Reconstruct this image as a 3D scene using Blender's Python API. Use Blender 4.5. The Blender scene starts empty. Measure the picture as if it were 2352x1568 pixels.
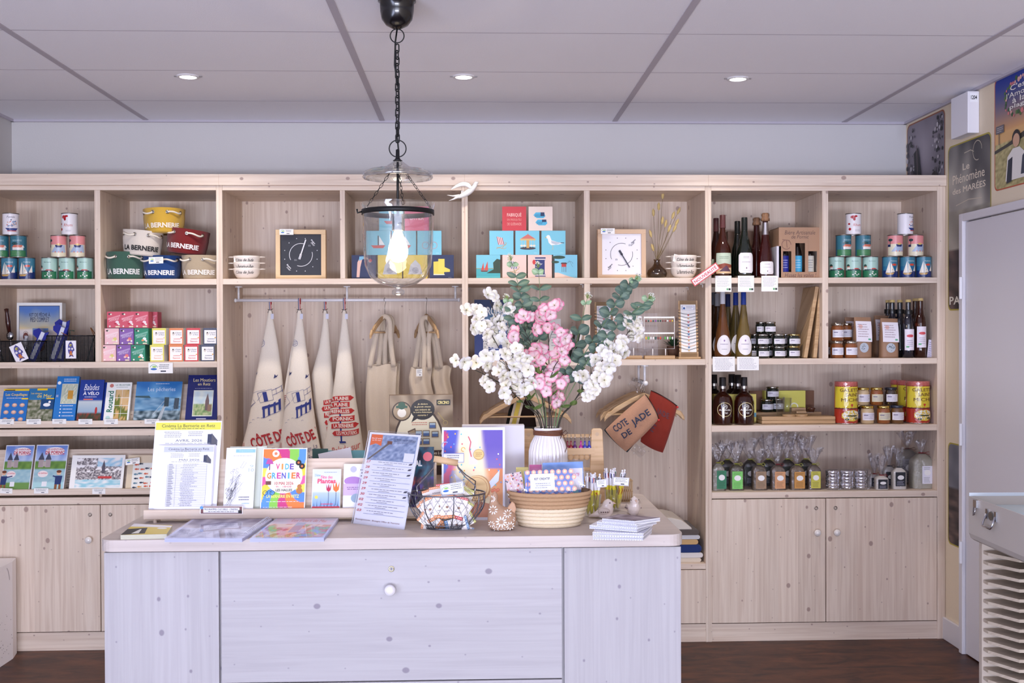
import bpy,math,random
from mathutils import Vector as V,Matrix,noise
random.seed(7)
PI=math.pi
sc=bpy.context.scene
COL=sc.collection

# ------------------------------------------------------------------ camera
F,YAW,PIT,ROL=2517.3,.0352,-.0096,-.0036
CAM=V((0,0,1.491))
_fw=V((math.sin(YAW)*math.cos(PIT),math.cos(YAW)*math.cos(PIT),math.sin(PIT)))
_r=V((math.cos(YAW),-math.sin(YAW),0));_u=_r.cross(_fw)
_r2=_r*math.cos(ROL) + _u*math.sin(ROL);_u2=_u*math.cos(ROL) - _r*math.sin(ROL)
cam=bpy.data.cameras.new('camera');camo=bpy.data.objects.new('camera',cam);COL.objects.link(camo)
camo.matrix_world=Matrix(((_r2.x,_u2.x,-_fw.x,CAM.x),(_r2.y,_u2.y,-_fw.y,CAM.y),(_r2.z,_u2.z,-_fw.z,CAM.z),(0,0,0,1)))
cam.sensor_width=36;cam.lens=36*F/2352;cam.clip_start=.05
sc.camera=camo

# ------------------------------------------------------------------ view, world, big lights
sc.view_settings.view_transform='Standard';sc.view_settings.look='None'
sc.view_settings.gamma=1;sc.view_settings.use_curve_mapping=False
sc.view_settings.exposure=0.12
sc.cycles.use_denoising=True
sc.cycles.max_bounces=8;sc.cycles.transparent_max_bounces=24;sc.cycles.transmission_bounces=6
sc.cycles.sample_clamp_indirect=6;sc.cycles.caustics_reflective=False;sc.cycles.caustics_refractive=False
w=bpy.data.worlds.new('world');sc.world=w;w.use_nodes=True
w.node_tree.nodes['Background'].inputs[0].default_value=(.70,.78,1.0,1)
w.node_tree.nodes['Background'].inputs[1].default_value=1.3

def area(name,loc,rot,sx,sy,power,col,spread=None):
    l=bpy.data.lights.new(name,'AREA');l.shape='RECTANGLE';l.size=sx;l.size_y=sy
    l.energy=power;l.color=col
    if spread:l.spread=spread
    o=bpy.data.objects.new(name,l);COL.objects.link(o);o.location=loc;o.rotation_euler=rot
    return o
# daylight through the shop front behind the camera, and two added fill lamps
area('shop_window_daylight',(.6,-5.6,1.45),(math.radians(90),0,0),4.2,2.1,115,(.74,.80,1.0))
area('added_ceiling_uplight',(.3,-5.6,.35),(math.radians(118),0,0),4.2,.8,460,(.78,.82,1.0))  # added uplight, low behind the camera, to brighten the ceiling
area('added_side_fill',(-2.30,-.5,1.25),(math.radians(118),0,math.radians(-76)),3.0,2.0,180,(.62,.70,1.0))  # added fill lamp on the left wall, for bluer light on ceiling and door

# ------------------------------------------------------------------ pixel <-> room helpers (2352 x 1568 frame)
def ray(px,py):return _fw + _r2*((px-1176)/F) - _u2*((py-784)/F)
def UY(px,py,Y):d=ray(px,py);return CAM + d*(Y/d.y)
def UZ(px,py,Z):d=ray(px,py);return CAM + d*((Z-CAM.z)/d.z)
def UXp(px,py,X):d=ray(px,py);return CAM + d*(X/d.x)
def xat(px,py,Y):return UY(px,py,Y).x

def lin(c):
    if isinstance(c,str):c=tuple(int(c[i:i+2],16) for i in (0,2,4))
    return tuple(((x/255)/12.92 if x <= 10 else ((x/255+.055)/1.055)**2.4) for x in c[:3])

# ------------------------------------------------------------------ materials
MATS={}
def newmat(name):
    m=bpy.data.materials.new(name);m.use_nodes=True;MATS[name]=m
    nt=m.node_tree;return m,nt,nt.nodes['Principled BSDF']
def N(nt,t,**k):
    n=nt.nodes.new(t)
    for a,b in k.items():setattr(n,a,b)
    return n
def attr_mat(name,rough=.6,metal=0,coat=0,bump=None,trans=0,sheen=0,spec=.5):
    m,nt,b=newmat(name)
    a=N(nt,'ShaderNodeAttribute',attribute_name='Col')
    nt.links.new(a.outputs['Color'],b.inputs['Base Color'])
    b.inputs['Roughness'].default_value=rough;b.inputs['Metallic'].default_value=metal
    b.inputs['Coat Weight'].default_value=coat;b.inputs['Coat Roughness'].default_value=.05
    b.inputs['Transmission Weight'].default_value=trans;b.inputs['Specular IOR Level'].default_value=spec
    if sheen:b.inputs['Sheen Weight'].default_value=sheen
    if bump:
        kind,scale,strength=bump
        tc=N(nt,'ShaderNodeTexCoord')
        bp=N(nt,'ShaderNodeBump');bp.inputs['Strength'].default_value=strength;bp.inputs['Distance'].default_value=.002
        if kind == 'weave':
            s=N(nt,'ShaderNodeMapping');s.inputs['Scale'].default_value=(scale,)*3
            nt.links.new(tc.outputs['Object'],s.inputs[0])
            w1=N(nt,'ShaderNodeTexWave',bands_direction='X');w2=N(nt,'ShaderNodeTexWave',bands_direction='Z')
            for w_ in (w1,w2):
                w_.inputs['Scale'].default_value=1;w_.inputs['Distortion'].default_value=1.2
                nt.links.new(s.outputs[0],w_.inputs[0])
            ad=N(nt,'ShaderNodeMath',operation='ADD')
            nt.links.new(w1.outputs['Fac'],ad.inputs[0]);nt.links.new(w2.outputs['Fac'],ad.inputs[1])
            nt.links.new(ad.outputs[0],bp.inputs['Height'])
            n2=N(nt,'ShaderNodeTexNoise');n2.inputs['Scale'].default_value=scale*.6
            nt.links.new(tc.outputs['Object'],n2.inputs[0])
            mx=N(nt,'ShaderNodeMix',data_type='RGBA',blend_type='MULTIPLY');mx.inputs[0].default_value=.35
            nt.links.new(a.outputs['Color'],mx.inputs[6]);nt.links.new(n2.outputs['Color'],mx.inputs[7])
            hs=N(nt,'ShaderNodeMapRange');hs.inputs[1].default_value=.3;hs.inputs[2].default_value=.7
            hs.inputs[3].default_value=.75;hs.inputs[4].default_value=1.1
            nt.links.new(n2.outputs['Fac'],hs.inputs[0]);nt.links.new(hs.outputs[0],mx.inputs[7])
            nt.links.new(mx.outputs[2],b.inputs['Base Color'])
        else:
            n1=N(nt,'ShaderNodeTexNoise');n1.inputs['Scale'].default_value=scale
            nt.links.new(tc.outputs['Object'],n1.inputs[0]);nt.links.new(n1.outputs['Fac'],bp.inputs['Height'])
        nt.links.new(bp.outputs[0],b.inputs['Normal'])
    return m
attr_mat('matte',.75);attr_mat('paper',.55);attr_mat('gloss',.22,coat=.3);attr_mat('plastic',.35)
attr_mat('ceramic',.12,coat=.6);attr_mat('fabric',.95,bump=('weave',900,.3),sheen=.2)
attr_mat('jute',.95,bump=('weave',420,.3));attr_mat('metal',.3,metal=1);attr_mat('chrome',.12,metal=1)
attr_mat('iron',.5,spec=.4);attr_mat('rope',.9,bump=('noise',300,.8));attr_mat('liquid',.06,coat=.5,trans=.55)
attr_mat('bottle',.05,coat=1,spec=.6);attr_mat('clay',.8,bump=('noise',250,.25));attr_mat('grains',.45,bump=('noise',700,1.0))
attr_mat('petal',.8);attr_mat('leaf',.6)

def thin(name,tint,lo,hi,rough=.02,bump=None):
    """thin clear sheet: see-through face on, mirror-like at the edges"""
    m,nt,b=newmat(name);nt.nodes.remove(b);out=nt.nodes['Material Output']
    tr=N(nt,'ShaderNodeBsdfTransparent');tr.inputs[0].default_value=(*tint,1)
    gl=N(nt,'ShaderNodeBsdfGlossy');gl.inputs['Roughness'].default_value=rough;gl.inputs[0].default_value=(.95,.96,1,1)
    lw=N(nt,'ShaderNodeLayerWeight');lw.inputs[0].default_value=.5
    mr=N(nt,'ShaderNodeMapRange');mr.inputs[3].default_value=lo;mr.inputs[4].default_value=hi
    pw=N(nt,'ShaderNodeMath',operation='POWER');pw.inputs[1].default_value=2.5
    nt.links.new(lw.outputs['Facing'],pw.inputs[0]);nt.links.new(pw.outputs[0],mr.inputs[0])
    mx=N(nt,'ShaderNodeMixShader')
    nt.links.new(mr.outputs[0],mx.inputs[0]);nt.links.new(tr.outputs[0],mx.inputs[1]);nt.links.new(gl.outputs[0],mx.inputs[2])
    nt.links.new(mx.outputs[0],out.inputs[0])
    if bump:
        tc=N(nt,'ShaderNodeTexCoord');n1=N(nt,'ShaderNodeTexNoise');n1.inputs['Scale'].default_value=bump[0];n1.inputs['Detail'].default_value=3
        bp=N(nt,'ShaderNodeBump');bp.inputs['Strength'].default_value=bump[1];bp.inputs['Distance'].default_value=.01
        nt.links.new(tc.outputs['Object'],n1.inputs[0]);nt.links.new(n1.outputs['Fac'],bp.inputs['Height'])
        for n_ in (gl,lw):nt.links.new(bp.outputs[0],n_.inputs['Normal'])
    return m
thin('glass',(.97,.98,.97),.05,.75);thin('glass_lamp',(.90,.91,.90),.12,1.0,bump=(14,.12))
thin('cellophane',(.93,.93,.95),.10,.65,.08,bump=(60,1.0));thin('amber_glass',(.62,.50,.32),.08,.7)
thin('acrylic',(.985,.985,.99),.03,.35)

def emit(name,col,s):
    m,nt,b=newmat(name);b.inputs['Emission Color'].default_value=(*col,1);b.inputs['Emission Strength'].default_value=s
    b.inputs['Base Color'].default_value=(*col,1)
emit('lamp_glow',(1,.97,.92),9);emit('bulb_glow',(1,.82,.56),9)

def wood(name,horiz,base=(229,211,194),dark=(214,192,174),knot=(150,122,114),axis=0,kn=1.0):
    m,nt,b=newmat(name);L=nt.links.new
    g=N(nt,'ShaderNodeNewGeometry');s=N(nt,'ShaderNodeSeparateXYZ');L(g.outputs['Position'],s.inputs[0])
    ad=N(nt,'ShaderNodeMath',operation='ADD')
    if horiz:
        L(s.outputs[2],ad.inputs[0]);L(s.outputs[1],ad.inputs[1]);al=s.outputs[0]
    else:
        L(s.outputs[0],ad.inputs[0]);L(s.outputs[1],ad.inputs[1]);al=s.outputs[2]
    ac=ad.outputs[0]
    # plank tone
    d1=N(nt,'ShaderNodeMath',operation='DIVIDE');d1.inputs[1].default_value=.095;L(ac,d1.inputs[0])
    fl=N(nt,'ShaderNodeMath',operation='FLOOR');L(d1.outputs[0],fl.inputs[0])
    wn=N(nt,'ShaderNodeTexWhiteNoise',noise_dimensions='1D');L(fl.outputs[0],wn.inputs[1])
    # grain
    cx=N(nt,'ShaderNodeCombineXYZ');m1=N(nt,'ShaderNodeMath',operation='MULTIPLY');m1.inputs[1].default_value=70;L(ac,m1.inputs[0])
    m2=N(nt,'ShaderNodeMath',operation='MULTIPLY');m2.inputs[1].default_value=2.2;L(al,m2.inputs[0])
    L(m1.outputs[0],cx.inputs[0]);L(m2.outputs[0],cx.inputs[1]);L(fl.outputs[0],cx.inputs[2])
    n1=N(nt,'ShaderNodeTexNoise');n1.inputs['Scale'].default_value=1;n1.inputs['Detail'].default_value=4;n1.inputs['Distortion'].default_value=.6
    L(cx.outputs[0],n1.inputs[0])
    # knots
    ck=N(nt,'ShaderNodeCombineXYZ');k1=N(nt,'ShaderNodeMath',operation='MULTIPLY');k1.inputs[1].default_value=10;L(ac,k1.inputs[0])
    k2=N(nt,'ShaderNodeMath',operation='MULTIPLY');k2.inputs[1].default_value=8;L(al,k2.inputs[0])
    L(k1.outputs[0],ck.inputs[0]);L(k2.outputs[0],ck.inputs[1])
    vo=N(nt,'ShaderNodeTexVoronoi',voronoi_dimensions='2D');vo.inputs['Scale'].default_value=1;L(ck.outputs[0],vo.inputs[0])
    sp=N(nt,'ShaderNodeSeparateColor');L(vo.outputs['Color'],sp.inputs[0])
    p=N(nt,'ShaderNodeMath',operation='POWER');p.inputs[1].default_value=5;L(sp.outputs[0],p.inputs[0])
    r=N(nt,'ShaderNodeMath',operation='MULTIPLY_ADD');r.inputs[1].default_value=.085*kn;r.inputs[2].default_value=.022*kn;L(p.outputs[0],r.inputs[0])
    df=N(nt,'ShaderNodeMath',operation='SUBTRACT');L(r.outputs[0],df.inputs[0]);L(vo.outputs['Distance'],df.inputs[1])
    mk=N(nt,'ShaderNodeMapRange');mk.inputs[1].default_value=-.012;mk.inputs[2].default_value=.02;L(df.outputs[0],mk.inputs[0])
    k3=N(nt,'ShaderNodeMath',operation='GREATER_THAN');k3.inputs[1].default_value=.12;L(sp.outputs[1],k3.inputs[0])
    k4=N(nt,'ShaderNodeMath',operation='MULTIPLY');L(mk.outputs[0],k4.inputs[0]);L(k3.outputs[0],k4.inputs[1])
    k5=N(nt,'ShaderNodeMath',operation='MULTIPLY');L(k4.outputs[0],k5.inputs[0]);k5.inputs[1].default_value=.75
    rp=N(nt,'ShaderNodeValToRGB');rp.color_ramp.elements[0].position=.34;rp.color_ramp.elements[1].position=.62
    rp.color_ramp.elements[0].color=(*lin(dark),1);rp.color_ramp.elements[1].color=(*lin(base),1);L(n1.outputs['Fac'],rp.inputs[0])
    mt=N(nt,'ShaderNodeMapRange');mt.inputs[3].default_value=.93;mt.inputs[4].default_value=1.03;L(wn.outputs['Value'],mt.inputs[0])
    x1=N(nt,'ShaderNodeMix',data_type='RGBA',blend_type='MULTIPLY');x1.inputs[0].default_value=1;L(rp.outputs[0],x1.inputs[6]);L(mt.outputs[0],x1.inputs[7])
    x2=N(nt,'ShaderNodeMix',data_type='RGBA');L(k5.outputs[0],x2.inputs[0]);L(x1.outputs[2],x2.inputs[6]);x2.inputs[7].default_value=(*lin(knot),1)
    L(x2.outputs[2],b.inputs['Base Color']);b.inputs['Roughness'].default_value=.5;b.inputs['Specular IOR Level'].default_value=.35
wood('pine_v',False);wood('pine_h',True)
wood('pine_daylit_v',False,(190,186,189),(182,177,181),(128,118,134),kn=.9)  # pine for the counter, with the cool daylight on it put into the colour
wood('pine_daylit_h',True,(190,186,189),(182,177,181),(128,118,134),kn=.9)
wood('pine_top',True,(206,194,188),(196,183,177),(180,165,165),kn=.7)
wood('bamboo',True,(200,166,126),(178,142,102),(186,150,100),kn=.4)
wood('beech',True,(224,190,150),(206,168,126),(206,168,126),kn=.4)

# ------------------------------------------------------------------ mesh builder
class MB:
    def __init__(s):s.v=[];s.f=[];s.c=[];s.m=[];s.s=[];s.T=Matrix()
    def add(s,vs,fs,col=(200,200,200),mat='matte',smooth=False,raw=False):
        o=len(s.v);T=s.T
        s.v += [tuple(T @ V(p)) for p in vs]
        multi=isinstance(col,list);corner=multi and isinstance(col[0],list)
        if not multi:cl=col if raw else lin(col)
        for i,f in enumerate(fs):
            s.f.append(tuple(o+k for k in f));s.c.append([lin(q) for q in col[i]] if corner else (lin(col[i]) if multi else cl))
            s.m.append(mat[i] if isinstance(mat,list) else mat);s.s.append(smooth)
        return s
    def box(s,x0,x1,y0,y1,z0,z1,col=(200,200,200),mat='matte'):
        vs=[(x,y,z) for z in (z0,z1) for y in (y0,y1) for x in (x0,x1)]
        return s.add(vs,[(0,2,3,1),(4,5,7,6),(0,1,5,4),(2,6,7,3),(0,4,6,2),(1,3,7,5)],col,mat)
    def prism(s,pts,y0,y1,col,mat='matte',smooth=False):
        """outline in x,z extruded along y"""
        n=len(pts);vs=[(x,y0,z) for x,z in pts] + [(x,y1,z) for x,z in pts]
        return s.add(vs,[tuple(range(n)),tuple(range(2*n-1,n-1,-1))] + [(i,i+n,(i+1) % n+n,(i+1) % n) for i in range(n)],col,mat,smooth)
    def slab(s,pts,z0,z1,col,mat='matte'):
        """outline in x,y (counter-clockwise) extruded along z"""
        n=len(pts);vs=[(x,y,z0) for x,y in pts] + [(x,y,z1) for x,y in pts]
        return s.add(vs,[tuple(range(n-1,-1,-1)),tuple(range(n,2*n))] + [(i,(i+1) % n,(i+1) % n+n,i+n) for i in range(n)],col,mat)
    def lathe(s,prof,n=24,col=(200,200,200),mat='matte',at=(0,0,0),smooth=True,rx=1,ry=1,cols=None,wob=None):
        vs=[]
        for r,z in prof:
            for k in range(n):
                a=2*PI*k/n;q=r*(wob(a,z) if wob else 1)
                vs.append((at[0]+q*rx*math.cos(a),at[1]+q*ry*math.sin(a),at[2]+z))
        fs=[];cc=[]
        for j in range(len(prof)-1):
            for k in range(n):
                fs.append((j*n+k,j*n+(k+1) % n,(j+1)*n+(k+1) % n,(j+1)*n+k));cc.append(cols[j] if cols else col)
        return s.add(vs,fs,cc if cols else col,mat,smooth)
    def disc(s,c,r,n=20,col=(200,200,200),mat='matte',up=1,rx=1,ry=1):
        vs=[(c[0]+r*rx*math.cos(2*PI*k/n),c[1]+r*ry*math.sin(2*PI*k/n),c[2]) for k in range(n)]
        return s.add(vs,[tuple(range(n)) if up > 0 else tuple(range(n-1,-1,-1))],col,mat)
    def cyl(s,c,r,h,n=20,col=(200,200,200),mat='matte',rx=1,ry=1):
        s.lathe([(r,0),(r,h)],n,col,mat,c,rx=rx,ry=ry);s.disc(c,r,n,col,mat,-1,rx,ry)
        return s.disc((c[0],c[1],c[2]+h),r,n,col,mat,1,rx,ry)
    def tube(s,pts,r,n=6,col=(60,60,60),mat='iron',closed=False,caps=True):
        pts=[V(p) for p in pts];m=len(pts);vs=[];up=None
        for i,p in enumerate(pts):
            t=(pts[(i+1) % m]-pts[i-1]) if closed else (pts[min(i+1,m-1)]-pts[max(i-1,0)])
            if t.length < 1e-9:t=V((0,0,1))
            t.normalize()
            if up is None:
                up=V((0,0,1)) if abs(t.z) < .9 else V((1,0,0))
            a=t.cross(up)
            if a.length < 1e-6:a=t.cross(V((.3,.7,.2)))
            a.normalize();b=a.cross(t).normalized();up=b
            rr=r[i] if isinstance(r,(list,tuple)) else r
            for k in range(n):
                q=2*PI*k/n;vs.append(tuple(p + a*(rr*math.cos(q)) + b*(rr*math.sin(q))))
        fs=[]
        for i in range(m if closed else m-1):
            j=(i+1) % m
            for k in range(n):fs.append((i*n+k,i*n+(k+1) % n,j*n+(k+1) % n,j*n+k))
        if caps and not closed:fs += [tuple(range(n-1,-1,-1)),tuple(range((m-1)*n,m*n))]
        return s.add(vs,fs,col,mat,True)
    def ball(s,c,r,col=(200,200,200),mat='matte',n=12,m=8,sc_=(1,1,1)):
        vs=[(c[0],c[1],c[2]-r*sc_[2])]
        for j in range(1,m):
            a=-PI/2+PI*j/m
            for k in range(n):
                b=2*PI*k/n;vs.append((c[0]+r*sc_[0]*math.cos(a)*math.cos(b),c[1]+r*sc_[1]*math.cos(a)*math.sin(b),c[2]+r*sc_[2]*math.sin(a)))
        vs.append((c[0],c[1],c[2]+r*sc_[2]));t=len(vs)-1
        fs=[(0,1+(k+1) % n,1+k) for k in range(n)]
        for j in range(m-2):
            for k in range(n):fs.append((1+j*n+k,1+j*n+(k+1) % n,1+(j+1)*n+(k+1) % n,1+(j+1)*n+k))
        fs += [(t,1+(m-2)*n+k,1+(m-2)*n+(k+1) % n) for k in range(n)]
        return s.add(vs,fs,col,mat,True)
    def surf(s,fn,nu,nv,col,mat='matte',smooth=True,colfn=None):
        vs=[tuple(fn(i/nu,j/nv)) for j in range(nv+1) for i in range(nu+1)]
        fs=[(j*(nu+1)+i,j*(nu+1)+i+1,(j+1)*(nu+1)+i+1,(j+1)*(nu+1)+i) for j in range(nv) for i in range(nu)]
        cc=[colfn((i+.5)/nu,(j+.5)/nv) for j in range(nv) for i in range(nu)] if colfn else col
        return s.add(vs,fs,cc,mat,smooth)
    def build(s,name,parent=None,loc=(0,0,0),rot=(0,0,0),bev=0,sub=0,solid=0):
        me=bpy.data.meshes.new(name);me.from_pydata(s.v,[],s.f)
        names=[]
        for q in s.m:
            if q not in names:names.append(q)
        for q in names:me.materials.append(MATS[q])
        idx={q:i for i,q in enumerate(names)}
        me.polygons.foreach_set('material_index',[idx[q] for q in s.m]);me.polygons.foreach_set('use_smooth',s.s)
        ca=me.color_attributes.new('Col','FLOAT_COLOR','CORNER');buf=[]
        for f,c in zip(s.f,s.c):
            if isinstance(c,list):
                for q in c:buf += [q[0],q[1],q[2],1.0]
            else:buf += [c[0],c[1],c[2],1.0]*len(f)
        ca.data.foreach_set('color',buf)
        me.update()
        o=bpy.data.objects.new(name,me);COL.objects.link(o);o.location=loc;o.rotation_euler=rot
        if parent:o.parent=parent
        if solid:
            md=o.modifiers.new('thickness','SOLIDIFY');md.thickness=solid;md.offset=0
        if bev:
            md=o.modifiers.new('bevel','BEVEL');md.width=bev;md.segments=2;md.limit_method='ANGLE';md.angle_limit=.7
        if sub:
            md=o.modifiers.new('subdivision','SUBSURF');md.levels=sub;md.render_levels=sub
        return o

def tagit(o,label,cat,group=None,kind=None):
    o['label']=label
    if cat:o['category']=cat
    if group:o['group']=group
    if kind:o['kind']=kind
    return o
def thing(name,label,cat,loc=(0,0,0),rz=0,group=None,rot=None):
    o=bpy.data.objects.new(name,None);COL.objects.link(o);o.empty_display_size=.05
    o.location=loc;o.rotation_euler=rot or (0,0,rz)
    return tagit(o,label,cat,group)
def struct(o):o['kind']='structure';return o
def dup(root,loc=None,rot=None,label=None,group=None,scale=None):
    def cp(o,par):
        c=o.copy();COL.objects.link(c)
        if par is not None:
            mpi=o.matrix_parent_inverse.copy();c.parent=par;c.matrix_parent_inverse=mpi
        for ch in [q for q in ALLCH.get(o.name,[])]:cp(ch,c)
        return c
    # collect the children once
    ALLCH={}
    def walk(o):
        ALLCH[o.name]=list(o.children)
        for q in o.children:walk(q)
    walk(root)
    r=cp(root,None)
    if loc is not None:r.location=loc
    if rot is not None:r.rotation_euler=rot
    if label:r['label']=label
    if group:r['group']=group
    if scale:r.scale=scale
    return r

# ------------------------------------------------------------------ printed art on a surface
_TX={}
def text_mesh(txt,bold,shear):
    k=(txt,bold,shear)
    if k not in _TX:
        cu=bpy.data.curves.new('t','FONT');cu.body=txt;cu.resolution_u=2;thick=bold if any(q in txt for q in 'MWmw') else 0;cu.offset=0 if thick else bold;cu.shear=shear
        cu.fill_mode='FRONT'
        ob=bpy.data.objects.new('t',cu);me=bpy.data.meshes.new_from_object(ob)
        vs=[(q.co.x,q.co.y) for q in me.vertices];fs=[tuple(p.vertices) for p in me.polygons if abs(p.normal.z) > .5]
        bpy.data.objects.remove(ob);bpy.data.curves.remove(cu);bpy.data.meshes.remove(me)
        if vs:
            x0=min(a for a,b in vs);x1=max(a for a,b in vs);y0=min(b for a,b in vs);y1=max(b for a,b in vs)
            vs=[((a-x0)/(x1-x0 or 1),(b-y0)/(y1-y0 or 1)) for a,b in vs]
            asp=(x1-x0)/(y1-y0 or 1)
        else:asp=1
        _TX[k]=(vs,fs,asp)
    return _TX[k]
class Sheet:
    """normalised drawing surface: (0,0) bottom-left, (1,1) top-right; fn(u, v, lift) gives the point in the mesh"""
    def __init__(s,mb,fn,w,h,mat='paper',step=7e-5):
        s.mb,s.fn,s.w,s.h,s.mat,s.k,s.step=mb,fn,w,h,mat,1,step;s.curved=False
    tess=0
    def _add(s,pts,fs,col,mat=None):
        l=s.k*s.step;s.k += 1
        if s.tess and not isinstance(col,list):     # cut long faces so that they follow a curved surface
            P,T=[],[];st=[(pts[f[0]],pts[f[i]],pts[f[i+1]]) for f in fs for i in range(1,len(f)-1)]
            while st:
                t=st.pop();e=[abs(t[i][0]-t[(i+1) % 3][0])+abs(t[i][1]-t[(i+1) % 3][1]) for i in range(3)];m_=max(e)
                if m_ > s.tess:
                    i=e.index(m_);a,b,c=t[i],t[(i+1) % 3],t[(i+2) % 3];q=((a[0]+b[0])/2,(a[1]+b[1])/2);st += [(a,q,c),(q,b,c)]
                else:o=len(P);P += list(t);T.append((o,o+1,o+2))
            pts,fs=P,T
        s.mb.add([tuple(s.fn(a,b,l)) for a,b in pts],fs,col,mat or s.mat)
        return s
    def rect(s,x0,y0,x1,y1,col,mat=None):
        n=8 if s.curved and x1-x0 > .05 else 1
        pts=[(x0+(x1-x0)*i/n,y) for y in (y0,y1) for i in range(n+1)]
        return s._add(pts,[(i,i+1,i+n+2,i+n+1) for i in range(n)],col,mat)
    def poly(s,pts,col,mat=None):return s._add(pts,[tuple(range(len(pts)))],col,mat)
    def circ(s,cx,cy,r,col,ry=None,n=18,mat=None,a0=0,a1=2*PI):
        ry=ry if ry is not None else r*s.w/s.h
        return s._add([(cx+r*math.cos(a0+(a1-a0)*k/n),cy+ry*math.sin(a0+(a1-a0)*k/n)) for k in range(n if a1-a0 > 6.2 else n+1)],[tuple(range(n if a1-a0 > 6.2 else n+1))],col,mat)
    def line(s,pts,wd,col,closed=False):
        """polyline, wd as a share of the width"""
        k=s.w/s.h;vs=[];fs=[]
        P=[V((a,b/k)) for a,b in pts];n=len(P)
        for i,p in enumerate(P):
            t=(P[(i+1) % n]-P[i-1]) if closed else P[min(i+1,n-1)]-P[max(i-1,0)]
            if t.length < 1e-9:t=V((1,0))
            t.normalize();q=V((-t.y,t.x))*wd/2
            for e in (p+q,p-q):vs.append((e.x,e.y*k))
        for i in range(n if closed else n-1):
            j=(i+1) % n;fs.append((2*i,2*j,2*j+1,2*i+1))
        return s._add(vs,fs,col)
    def arc(s,cx,cy,r,a0,a1,wd,col,n=20):
        k=s.w/s.h;return s.line([(cx+r*math.cos(a0+(a1-a0)*i/n),cy+r*k*math.sin(a0+(a1-a0)*i/n)) for i in range(n+1)],wd,col)
    def text(s,t,x0,y0,x1,y1,col,bold=.0,shear=0,rot=0,fit=True,mat=None):
        """fit the text to the box; rot turns it about the box centre"""
        vs,fs,asp=text_mesh(t,bold,shear);cx,cy=(x0+x1)/2,(y0+y1)/2;k=s.w/s.h
        if not vs:return s
        ww,hh=x1-x0,y1-y0
        if not fit:
            need=hh/k*asp
            if need < ww:x0=cx-need/2;x1=cx+need/2;ww=need
        P=[]
        for a,b in vs:
            x=(a-.5)*ww;y=(b-.5)*hh/k
            if rot:x,y=x*math.cos(rot)-y*math.sin(rot),x*math.sin(rot)+y*math.cos(rot)
            P.append((cx+x,cy+y*k))
        if bold and any(q in t for q in 'MWmw'):
            d=bold*hh/k*.8;s._add([(a+d,b) for a,b in P],fs,col,mat);P=[(a-d,b) for a,b in P]
        return s._add(P,fs,col,mat)
    def lines(s,x0,y0,x1,y1,n,col,rag=.25,th=.35,seed=1):
        """small unreadable print as fine broken strokes"""
        rr=random.Random(seed*97+n);pts=[];fs=[];dy=(y1-y0)/n
        for i in range(n):
            y=y1-dy*(i+.7);xe=x1-(x1-x0)*rag*rr.random();x=x0+(x1-x0)*rag*.3*rr.random()
            while x < xe:
                l=min((x1-x0)*(.04+.1*rr.random()),xe-x);o=len(pts)
                pts += [(x,y),(x+l,y),(x+l,y+dy*th),(x,y+dy*th)];fs.append((o,o+1,o+2,o+3));x += l+(x1-x0)*.022
        if pts:s._add(pts,fs,col)
        return s
    def grid(s,x0,y0,x1,y1,nx,ny,fn):
        pts=[(x0+(x1-x0)*i/nx,y0+(y1-y0)*j/ny) for j in range(ny+1) for i in range(nx+1)]
        fs=[(j*(nx+1)+i,j*(nx+1)+i+1,(j+1)*(nx+1)+i+1,(j+1)*(nx+1)+i) for j in range(ny) for i in range(nx)]
        cv=[fn(i/nx,j/ny) for j in range(ny+1) for i in range(nx+1)]
        return s._add(pts,fs,[[cv[q] for q in f] for f in fs])
def mixc(a,b,t):t=max(0,min(1,t));return tuple(a[i]+(b[i]-a[i])*t for i in range(3))
def nz(x,y,s=1,z=0):return noise.noise(V((x*s,y*s,z)))
def front(mb,w,h,y=0,mat='paper',x0=None,z0=0):
    x0=-w/2 if x0 is None else x0
    return Sheet(mb,lambda u,v,l:(x0+u*w,y-l,z0+v*h),w,h,mat)
def wrap(mb,r,h,z0,a0,a1,mat='gloss',at=(0,0),rx=1,ry=1,rf=None):
    """label round a cylinder: angles measured from the front (-Y), left to right"""
    def fn(u,v,l):
        a=-PI/2+a0+(a1-a0)*u;q=(rf(v) if rf else r)+l
        return (at[0]+q*rx*math.cos(a),at[1]+q*ry*math.sin(a),z0+v*h)
    s=Sheet(mb,fn,r*(a1-a0),h,mat,1.3e-4);s.curved=True;s.k=5;s.tess=.1
    return s

def slant(py,Y,z0,tilt,px=1176):
    d=ray(px,py);s_=d.z/d.y
    return (CAM.z + s_*Y - z0)/(math.cos(tilt)-s_*math.sin(tilt))
def card(name,label,cat,px0,px1,pyt,pyb,Y,art=None,t=.002,z0=None,tilt=0,col=(245,243,240),edge=None,group=None,rz=0,ry=0,mat='paper',bev=0):
    """upright sheet, book or board whose front face fills px0..px1, pyt..pyb at depth Y, leaning back by tilt"""
    pm=(px0+px1)/2;z0=UY(pm,pyb,Y).z if z0 is None else z0
    x0,x1=xat(px0,pyb,Y),xat(px1,pyb,Y);w_=x1-x0;h_=slant(pyt,Y,z0,tilt,pm)
    mb=MB();mb.box(-w_/2,w_/2,0,t,0,h_,edge or col,mat)
    s=front(mb,w_,h_,0,mat);s.rect(0,0,1,1,col)
    if art:art(s)
    o=mb.build(name,None,((x0+x1)/2,Y,z0),(-tilt,ry,rz),bev=bev)
    return tagit(o,label,cat,group)
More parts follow.
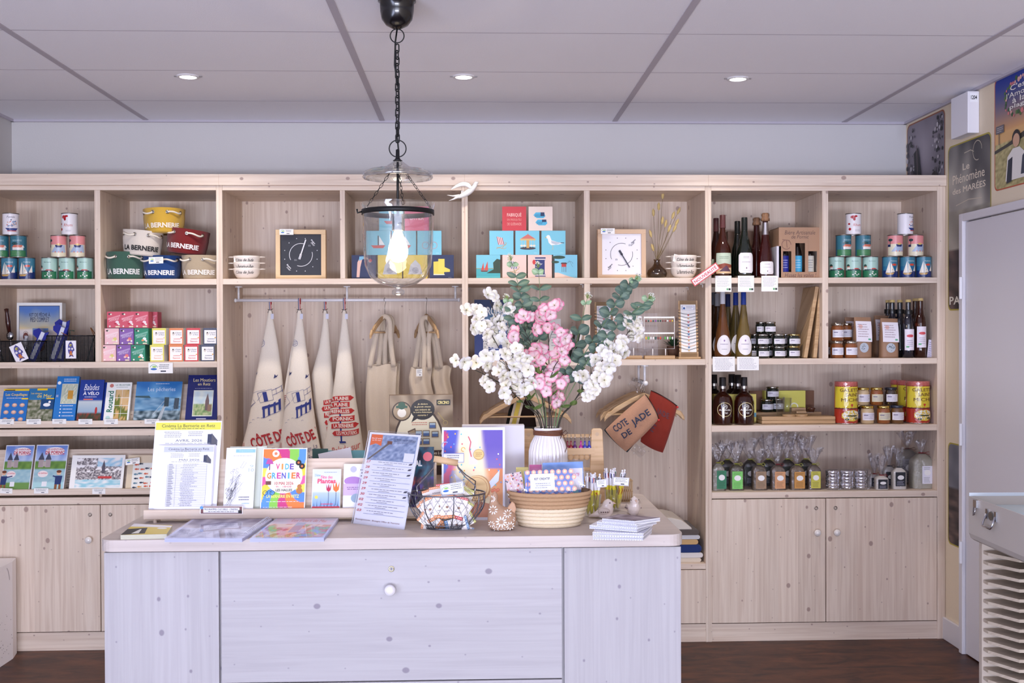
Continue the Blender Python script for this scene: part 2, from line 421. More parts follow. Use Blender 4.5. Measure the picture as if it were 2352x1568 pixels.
def price(label,px0,px1,py0,py1,Y,ry=0,seed=1,logo=False,group='shelf price cards',tilt=0,border=False,name='price_card'):
    def art(s):
        if border:s.rect(.02,.04,.98,.96,(70,80,150));s.rect(.035,.07,.965,.93,(246,246,250))
        a=.42 if logo else .12
        if logo:
            s.circ(.22,.4,.13,(40,110,190),ry=.1);s.circ(.24,.62,.09,(150,200,90),ry=.08);s.arc(.22,.45,.16,.3,2.8,.02,(90,160,120))
        s.lines(a,.42,.92,.9,3,(70,70,85),seed=seed);s.rect(.5,.14,.72,.26,(50,50,70))
    return card(name,label,'price tag',px0,px1,py0,py1,Y,art,t=.001,ry=ry,group=group,tilt=tilt)

# ================================================================== THE ROOM
YW,YS,CEIL,XR,XL,YB=5.6755,5.194,2.575,2.2700,-2.345,-5.7
def plain(name,col,rough=.9,bump=None,spec=.3):
    m,nt,b=newmat(name);b.inputs['Base Color'].default_value=(*lin(col),1);b.inputs['Roughness'].default_value=rough
    b.inputs['Specular IOR Level'].default_value=spec
    if bump:
        g=N(nt,'ShaderNodeNewGeometry');n1=N(nt,'ShaderNodeTexNoise');n1.inputs['Scale'].default_value=bump[0];n1.inputs['Detail'].default_value=4
        bp=N(nt,'ShaderNodeBump');bp.inputs['Strength'].default_value=bump[1];bp.inputs['Distance'].default_value=.003
        nt.links.new(g.outputs['Position'],n1.inputs[0]);nt.links.new(n1.outputs['Fac'],bp.inputs['Height']);nt.links.new(bp.outputs[0],b.inputs['Normal'])
    return m,nt,b
plain('wall_white',(206,203,202),.9,(120,.15));plain('wall_cream',(232,216,190),.9,(60,.2))
plain('tile_white',(246,245,252),.95,(260,.35));plain('tbar',(188,182,192),.7);plain('door_white',(222,218,222),.45)
m,nt,b=plain('floor_brown',(80,45,32),.42,(30,.1))
g=N(nt,'ShaderNodeNewGeometry');mp=N(nt,'ShaderNodeMapping');mp.inputs['Scale'].default_value=(3,9,3)
n1=N(nt,'ShaderNodeTexNoise');n1.inputs['Scale'].default_value=1.6;n1.inputs['Detail'].default_value=9;n1.inputs['Roughness'].default_value=.65;n1.inputs['Distortion'].default_value=.8
rp=N(nt,'ShaderNodeValToRGB');rp.color_ramp.elements[0].position=.36;rp.color_ramp.elements[1].position=.68
rp.color_ramp.elements[0].color=(*lin((46,24,19)),1);rp.color_ramp.elements[1].color=(*lin((106,62,40)),1)
nt.links.new(g.outputs['Position'],mp.inputs[0]);nt.links.new(mp.outputs[0],n1.inputs[0]);nt.links.new(n1.outputs['Fac'],rp.inputs[0]);nt.links.new(rp.outputs[0],b.inputs['Base Color'])

struct(MB().box(XL-.1,XR+.1,YB,YW+.1,-.08,0,mat='floor_brown').build('floor'))
struct(MB().box(XL-.1,XR+.1,YW,YW+.1,0,CEIL+.1,mat='wall_white').build('wall_back'))
struct(MB().box(XL-.1,XL,YB,YW,0,CEIL+.1,mat='wall_white').build('wall_left'))
struct(MB().box(XR,XR+.1,YB,YW,0,CEIL+.1,mat='wall_cream').build('wall_right'))
# ceiling: boards of 1.2 x 0.6 m, narrow gaps across, broad T-bars along
mb=MB();mb.box(XL-.1,XR+.1,YB,YW+.1,CEIL+.004,CEIL+.1,mat='tile_white')
gx,gy=-.4645,3.9972;bars=MB();ys=[]
k=-17
while gy+.6*k < YW:
    if gy+.6*k > YB:ys.append(gy+.6*k)
    k += 1
xs=[gx+1.2*k for k in range(-1,3)]
for a,b_ in zip([XL]+xs,xs+[XR]):
    for c,d in zip([YB]+ys,ys+[YW-.012]):
        mb.box(a+.0,b_-.0,c+.0035,d-.0035,CEIL,CEIL+.006,mat='tile_white')
struct(mb.build('ceiling'))
mb=MB()
for x in xs:mb.box(x-.013,x+.013,YB,YW,CEIL-.003,CEIL+.002,mat='tbar')
for y in ys:mb.box(XL,XR,y-.0035,y+.0035,CEIL-.0002,CEIL+.005,mat='tbar')
mb.box(XL,XR,YW-.016,YW,CEIL-.012,CEIL+.002,mat='tbar');mb.box(XR-.016,XR,YB,YW,CEIL-.012,CEIL+.002,mat='tbar')
mb.box(XL,XL+.016,YB,YW,CEIL-.012,CEIL+.002,mat='tbar')
struct(mb.build('trim_1'))
struct(MB().box(XR-.014,XR,5.0,YS+.02,0,.105,mat='door_white').build('baseboard_right',bev=.003))

# door on the right wall: frame with hinges, flush leaf
fr=MB();Y0=4.975;Y1=4.0
fr.box(XR-.035,XR,Y0-.035,Y0,0,2.02,mat='door_white');fr.box(XR-.035,XR,Y1-.04,Y0-.035,1.985,2.02,mat='door_white')
fr.box(XR-.035,XR,Y1-.04,Y1,0,1.985,mat='door_white')
dr=fr.build('door_1',bev=.003);struct(dr)
MB().box(XR-.02,XR,Y1+.002,Y0-.04,.006,1.98,mat='door_white').build('door_leaf',dr,bev=.002)
for z in (.42,.96,1.63):
    hb=MB();hb.cyl((XR-.042,Y0-.037,z),.008,.10,12,(228,226,230),'plastic');hb.box(XR-.037,XR-.0352,Y0-.034,Y0-.006,z,z+.1,(228,226,230),'plastic');hb.build('hinge',dr)

# ceiling spots: rim, glowing disc and their own lamp
for i,(x,y) in enumerate([(-1.204,4.70),(-.037,4.68),(1.143,4.695)]):
    t=thing('ceiling_spotlight',['round recessed ceiling spot at the left, above the green and pink tins','round recessed ceiling spot in the middle, just right of the lamp chain','round recessed ceiling spot at the right, above the wine bottles'][i],'ceiling light',(x,y,CEIL),group='recessed ceiling spots')
    mb=MB();mb.lathe([(.034,-.001),(.036,-.006),(.046,-.005),(.048,0)],28,(225,222,225),'plastic')
    mb.box(-.058,-.045,-.006,.006,-.003,0,(170,165,165),'metal');mb.box(.045,.058,-.006,.006,-.003,0,(170,165,165),'metal');mb.build('rim',t)
    MB().disc((0,0,-.004),.035,28,(255,255,255),'lamp_glow',-1).build('light_disc',t)
    l=bpy.data.lights.new('spot_lamp','SPOT');l.energy=30;l.spot_size=2.2;l.spot_blend=.8;l.color=(1,.9,.78);l.shadow_soft_size=.035
    lo=bpy.data.objects.new('spot_lamp',l);COL.objects.link(lo);lo.location=(0,0,-.02);lo.parent=t

# posters printed on the right wall (drawn from far to near: u runs from the back wall towards the door)
def wallposter(name,label,Ya,Yb,Za,Zb,art,rim):
    mb=MB();w_,h_=Ya-Yb,Zb-Za
    fn=lambda u,v,l:(XR-.001-l,Ya-u*w_,Za+v*h_)
    s=Sheet(mb,fn,w_,h_,'paper',7e-5)
    def rr(m_,r=.07,n=6):
        k_=w_/h_;P=[]
        for cx,cy,a0 in ((1-m_-r,1-m_*k_-r*k_,0),(m_+r,1-m_*k_-r*k_,PI/2),(m_+r,m_*k_+r*k_,PI),(1-m_-r,m_*k_+r*k_,1.5*PI)):
            for i in range(n+1):
                a=a0+PI/2*i/n;P.append((cx+r*math.cos(a),cy+r*k_*math.sin(a)))
        return P
    s.poly(rr(0),rim);s.rr=rr;art(s)
    return tagit(mb.build(name),label,'poster')
def gridround(s,fn,nx=40,ny=56,m_=.015,r=.07):
    """grid picture clipped to the rounded outline"""
    k_=s.w/s.h;pts=[];fs=[];cc=[]
    def clampp(x,y):
        a,b_=m_+r,1-m_-r;c,d=(m_+r)*k_,1-(m_+r)*k_
        cx=min(max(x,a),b_);cy=min(max(y,c),d);dx,dy=x-cx,(y-cy)/k_;q=math.hypot(dx,dy)
        if q > r:x=cx+dx*r/q;y=cy+dy*r/q*k_
        return x,y
    pts=[clampp(i/nx,j/ny) for j in range(ny+1) for i in range(nx+1)]
    fs=[(j*(nx+1)+i,j*(nx+1)+i+1,(j+1)*(nx+1)+i+1,(j+1)*(nx+1)+i) for j in range(ny) for i in range(nx)]
    cv=[fn(i/nx,j/ny) for j in range(ny+1) for i in range(nx+1)];s._add(pts,fs,[[cv[q] for q in f] for f in fs])
def pers(s,x,y,k_,shirt,skin,hair=(40,30,30)):
    s.poly([(x-.16*k_,y),(x+.16*k_,y),(x+.13*k_,y+.14*k_),(x+.05*k_,y+.18*k_),(x-.05*k_,y+.18*k_),(x-.13*k_,y+.14*k_)],shirt)
    s.circ(x,y+.235*k_,.062*k_,hair);s.circ(x,y+.222*k_,.05*k_,skin)
def artA(s):
    def fn(u,v):
        g_=118+46*nz(u,v,3)+40*(1-abs(u-.45)*2);return mixc((40,38,46),(168,158,168),g_/190)
    gridround(s,fn)
    rr=random.Random(3)
    for cx,n_ in ((.82,60),(.1,34)):
        for i in range(n_):
            a,b_=max(.04,cx+rr.uniform(-.13,.13)),rr.uniform(.42,.96);s.circ(a,b_,rr.uniform(.012,.03),rr.choice([(28,26,30),(52,50,54),(190,184,190),(90,84,90)]),n=7)
    s.poly([(.22,.74),(.34,.78),(.55,.1),(.36,.04)],(34,30,34));s.line([(.3,.8),(.33,.5),(.42,.2)],.02,(96,80,84))
    pers(s,.77,.12,1.5,(196,186,190),(206,190,188));pers(s,.16,.1,.9,(36,34,40),(188,172,172))
def artB(s):
    def fn(u,v):
        if v > .60:return mixc((64,62,66),(196,190,178),.5+.6*nz(u+2,v,4)+.55*(1-u)-.75*(v-.6)*2)
        if v > .36:return mixc((206,198,180),(120,116,108),.5+.5*nz(u,v,5)+(v-.5))
        return mixc((36,30,32),(108,84,78),.5+.9*nz(u,v*3,5))
    gridround(s,fn,36,64)
    s.text('Le',.36,.83,.52,.87,(228,216,196),.01);s.text('Phénomène',.12,.76,.86,.815,(228,216,196),.01)
    s.text('des MARÉES',.12,.70,.88,.745,(236,224,204),.02)
    s.arc(.7,.92,.1,0,5,.008,(206,196,176));s.line([(.4,.93),(.55,.935),(.62,.92)],.008,(206,196,176));s.line([(.2,.63),(.5,.65),(.8,.64)],.008,(206,196,176))
    s.text('PARIS',.04,.035,.6,.085,(232,226,210),.02)
def artC(s):
    def fn(u,v):
        if v > .5:return mixc((226,168,110),(24,52,150),(v-.5)*2.3)
        if v > .40:return mixc((214,170,120),(226,180,120),v*2)
        return mixc((150,138,92),(206,196,140),.5+nz(u*2,v*4,9))
    gridround(s,fn,30,50)
    s.poly([(.0,.36),(.3,.39),(.7,.46),(1,.52),(1,.45),(.5,.38),(0,.33)],(70,66,60))
    rr=random.Random(5)
    for i in range(46):
        a=i/46*2*PI;q=rr.uniform(.9,1.1)
        s.circ(.58+.33*q*math.cos(a),.77+.15*q*math.sin(a),rr.uniform(.014,.03),rr.choice([(226,130,130),(236,180,170),(60,100,60),(84,120,60)]),n=8)
    for q,(tx,a,b_) in enumerate([("C'est",.835,.4),("l'Amour",.775,.56),('à la',.72,.3),('plage',.665,.42)]):
        s.text(tx,.58-b_/2,a,.58+b_/2,a+.048,(250,246,240),.01)
    s.rect(.12,.4,.135,.52,(90,80,80));s.rect(.05,.5,.24,.57,(110,104,110));s.lines(.07,.51,.22,.56,3,(200,196,190))
    pers(s,.52,.06,1.5,(236,232,226),(214,170,140));s.poly([(.3,.04),(.42,.05),(.44,.26),(.34,.24)],(40,44,60));pers(s,.8,.09,1.1,(60,66,84),(206,160,130))
YA=UXp(2081,340,XR).y;YA2=UXp(2171,300,XR).y
wallposter('wall_poster','grey vintage poster of two people under lanterns, tucked between back wall and electrical box',min(YA,5.66),YA2,1.93,UXp(2150,264,XR).z+.012,artA,(150,90,60))
YB1=UXp(2178,500,XR).y;YB2=UXp(2277,400,XR).y
wallposter('wall_poster','brown poster titled Le Phénomène des MARÉES, running down behind the door frame',YB1,YB2,UXp(2185,713,XR).z,UXp(2255,309,XR).z,artB,(176,160,60))
YC1=UXp(2285,300,XR).y
wallposter('wall_poster',"blue and orange poster reading C'est l'Amour à la plage above the door",YC1,YC1-.38,UXp(2286,440,XR).z,UXp(2287,183,XR).z,artC,(190,90,60))
def artD(s):
    gridround(s,lambda u,v:mixc((150,150,160),(90,92,104),.5+nz(u,v,4)) if v > .55 else mixc((30,26,30),(120,96,90),.5+.8*nz(u,v*3,6)),24,40)
wallposter('wall_poster','dark seaside poster showing as a narrow strip low down beside the door frame',YB1,YB1-.42,UXp(2185,1250,XR).z,UXp(2185,1016,XR).z,artD,(176,160,60))
# electrical box on the right wall
ya,yb=UXp(2250,260,XR).y,UXp(2186,260,XR-.05).y
zt,zb=UY(2250,209,ya).z,UY(2250,305,ya).z
t=thing('electrical_box','white plastic box numbered 1204 high on the right wall','electrical box',(XR,ya,zb))
MB().box(-.054,-.001,0,yb-ya,0,zt-zb,(236,234,240),'plastic').build('housing',t,bev=.003)
mb=MB();s=Sheet(mb,lambda u,v,l:(-.054+u*.053,-l,v*(zt-zb)),.053,zt-zb,'paper');s.rect(.2,.74,.86,.95,(245,245,250));s.text('1204',.28,.8,.8,.9,(40,40,50),.03);mb.build('number_sticker',t)

# ================================================================== THE WALL OF SHELVES
# four units in whitened pine; each is a thing with panels, shelves, dividers, plinth, doors
YBK=5.64
def unit(label,x0,x1,lp,rp_,shelves,divs,doors,extra=None,topr=0,backs=True):
    t=thing('shelving_unit',label,'shelving unit',((x0+x1)/2,YS,0));cx=(x0+x1)/2
    def P(name,a,b,c,d,e,f,mat='pine_v',bev=.0015):
        mb=MB();mb.box(a-cx,b-cx,c-YS,d-YS,e,f,mat=mat);return mb.build(name,t,bev=bev)
    P('side_panel',x0,x0+lp,YS,YBK,.0,2.178);P('side_panel',x1-rp_,x1,YS,YBK,.0,2.178)
    P('back_panel',x0,x1,YBK,YW-.002,.0,2.2,bev=0)
    P('top_panel',x0+lp,x1-rp_-topr,YS+.001,YBK,2.156,2.178,'pine_h')
    P('fascia',x0,x1-topr,YS-.012,YS+.012,2.178,2.23,'pine_h');P('cover_board',x0,x1,YS+.012,YBK,2.2,2.222,'pine_h',0)
    for a,b,z0,z1 in shelves:P('shelf',a,b,YS+.001,YBK,z0,z1,'pine_h')
    for a,b,z0,z1 in divs:P('divider',a,b,YS+.001,YBK,z0,z1)
    P('plinth',x0,x1,YS+.004,YS+.022,0,.086,'pine_h')
    for a,b,z0,z1,side in doors:
        d=P('cupboard_door' if side else 'drawer_front',a,b,YS-.001,YS+.018,z0,z1,bev=.0015)
        if side:
            kx=(b-.045 if side > 0 else a+.045)-cx
            mb=MB();mb.T=Matrix.Translation((kx,-.001,z1-.160)) @ Matrix.Rotation(PI/2,4,'X')
            mb.lathe([(.004,0),(.007,.001),(.007,.012),(.014,.018),(.017,.026),(.014,.033),(.006,.037),(0.0,.038)],20,(232,226,222),'ceramic');mb.build('knob',d)
            mb=MB();mb.T=Matrix.Translation((kx+(.0 if side > 0 else 0),-.001,z1-.045)) @ Matrix.Rotation(PI/2,4,'X')
            mb.lathe([(.009,0),(.009,.002),(.005,.003),(.005,-.002),(0,-.002)],16,(120,110,104),'metal',cols=[(150,140,130),(150,140,130),(60,54,50),(30,28,28)]);mb.build('lock',d)
    return t,P
A0,AB,BC,CD,D1=XL+.004,-1.190,-.0385,1.1205,XR-.001
uA,PA=unit('leftmost pine shelf section with the canvas baskets and book ledges',A0,AB,.03,.0145,
    [(A0+.03,-1.769,1.713,1.741),(-1.742,AB-.0145,1.713,1.741),(A0+.03,AB-.0145,1.325,1.353),(A0+.03,AB-.0145,1.007,1.039),(A0+.03,AB-.0145,.686,.719)],
    [(-1.769,-1.742,1.353,2.156)],[(A0+.03,-1.753,.09,.683,1),(-1.749,AB-.0145,.09,.683,-1)])
uB,PB=unit('pine shelf section where the tea towels hang',AB,BC,.0145,.0145,
    [(AB+.0145,BC-.0145,1.714,1.741),(AB+.0145,BC-.0145,.349,.376)],[(-.626,-.603,1.741,2.156)],[(AB+.0145,-.62,.09,.346,0),(-.617,BC-.0145,.09,.346,0)])
uC,PC=unit('pine shelf section behind the flowers, with the pyramid of square tiles',BC,CD,.0145,.0145,
    [(BC+.0145,CD-.0145,1.714,1.742),(BC+.0145,CD-.0145,1.325,1.353),(BC+.0145,CD-.0145,.349,.376)],[(.527,.555,1.353,1.714),(.527,.555,1.742,2.156)],
    [(BC+.0145,.54,.09,.346,0),(.543,CD-.0145,.09,.346,0)])
uD,PD=unit('rightmost pine shelf section with bottles, jars and tins',CD,D1,.0155,.040,
    [(CD+.0155,1.671,1.714,1.741),(1.70,D1-.04,1.714,1.741),(CD+.0155,D1-.04,1.326,1.354),(CD+.0155,D1-.04,1.005,1.035),(CD+.0155,D1-.04,.686,.716)],
    [(1.671,1.70,1.354,2.156)],[(CD+.0155,1.684,.09,.682,1),(1.688,D1-.042,.09,.682,-1)],topr=.0)
S1,S2=1.741,1.353     # tops of the two upper shelves
# little white shelf brackets
for px,py in ((1335,655),(1352,655),(1078,664),(1616,655),(1579,664)):
    p=UY(px,py,YS+.06 if px not in (1078,1579) else YBK-.03)
    par=uC;c=V(((BC+CD)/2,YS,0));sgn=-1 if px in (1335,1616,1579) else 1
    e={1335:.527,1352:.555,1078:BC+.0145,1616:CD-.0145,1579:CD-.0145}[px]
    mb=MB();a,b_=sorted((e,e+sgn*.014));mb.box(a-c.x,b_-c.x,p.y-YS-.006,p.y-YS+.006,1.7115,1.7139,(235,235,235),'plastic')
    a,b_=sorted((e,e+sgn*.0025));mb.box(a-c.x,b_-c.x,p.y-YS-.006,p.y-YS+.006,1.698,1.7139,(235,235,235),'plastic');mb.build('shelf_bracket',par)

# ------------------------------------------------------------------ tins
TR,TH=.0365,.1045
def art_tin(kind):
    def green(s):
        s.rect(0,0,1,.36,(46,120,82));s.rect(0,.36,1,1,(176,210,198));s.rect(.15,.34,.85,.40,(40,60,70))
        s.circ(.2,.58,.09,(40,76,66),ry=.07);s.rect(.19,.45,.215,.55,(70,60,50));s.rect(.12,.4,.3,.5,(240,236,226));s.poly([(.1,.5),(.32,.5),(.28,.55),(.14,.55)],(196,110,90))
        s.circ(.62,.40,.16,(190,60,50),ry=.055,a0=0,a1=PI);s.text('Bernerie',.4,.78,.72,.83,(60,90,90))
        for a,b_ in ((.45,.13),(.56,.18),(.64,.11),(.73,.15),(.58,.27)):s.circ(a,b_,.035,(240,240,232),n=8)
    def sail(s):
        s.rect(0,0,1,.34,(34,52,110));s.rect(0,.34,1,.55,(40,110,150));s.rect(0,.55,1,1,(64,126,150))
        s.circ(.60,.62,.13,(216,80,60),ry=.055);s.text('MARINE',.42,.77,.75,.84,(200,220,220))
        s.poly([(.16,.22),(.36,.82),(.38,.22)],(240,234,220));s.poly([(.40,.22),(.41,.74),(.62,.26)],(232,226,210));s.poly([(.66,.3),(.82,.66),(.84,.3)],(240,234,220))
        s.poly([(.14,.2),(.6,.22),(.5,.12),(.24,.12)],(206,164,96));s.circ(.5,.38,.02,(200,60,50),n=6)
    def house(s):
        s.rect(0,0,1,.3,(60,128,84));s.rect(0,.3,1,1,(56,116,134));s.circ(.45,.63,.17,(32,66,62),ry=.06);s.rect(.42,.4,.45,.6,(70,50,40))
        s.rect(.34,.32,.86,.46,(240,236,228));s.poly([(.30,.44),(.42,.56),(.80,.56),(.88,.44)],(214,120,96));s.poly([(.76,.44),(.84,.56),(.92,.44)],(240,236,228))
        s.text('BERNERIE',.36,.74,.78,.82,(170,206,212));s.lines(.3,.05,.8,.28,4,(120,170,110),seed=4)
    def pink(s):
        s.rect(0,0,1,.58,(236,226,196));s.rect(0,.58,1,1,(232,148,148));s.rect(0,.44,.18,.56,(36,50,100));s.poly([(.22,.2),(.5,.56),(.9,.56),(.96,.2)],(176,190,214))
        s.poly([(.44,.56),(.8,.56),(.74,.44),(.5,.44)],(34,48,104));s.circ(.62,.58,.1,(230,190,110),ry=.05);s.circ(.17,.78,.12,(40,66,70),ry=.07);s.rect(.15,.5,.18,.74,(60,60,60))
        for a in (.46,.62,.78):s.circ(a,.22,.03,(226,130,110),n=8,ry=.035)
    def lobster(s):
        s.rect(0,0,1,1,(244,238,240));s.circ(.36,.84,.13,(182,30,40),ry=.08);s.circ(.5,.88,.08,(182,30,40),ry=.05);s.circ(.42,.74,.06,(170,24,36),ry=.08)
        s.circ(.16,.5,.06,(170,30,40),ry=.05);s.circ(.2,.24,.07,(182,30,40),ry=.07);s.text('Rhum',.36,.38,.78,.52,(206,110,96),0,.3);s.lines(.45,.12,.75,.22,2,(180,170,180))
    def boat(s):
        s.rect(0,0,1,1,(244,238,242));s.text('Fumée',.42,.8,.8,.9,(60,60,90),0,.3);rr=random.Random(2)
        for i in range(26):s.circ(rr.uniform(.4,.85),rr.uniform(.34,.66),.03,rr.choice([(40,60,120),(200,70,60),(120,150,190),(226,180,150)]),n=6)
        s.poly([(.36,.3),(.92,.3),(.82,.18),(.48,.18)],(40,60,130));s.rect(.46,.14,.84,.18,(200,80,70));s.circ(.62,.7,.03,(40,50,90),n=6)
    return dict(green=green,sail=sail,house=house,pink=pink,lobster=lobster,boat=boat)[kind]
def make_tin(kind,turn=0):
    t=thing('tin','tin','tin',(0,0,0));base={'green':(170,204,192),'sail':(46,90,130),'house':(56,116,134),'pink':(232,190,180),'lobster':(240,236,240),'boat':(240,236,240)}[kind]
    mb=MB();mb.lathe([(TR,.003),(TR,TH-.003)],36,base,'gloss');s=wrap(mb,TR,TH-.008,.004,-1.3+turn,1.3+turn);art_tin(kind)(s);mb.build('body',t)
    mb=MB();mb.lathe([(TR-.002,0),(TR+.001,0),(TR+.001,.003),(TR,.004)],36,(196,190,184),'metal');mb.build('bottom_rim',t);mb=MB();mb.lathe([(TR,TH-.004),(TR+.0012,TH-.002),(TR+.0012,TH),(TR-.002,TH),(TR-.003,TH-.003),(0,TH-.003)],36,(150,146,142),'metal');mb.build('lid',t)
    return t
TN={'green':'pale green tin with a palm and red beach umbrella','sail':'dark blue tin with white sailing boats','house':'teal tin with a white seaside house','pink':'pink and cream tin with a navy parasol',
      'lobster':'white tin with red lobsters','boat':'white tin with a small blue and red boat'}
_tins={}
def tin(kind,px,lvl,Y,where,grp,turn=0):
    key=(kind,turn)
    x=xat(px,610-lvl*51,Y);z=S1+lvl*TH
    if key not in _tins:
        _tins[key]=make_tin(kind,turn);o=_tins[key];o.location=(x,Y,z);o['group']=grp
    else:o=dup(_tins[key],(x,Y,z),group=grp)
    o['label']=f'{TN[kind].split(" with ")[0]} {where}' if len((TN[kind]+" "+where).split()) > 15 else f'{TN[kind]}, {where}'
YT=5.27
gl,gr='tins stacked in pyramids at far left','tins stacked in pyramids at far right'
for i,px in enumerate((-18,22.5,62.5)):tin('sail',px,0,YT,['cut off by the left frame edge','second from the left frame edge, bottom row','third from the left, bottom row, under the teal tins'][i],gl,.12)
for i,px in enumerate((114.5,154,196)):tin('green',px,0,YT,'at far left, ' + ['left one of the three beneath the pink tins','middle one of the three beneath the pink tins','right one of the three, against the divider'][i],gl,-.1)
for i,px in enumerate((2,43)):tin('house',px,1,YT,'at far left, ' + ['cut by the frame edge','fully in view, left of the pink pair'][i],gl,0)
for i,px in enumerate((135.5,178.5)):tin('pink',px,1,YT,['left of the far left pair','right of the far left pair'][i],gl,0)
tin('boat',25,2,YT,'topmost of the leftmost pyramid',gl,.1);tin('lobster',160,2,YT,'topmost above the far left pink pair',gl,-.05)
for i,px in enumerate((1921,1960,1999)):tin('green',px,0,YT,'at far right, ' + ['leftmost of the bottom row','middle of three under the teal pair','right one of three beside the sailing tins'][i],gr,-.25)
for i,px in enumerate((2043.5,2083.5,2120.5)):tin('sail',px,0,YT,'at far right, ' + ['left of the bottom three','middle of the bottom three','rightmost of the bottom row'][i],gr,0)
for i,px in enumerate((1937,1982)):tin('house',px,1,YT,['left','right'][i] + ' of the pair in the far right cell',gr,.1)
for i,px in enumerate((2055.5,2102.5)):tin('pink',px,1,YT,['left','right'][i] + ' of the pair in the far right cell',gr,-.1)
tin('lobster',1960,2,YT,'topmost above the teal pair at right',gr,0);tin('boat',2079,2,YT,'topmost above the pink pair at right',gr,.35)

# ------------------------------------------------------------------ canvas baskets
def basket(name,label,px0,px1,py0,py1,Y,col,tcol,txt,tilt=0,z0=None,clip=None,seed=0,trot=0):
    x0,x1=xat(px0,py1,Y),xat(px1,py1,Y);w_=x1-x0;z=UY(px0,py1,Y).z if z0 is None else z0
    h=UY(px0,py0,Y).z-UY(px0,py1,Y).z;r=w_/2
    t=thing(name,label,'basket',((x0+x1)/2,Y,z),group='canvas rope baskets',rot=(0,tilt,0))
    wob=lambda a,zz:1+(.018+.03*zz/h)*math.sin(3*a+seed)+.012*math.sin(7*a+seed*2)*zz/h
    R=lambda zz:r*(.90+.10*zz/h)
    prof=[(0,.001),(R(0)*.96,0),(R(0),.006)]+[(R(h*k/8)*(1.02 if 2 < k < 6 else 1),h*k/8) for k in range(1,9)]
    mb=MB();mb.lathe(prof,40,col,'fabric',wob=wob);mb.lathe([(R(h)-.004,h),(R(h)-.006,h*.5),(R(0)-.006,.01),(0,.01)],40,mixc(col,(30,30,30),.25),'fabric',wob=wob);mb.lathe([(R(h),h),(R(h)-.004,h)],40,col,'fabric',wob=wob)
    mb.build('canvas_body',t)
    mb=MB()
    rf=lambda v,q=h:R(q*(.2+.25*v))*1.03+.003
    s=wrap(mb,R(h*.3)+.004,h*.22,h*.18,-1.15+trot,1.15+trot,'matte');s.fn=(lambda u,v,l:(lambda a,zz:((R(zz)*1.02*wob(a,zz)+.0012+l)*math.cos(a),(R(zz)*1.02*wob(a,zz)+.0012+l)*math.sin(a),zz))(-PI/2+trot-1.1+2.2*u,h*(.19+.2*v)))
    s.text(txt,.04,0,.96,1,tcol,.035);mb.build('printed_lettering',t)
    # rings and rope
    zr=h*.82
    for a0 in (-1.15,.35):
        pts=[]
        for a in (a0,a0+.8):
            rg=MB()
            aa=-PI/2+a+trot;q=R(zr)*wob(aa,zr)+.002
            rg.T=Matrix.Translation((q*math.cos(aa),q*math.sin(aa),zr)) @ Matrix.Rotation(aa,4,'Z') @ Matrix.Rotation(PI/2,4,'Y')
            rg.lathe([(.004,.0005),(.006,.002),(.0085,.001),(.009,-.001)],16,(190,186,180),'chrome');rg.disc((0,0,0),.0045,12,(40,36,34),'matte')
            rg.build('eyelet',t)
        ro=MB();n_=14
        for i in range(n_+1):
            a=a0+.8*i/n_;aa=-PI/2+a+trot;q=R(zr)*wob(aa,zr)+.002+.012*math.sin(PI*i/n_)
            pts.append((q*math.cos(aa),q*math.sin(aa),zr+.004*math.sin(PI*i/n_*2)-.004*math.sin(PI*i/n_)))
        ro.tube(pts,.0042,8,(232,224,210),'rope');ro.build('rope_handle',t)
    return t
YB_=5.315
basket('canvas_basket','dark green canvas basket with white lettering, bottom left of the basket pile',245,331,578,641,YB_,(58,94,80),(225,228,226),'LA BERNERIE',z0=S1,seed=1,trot=.15)
basket('canvas_basket','beige canvas basket with pale lettering, bottom right of the basket pile',418,506,586,641,YB_,(182,164,138),(235,230,224),'LA BERNERIE',z0=S1,seed=2,trot=.0)
basket('canvas_basket','royal blue canvas basket with white lettering, bottom middle of the pile',331,417,586,641,YB_+.03,(20,62,124),(232,234,240),'LA BERNERIE',z0=S1,seed=3,trot=-.1)
zz=UY(330,590,YB_).z
basket('canvas_basket','cream canvas basket with black lettering, resting on the green and blue ones',282,372,533,590,YB_,(226,216,204),(34,32,34),'LA BERNERIE',tilt=.09,z0=zz+.004,seed=4,trot=.15)
basket('canvas_basket','dark red canvas basket with white lettering, resting on the blue and beige ones',381,476,528,584,YB_,(120,22,26),(235,228,226),'LA BERNERIE',tilt=.13,z0=zz+.012,seed=5,trot=-.2)
basket('canvas_basket','yellow canvas basket crowning the basket pile',330,424,482,538,YB_,(214,170,60),(240,230,214),'LA BERNERIE',tilt=-.02,z0=UY(330,537,YB_).z,seed=6,trot=.1)
price('small white price label hooked on the blue canvas basket',342,375,590,605,5.19,seed=3,logo=True,ry=-.03)

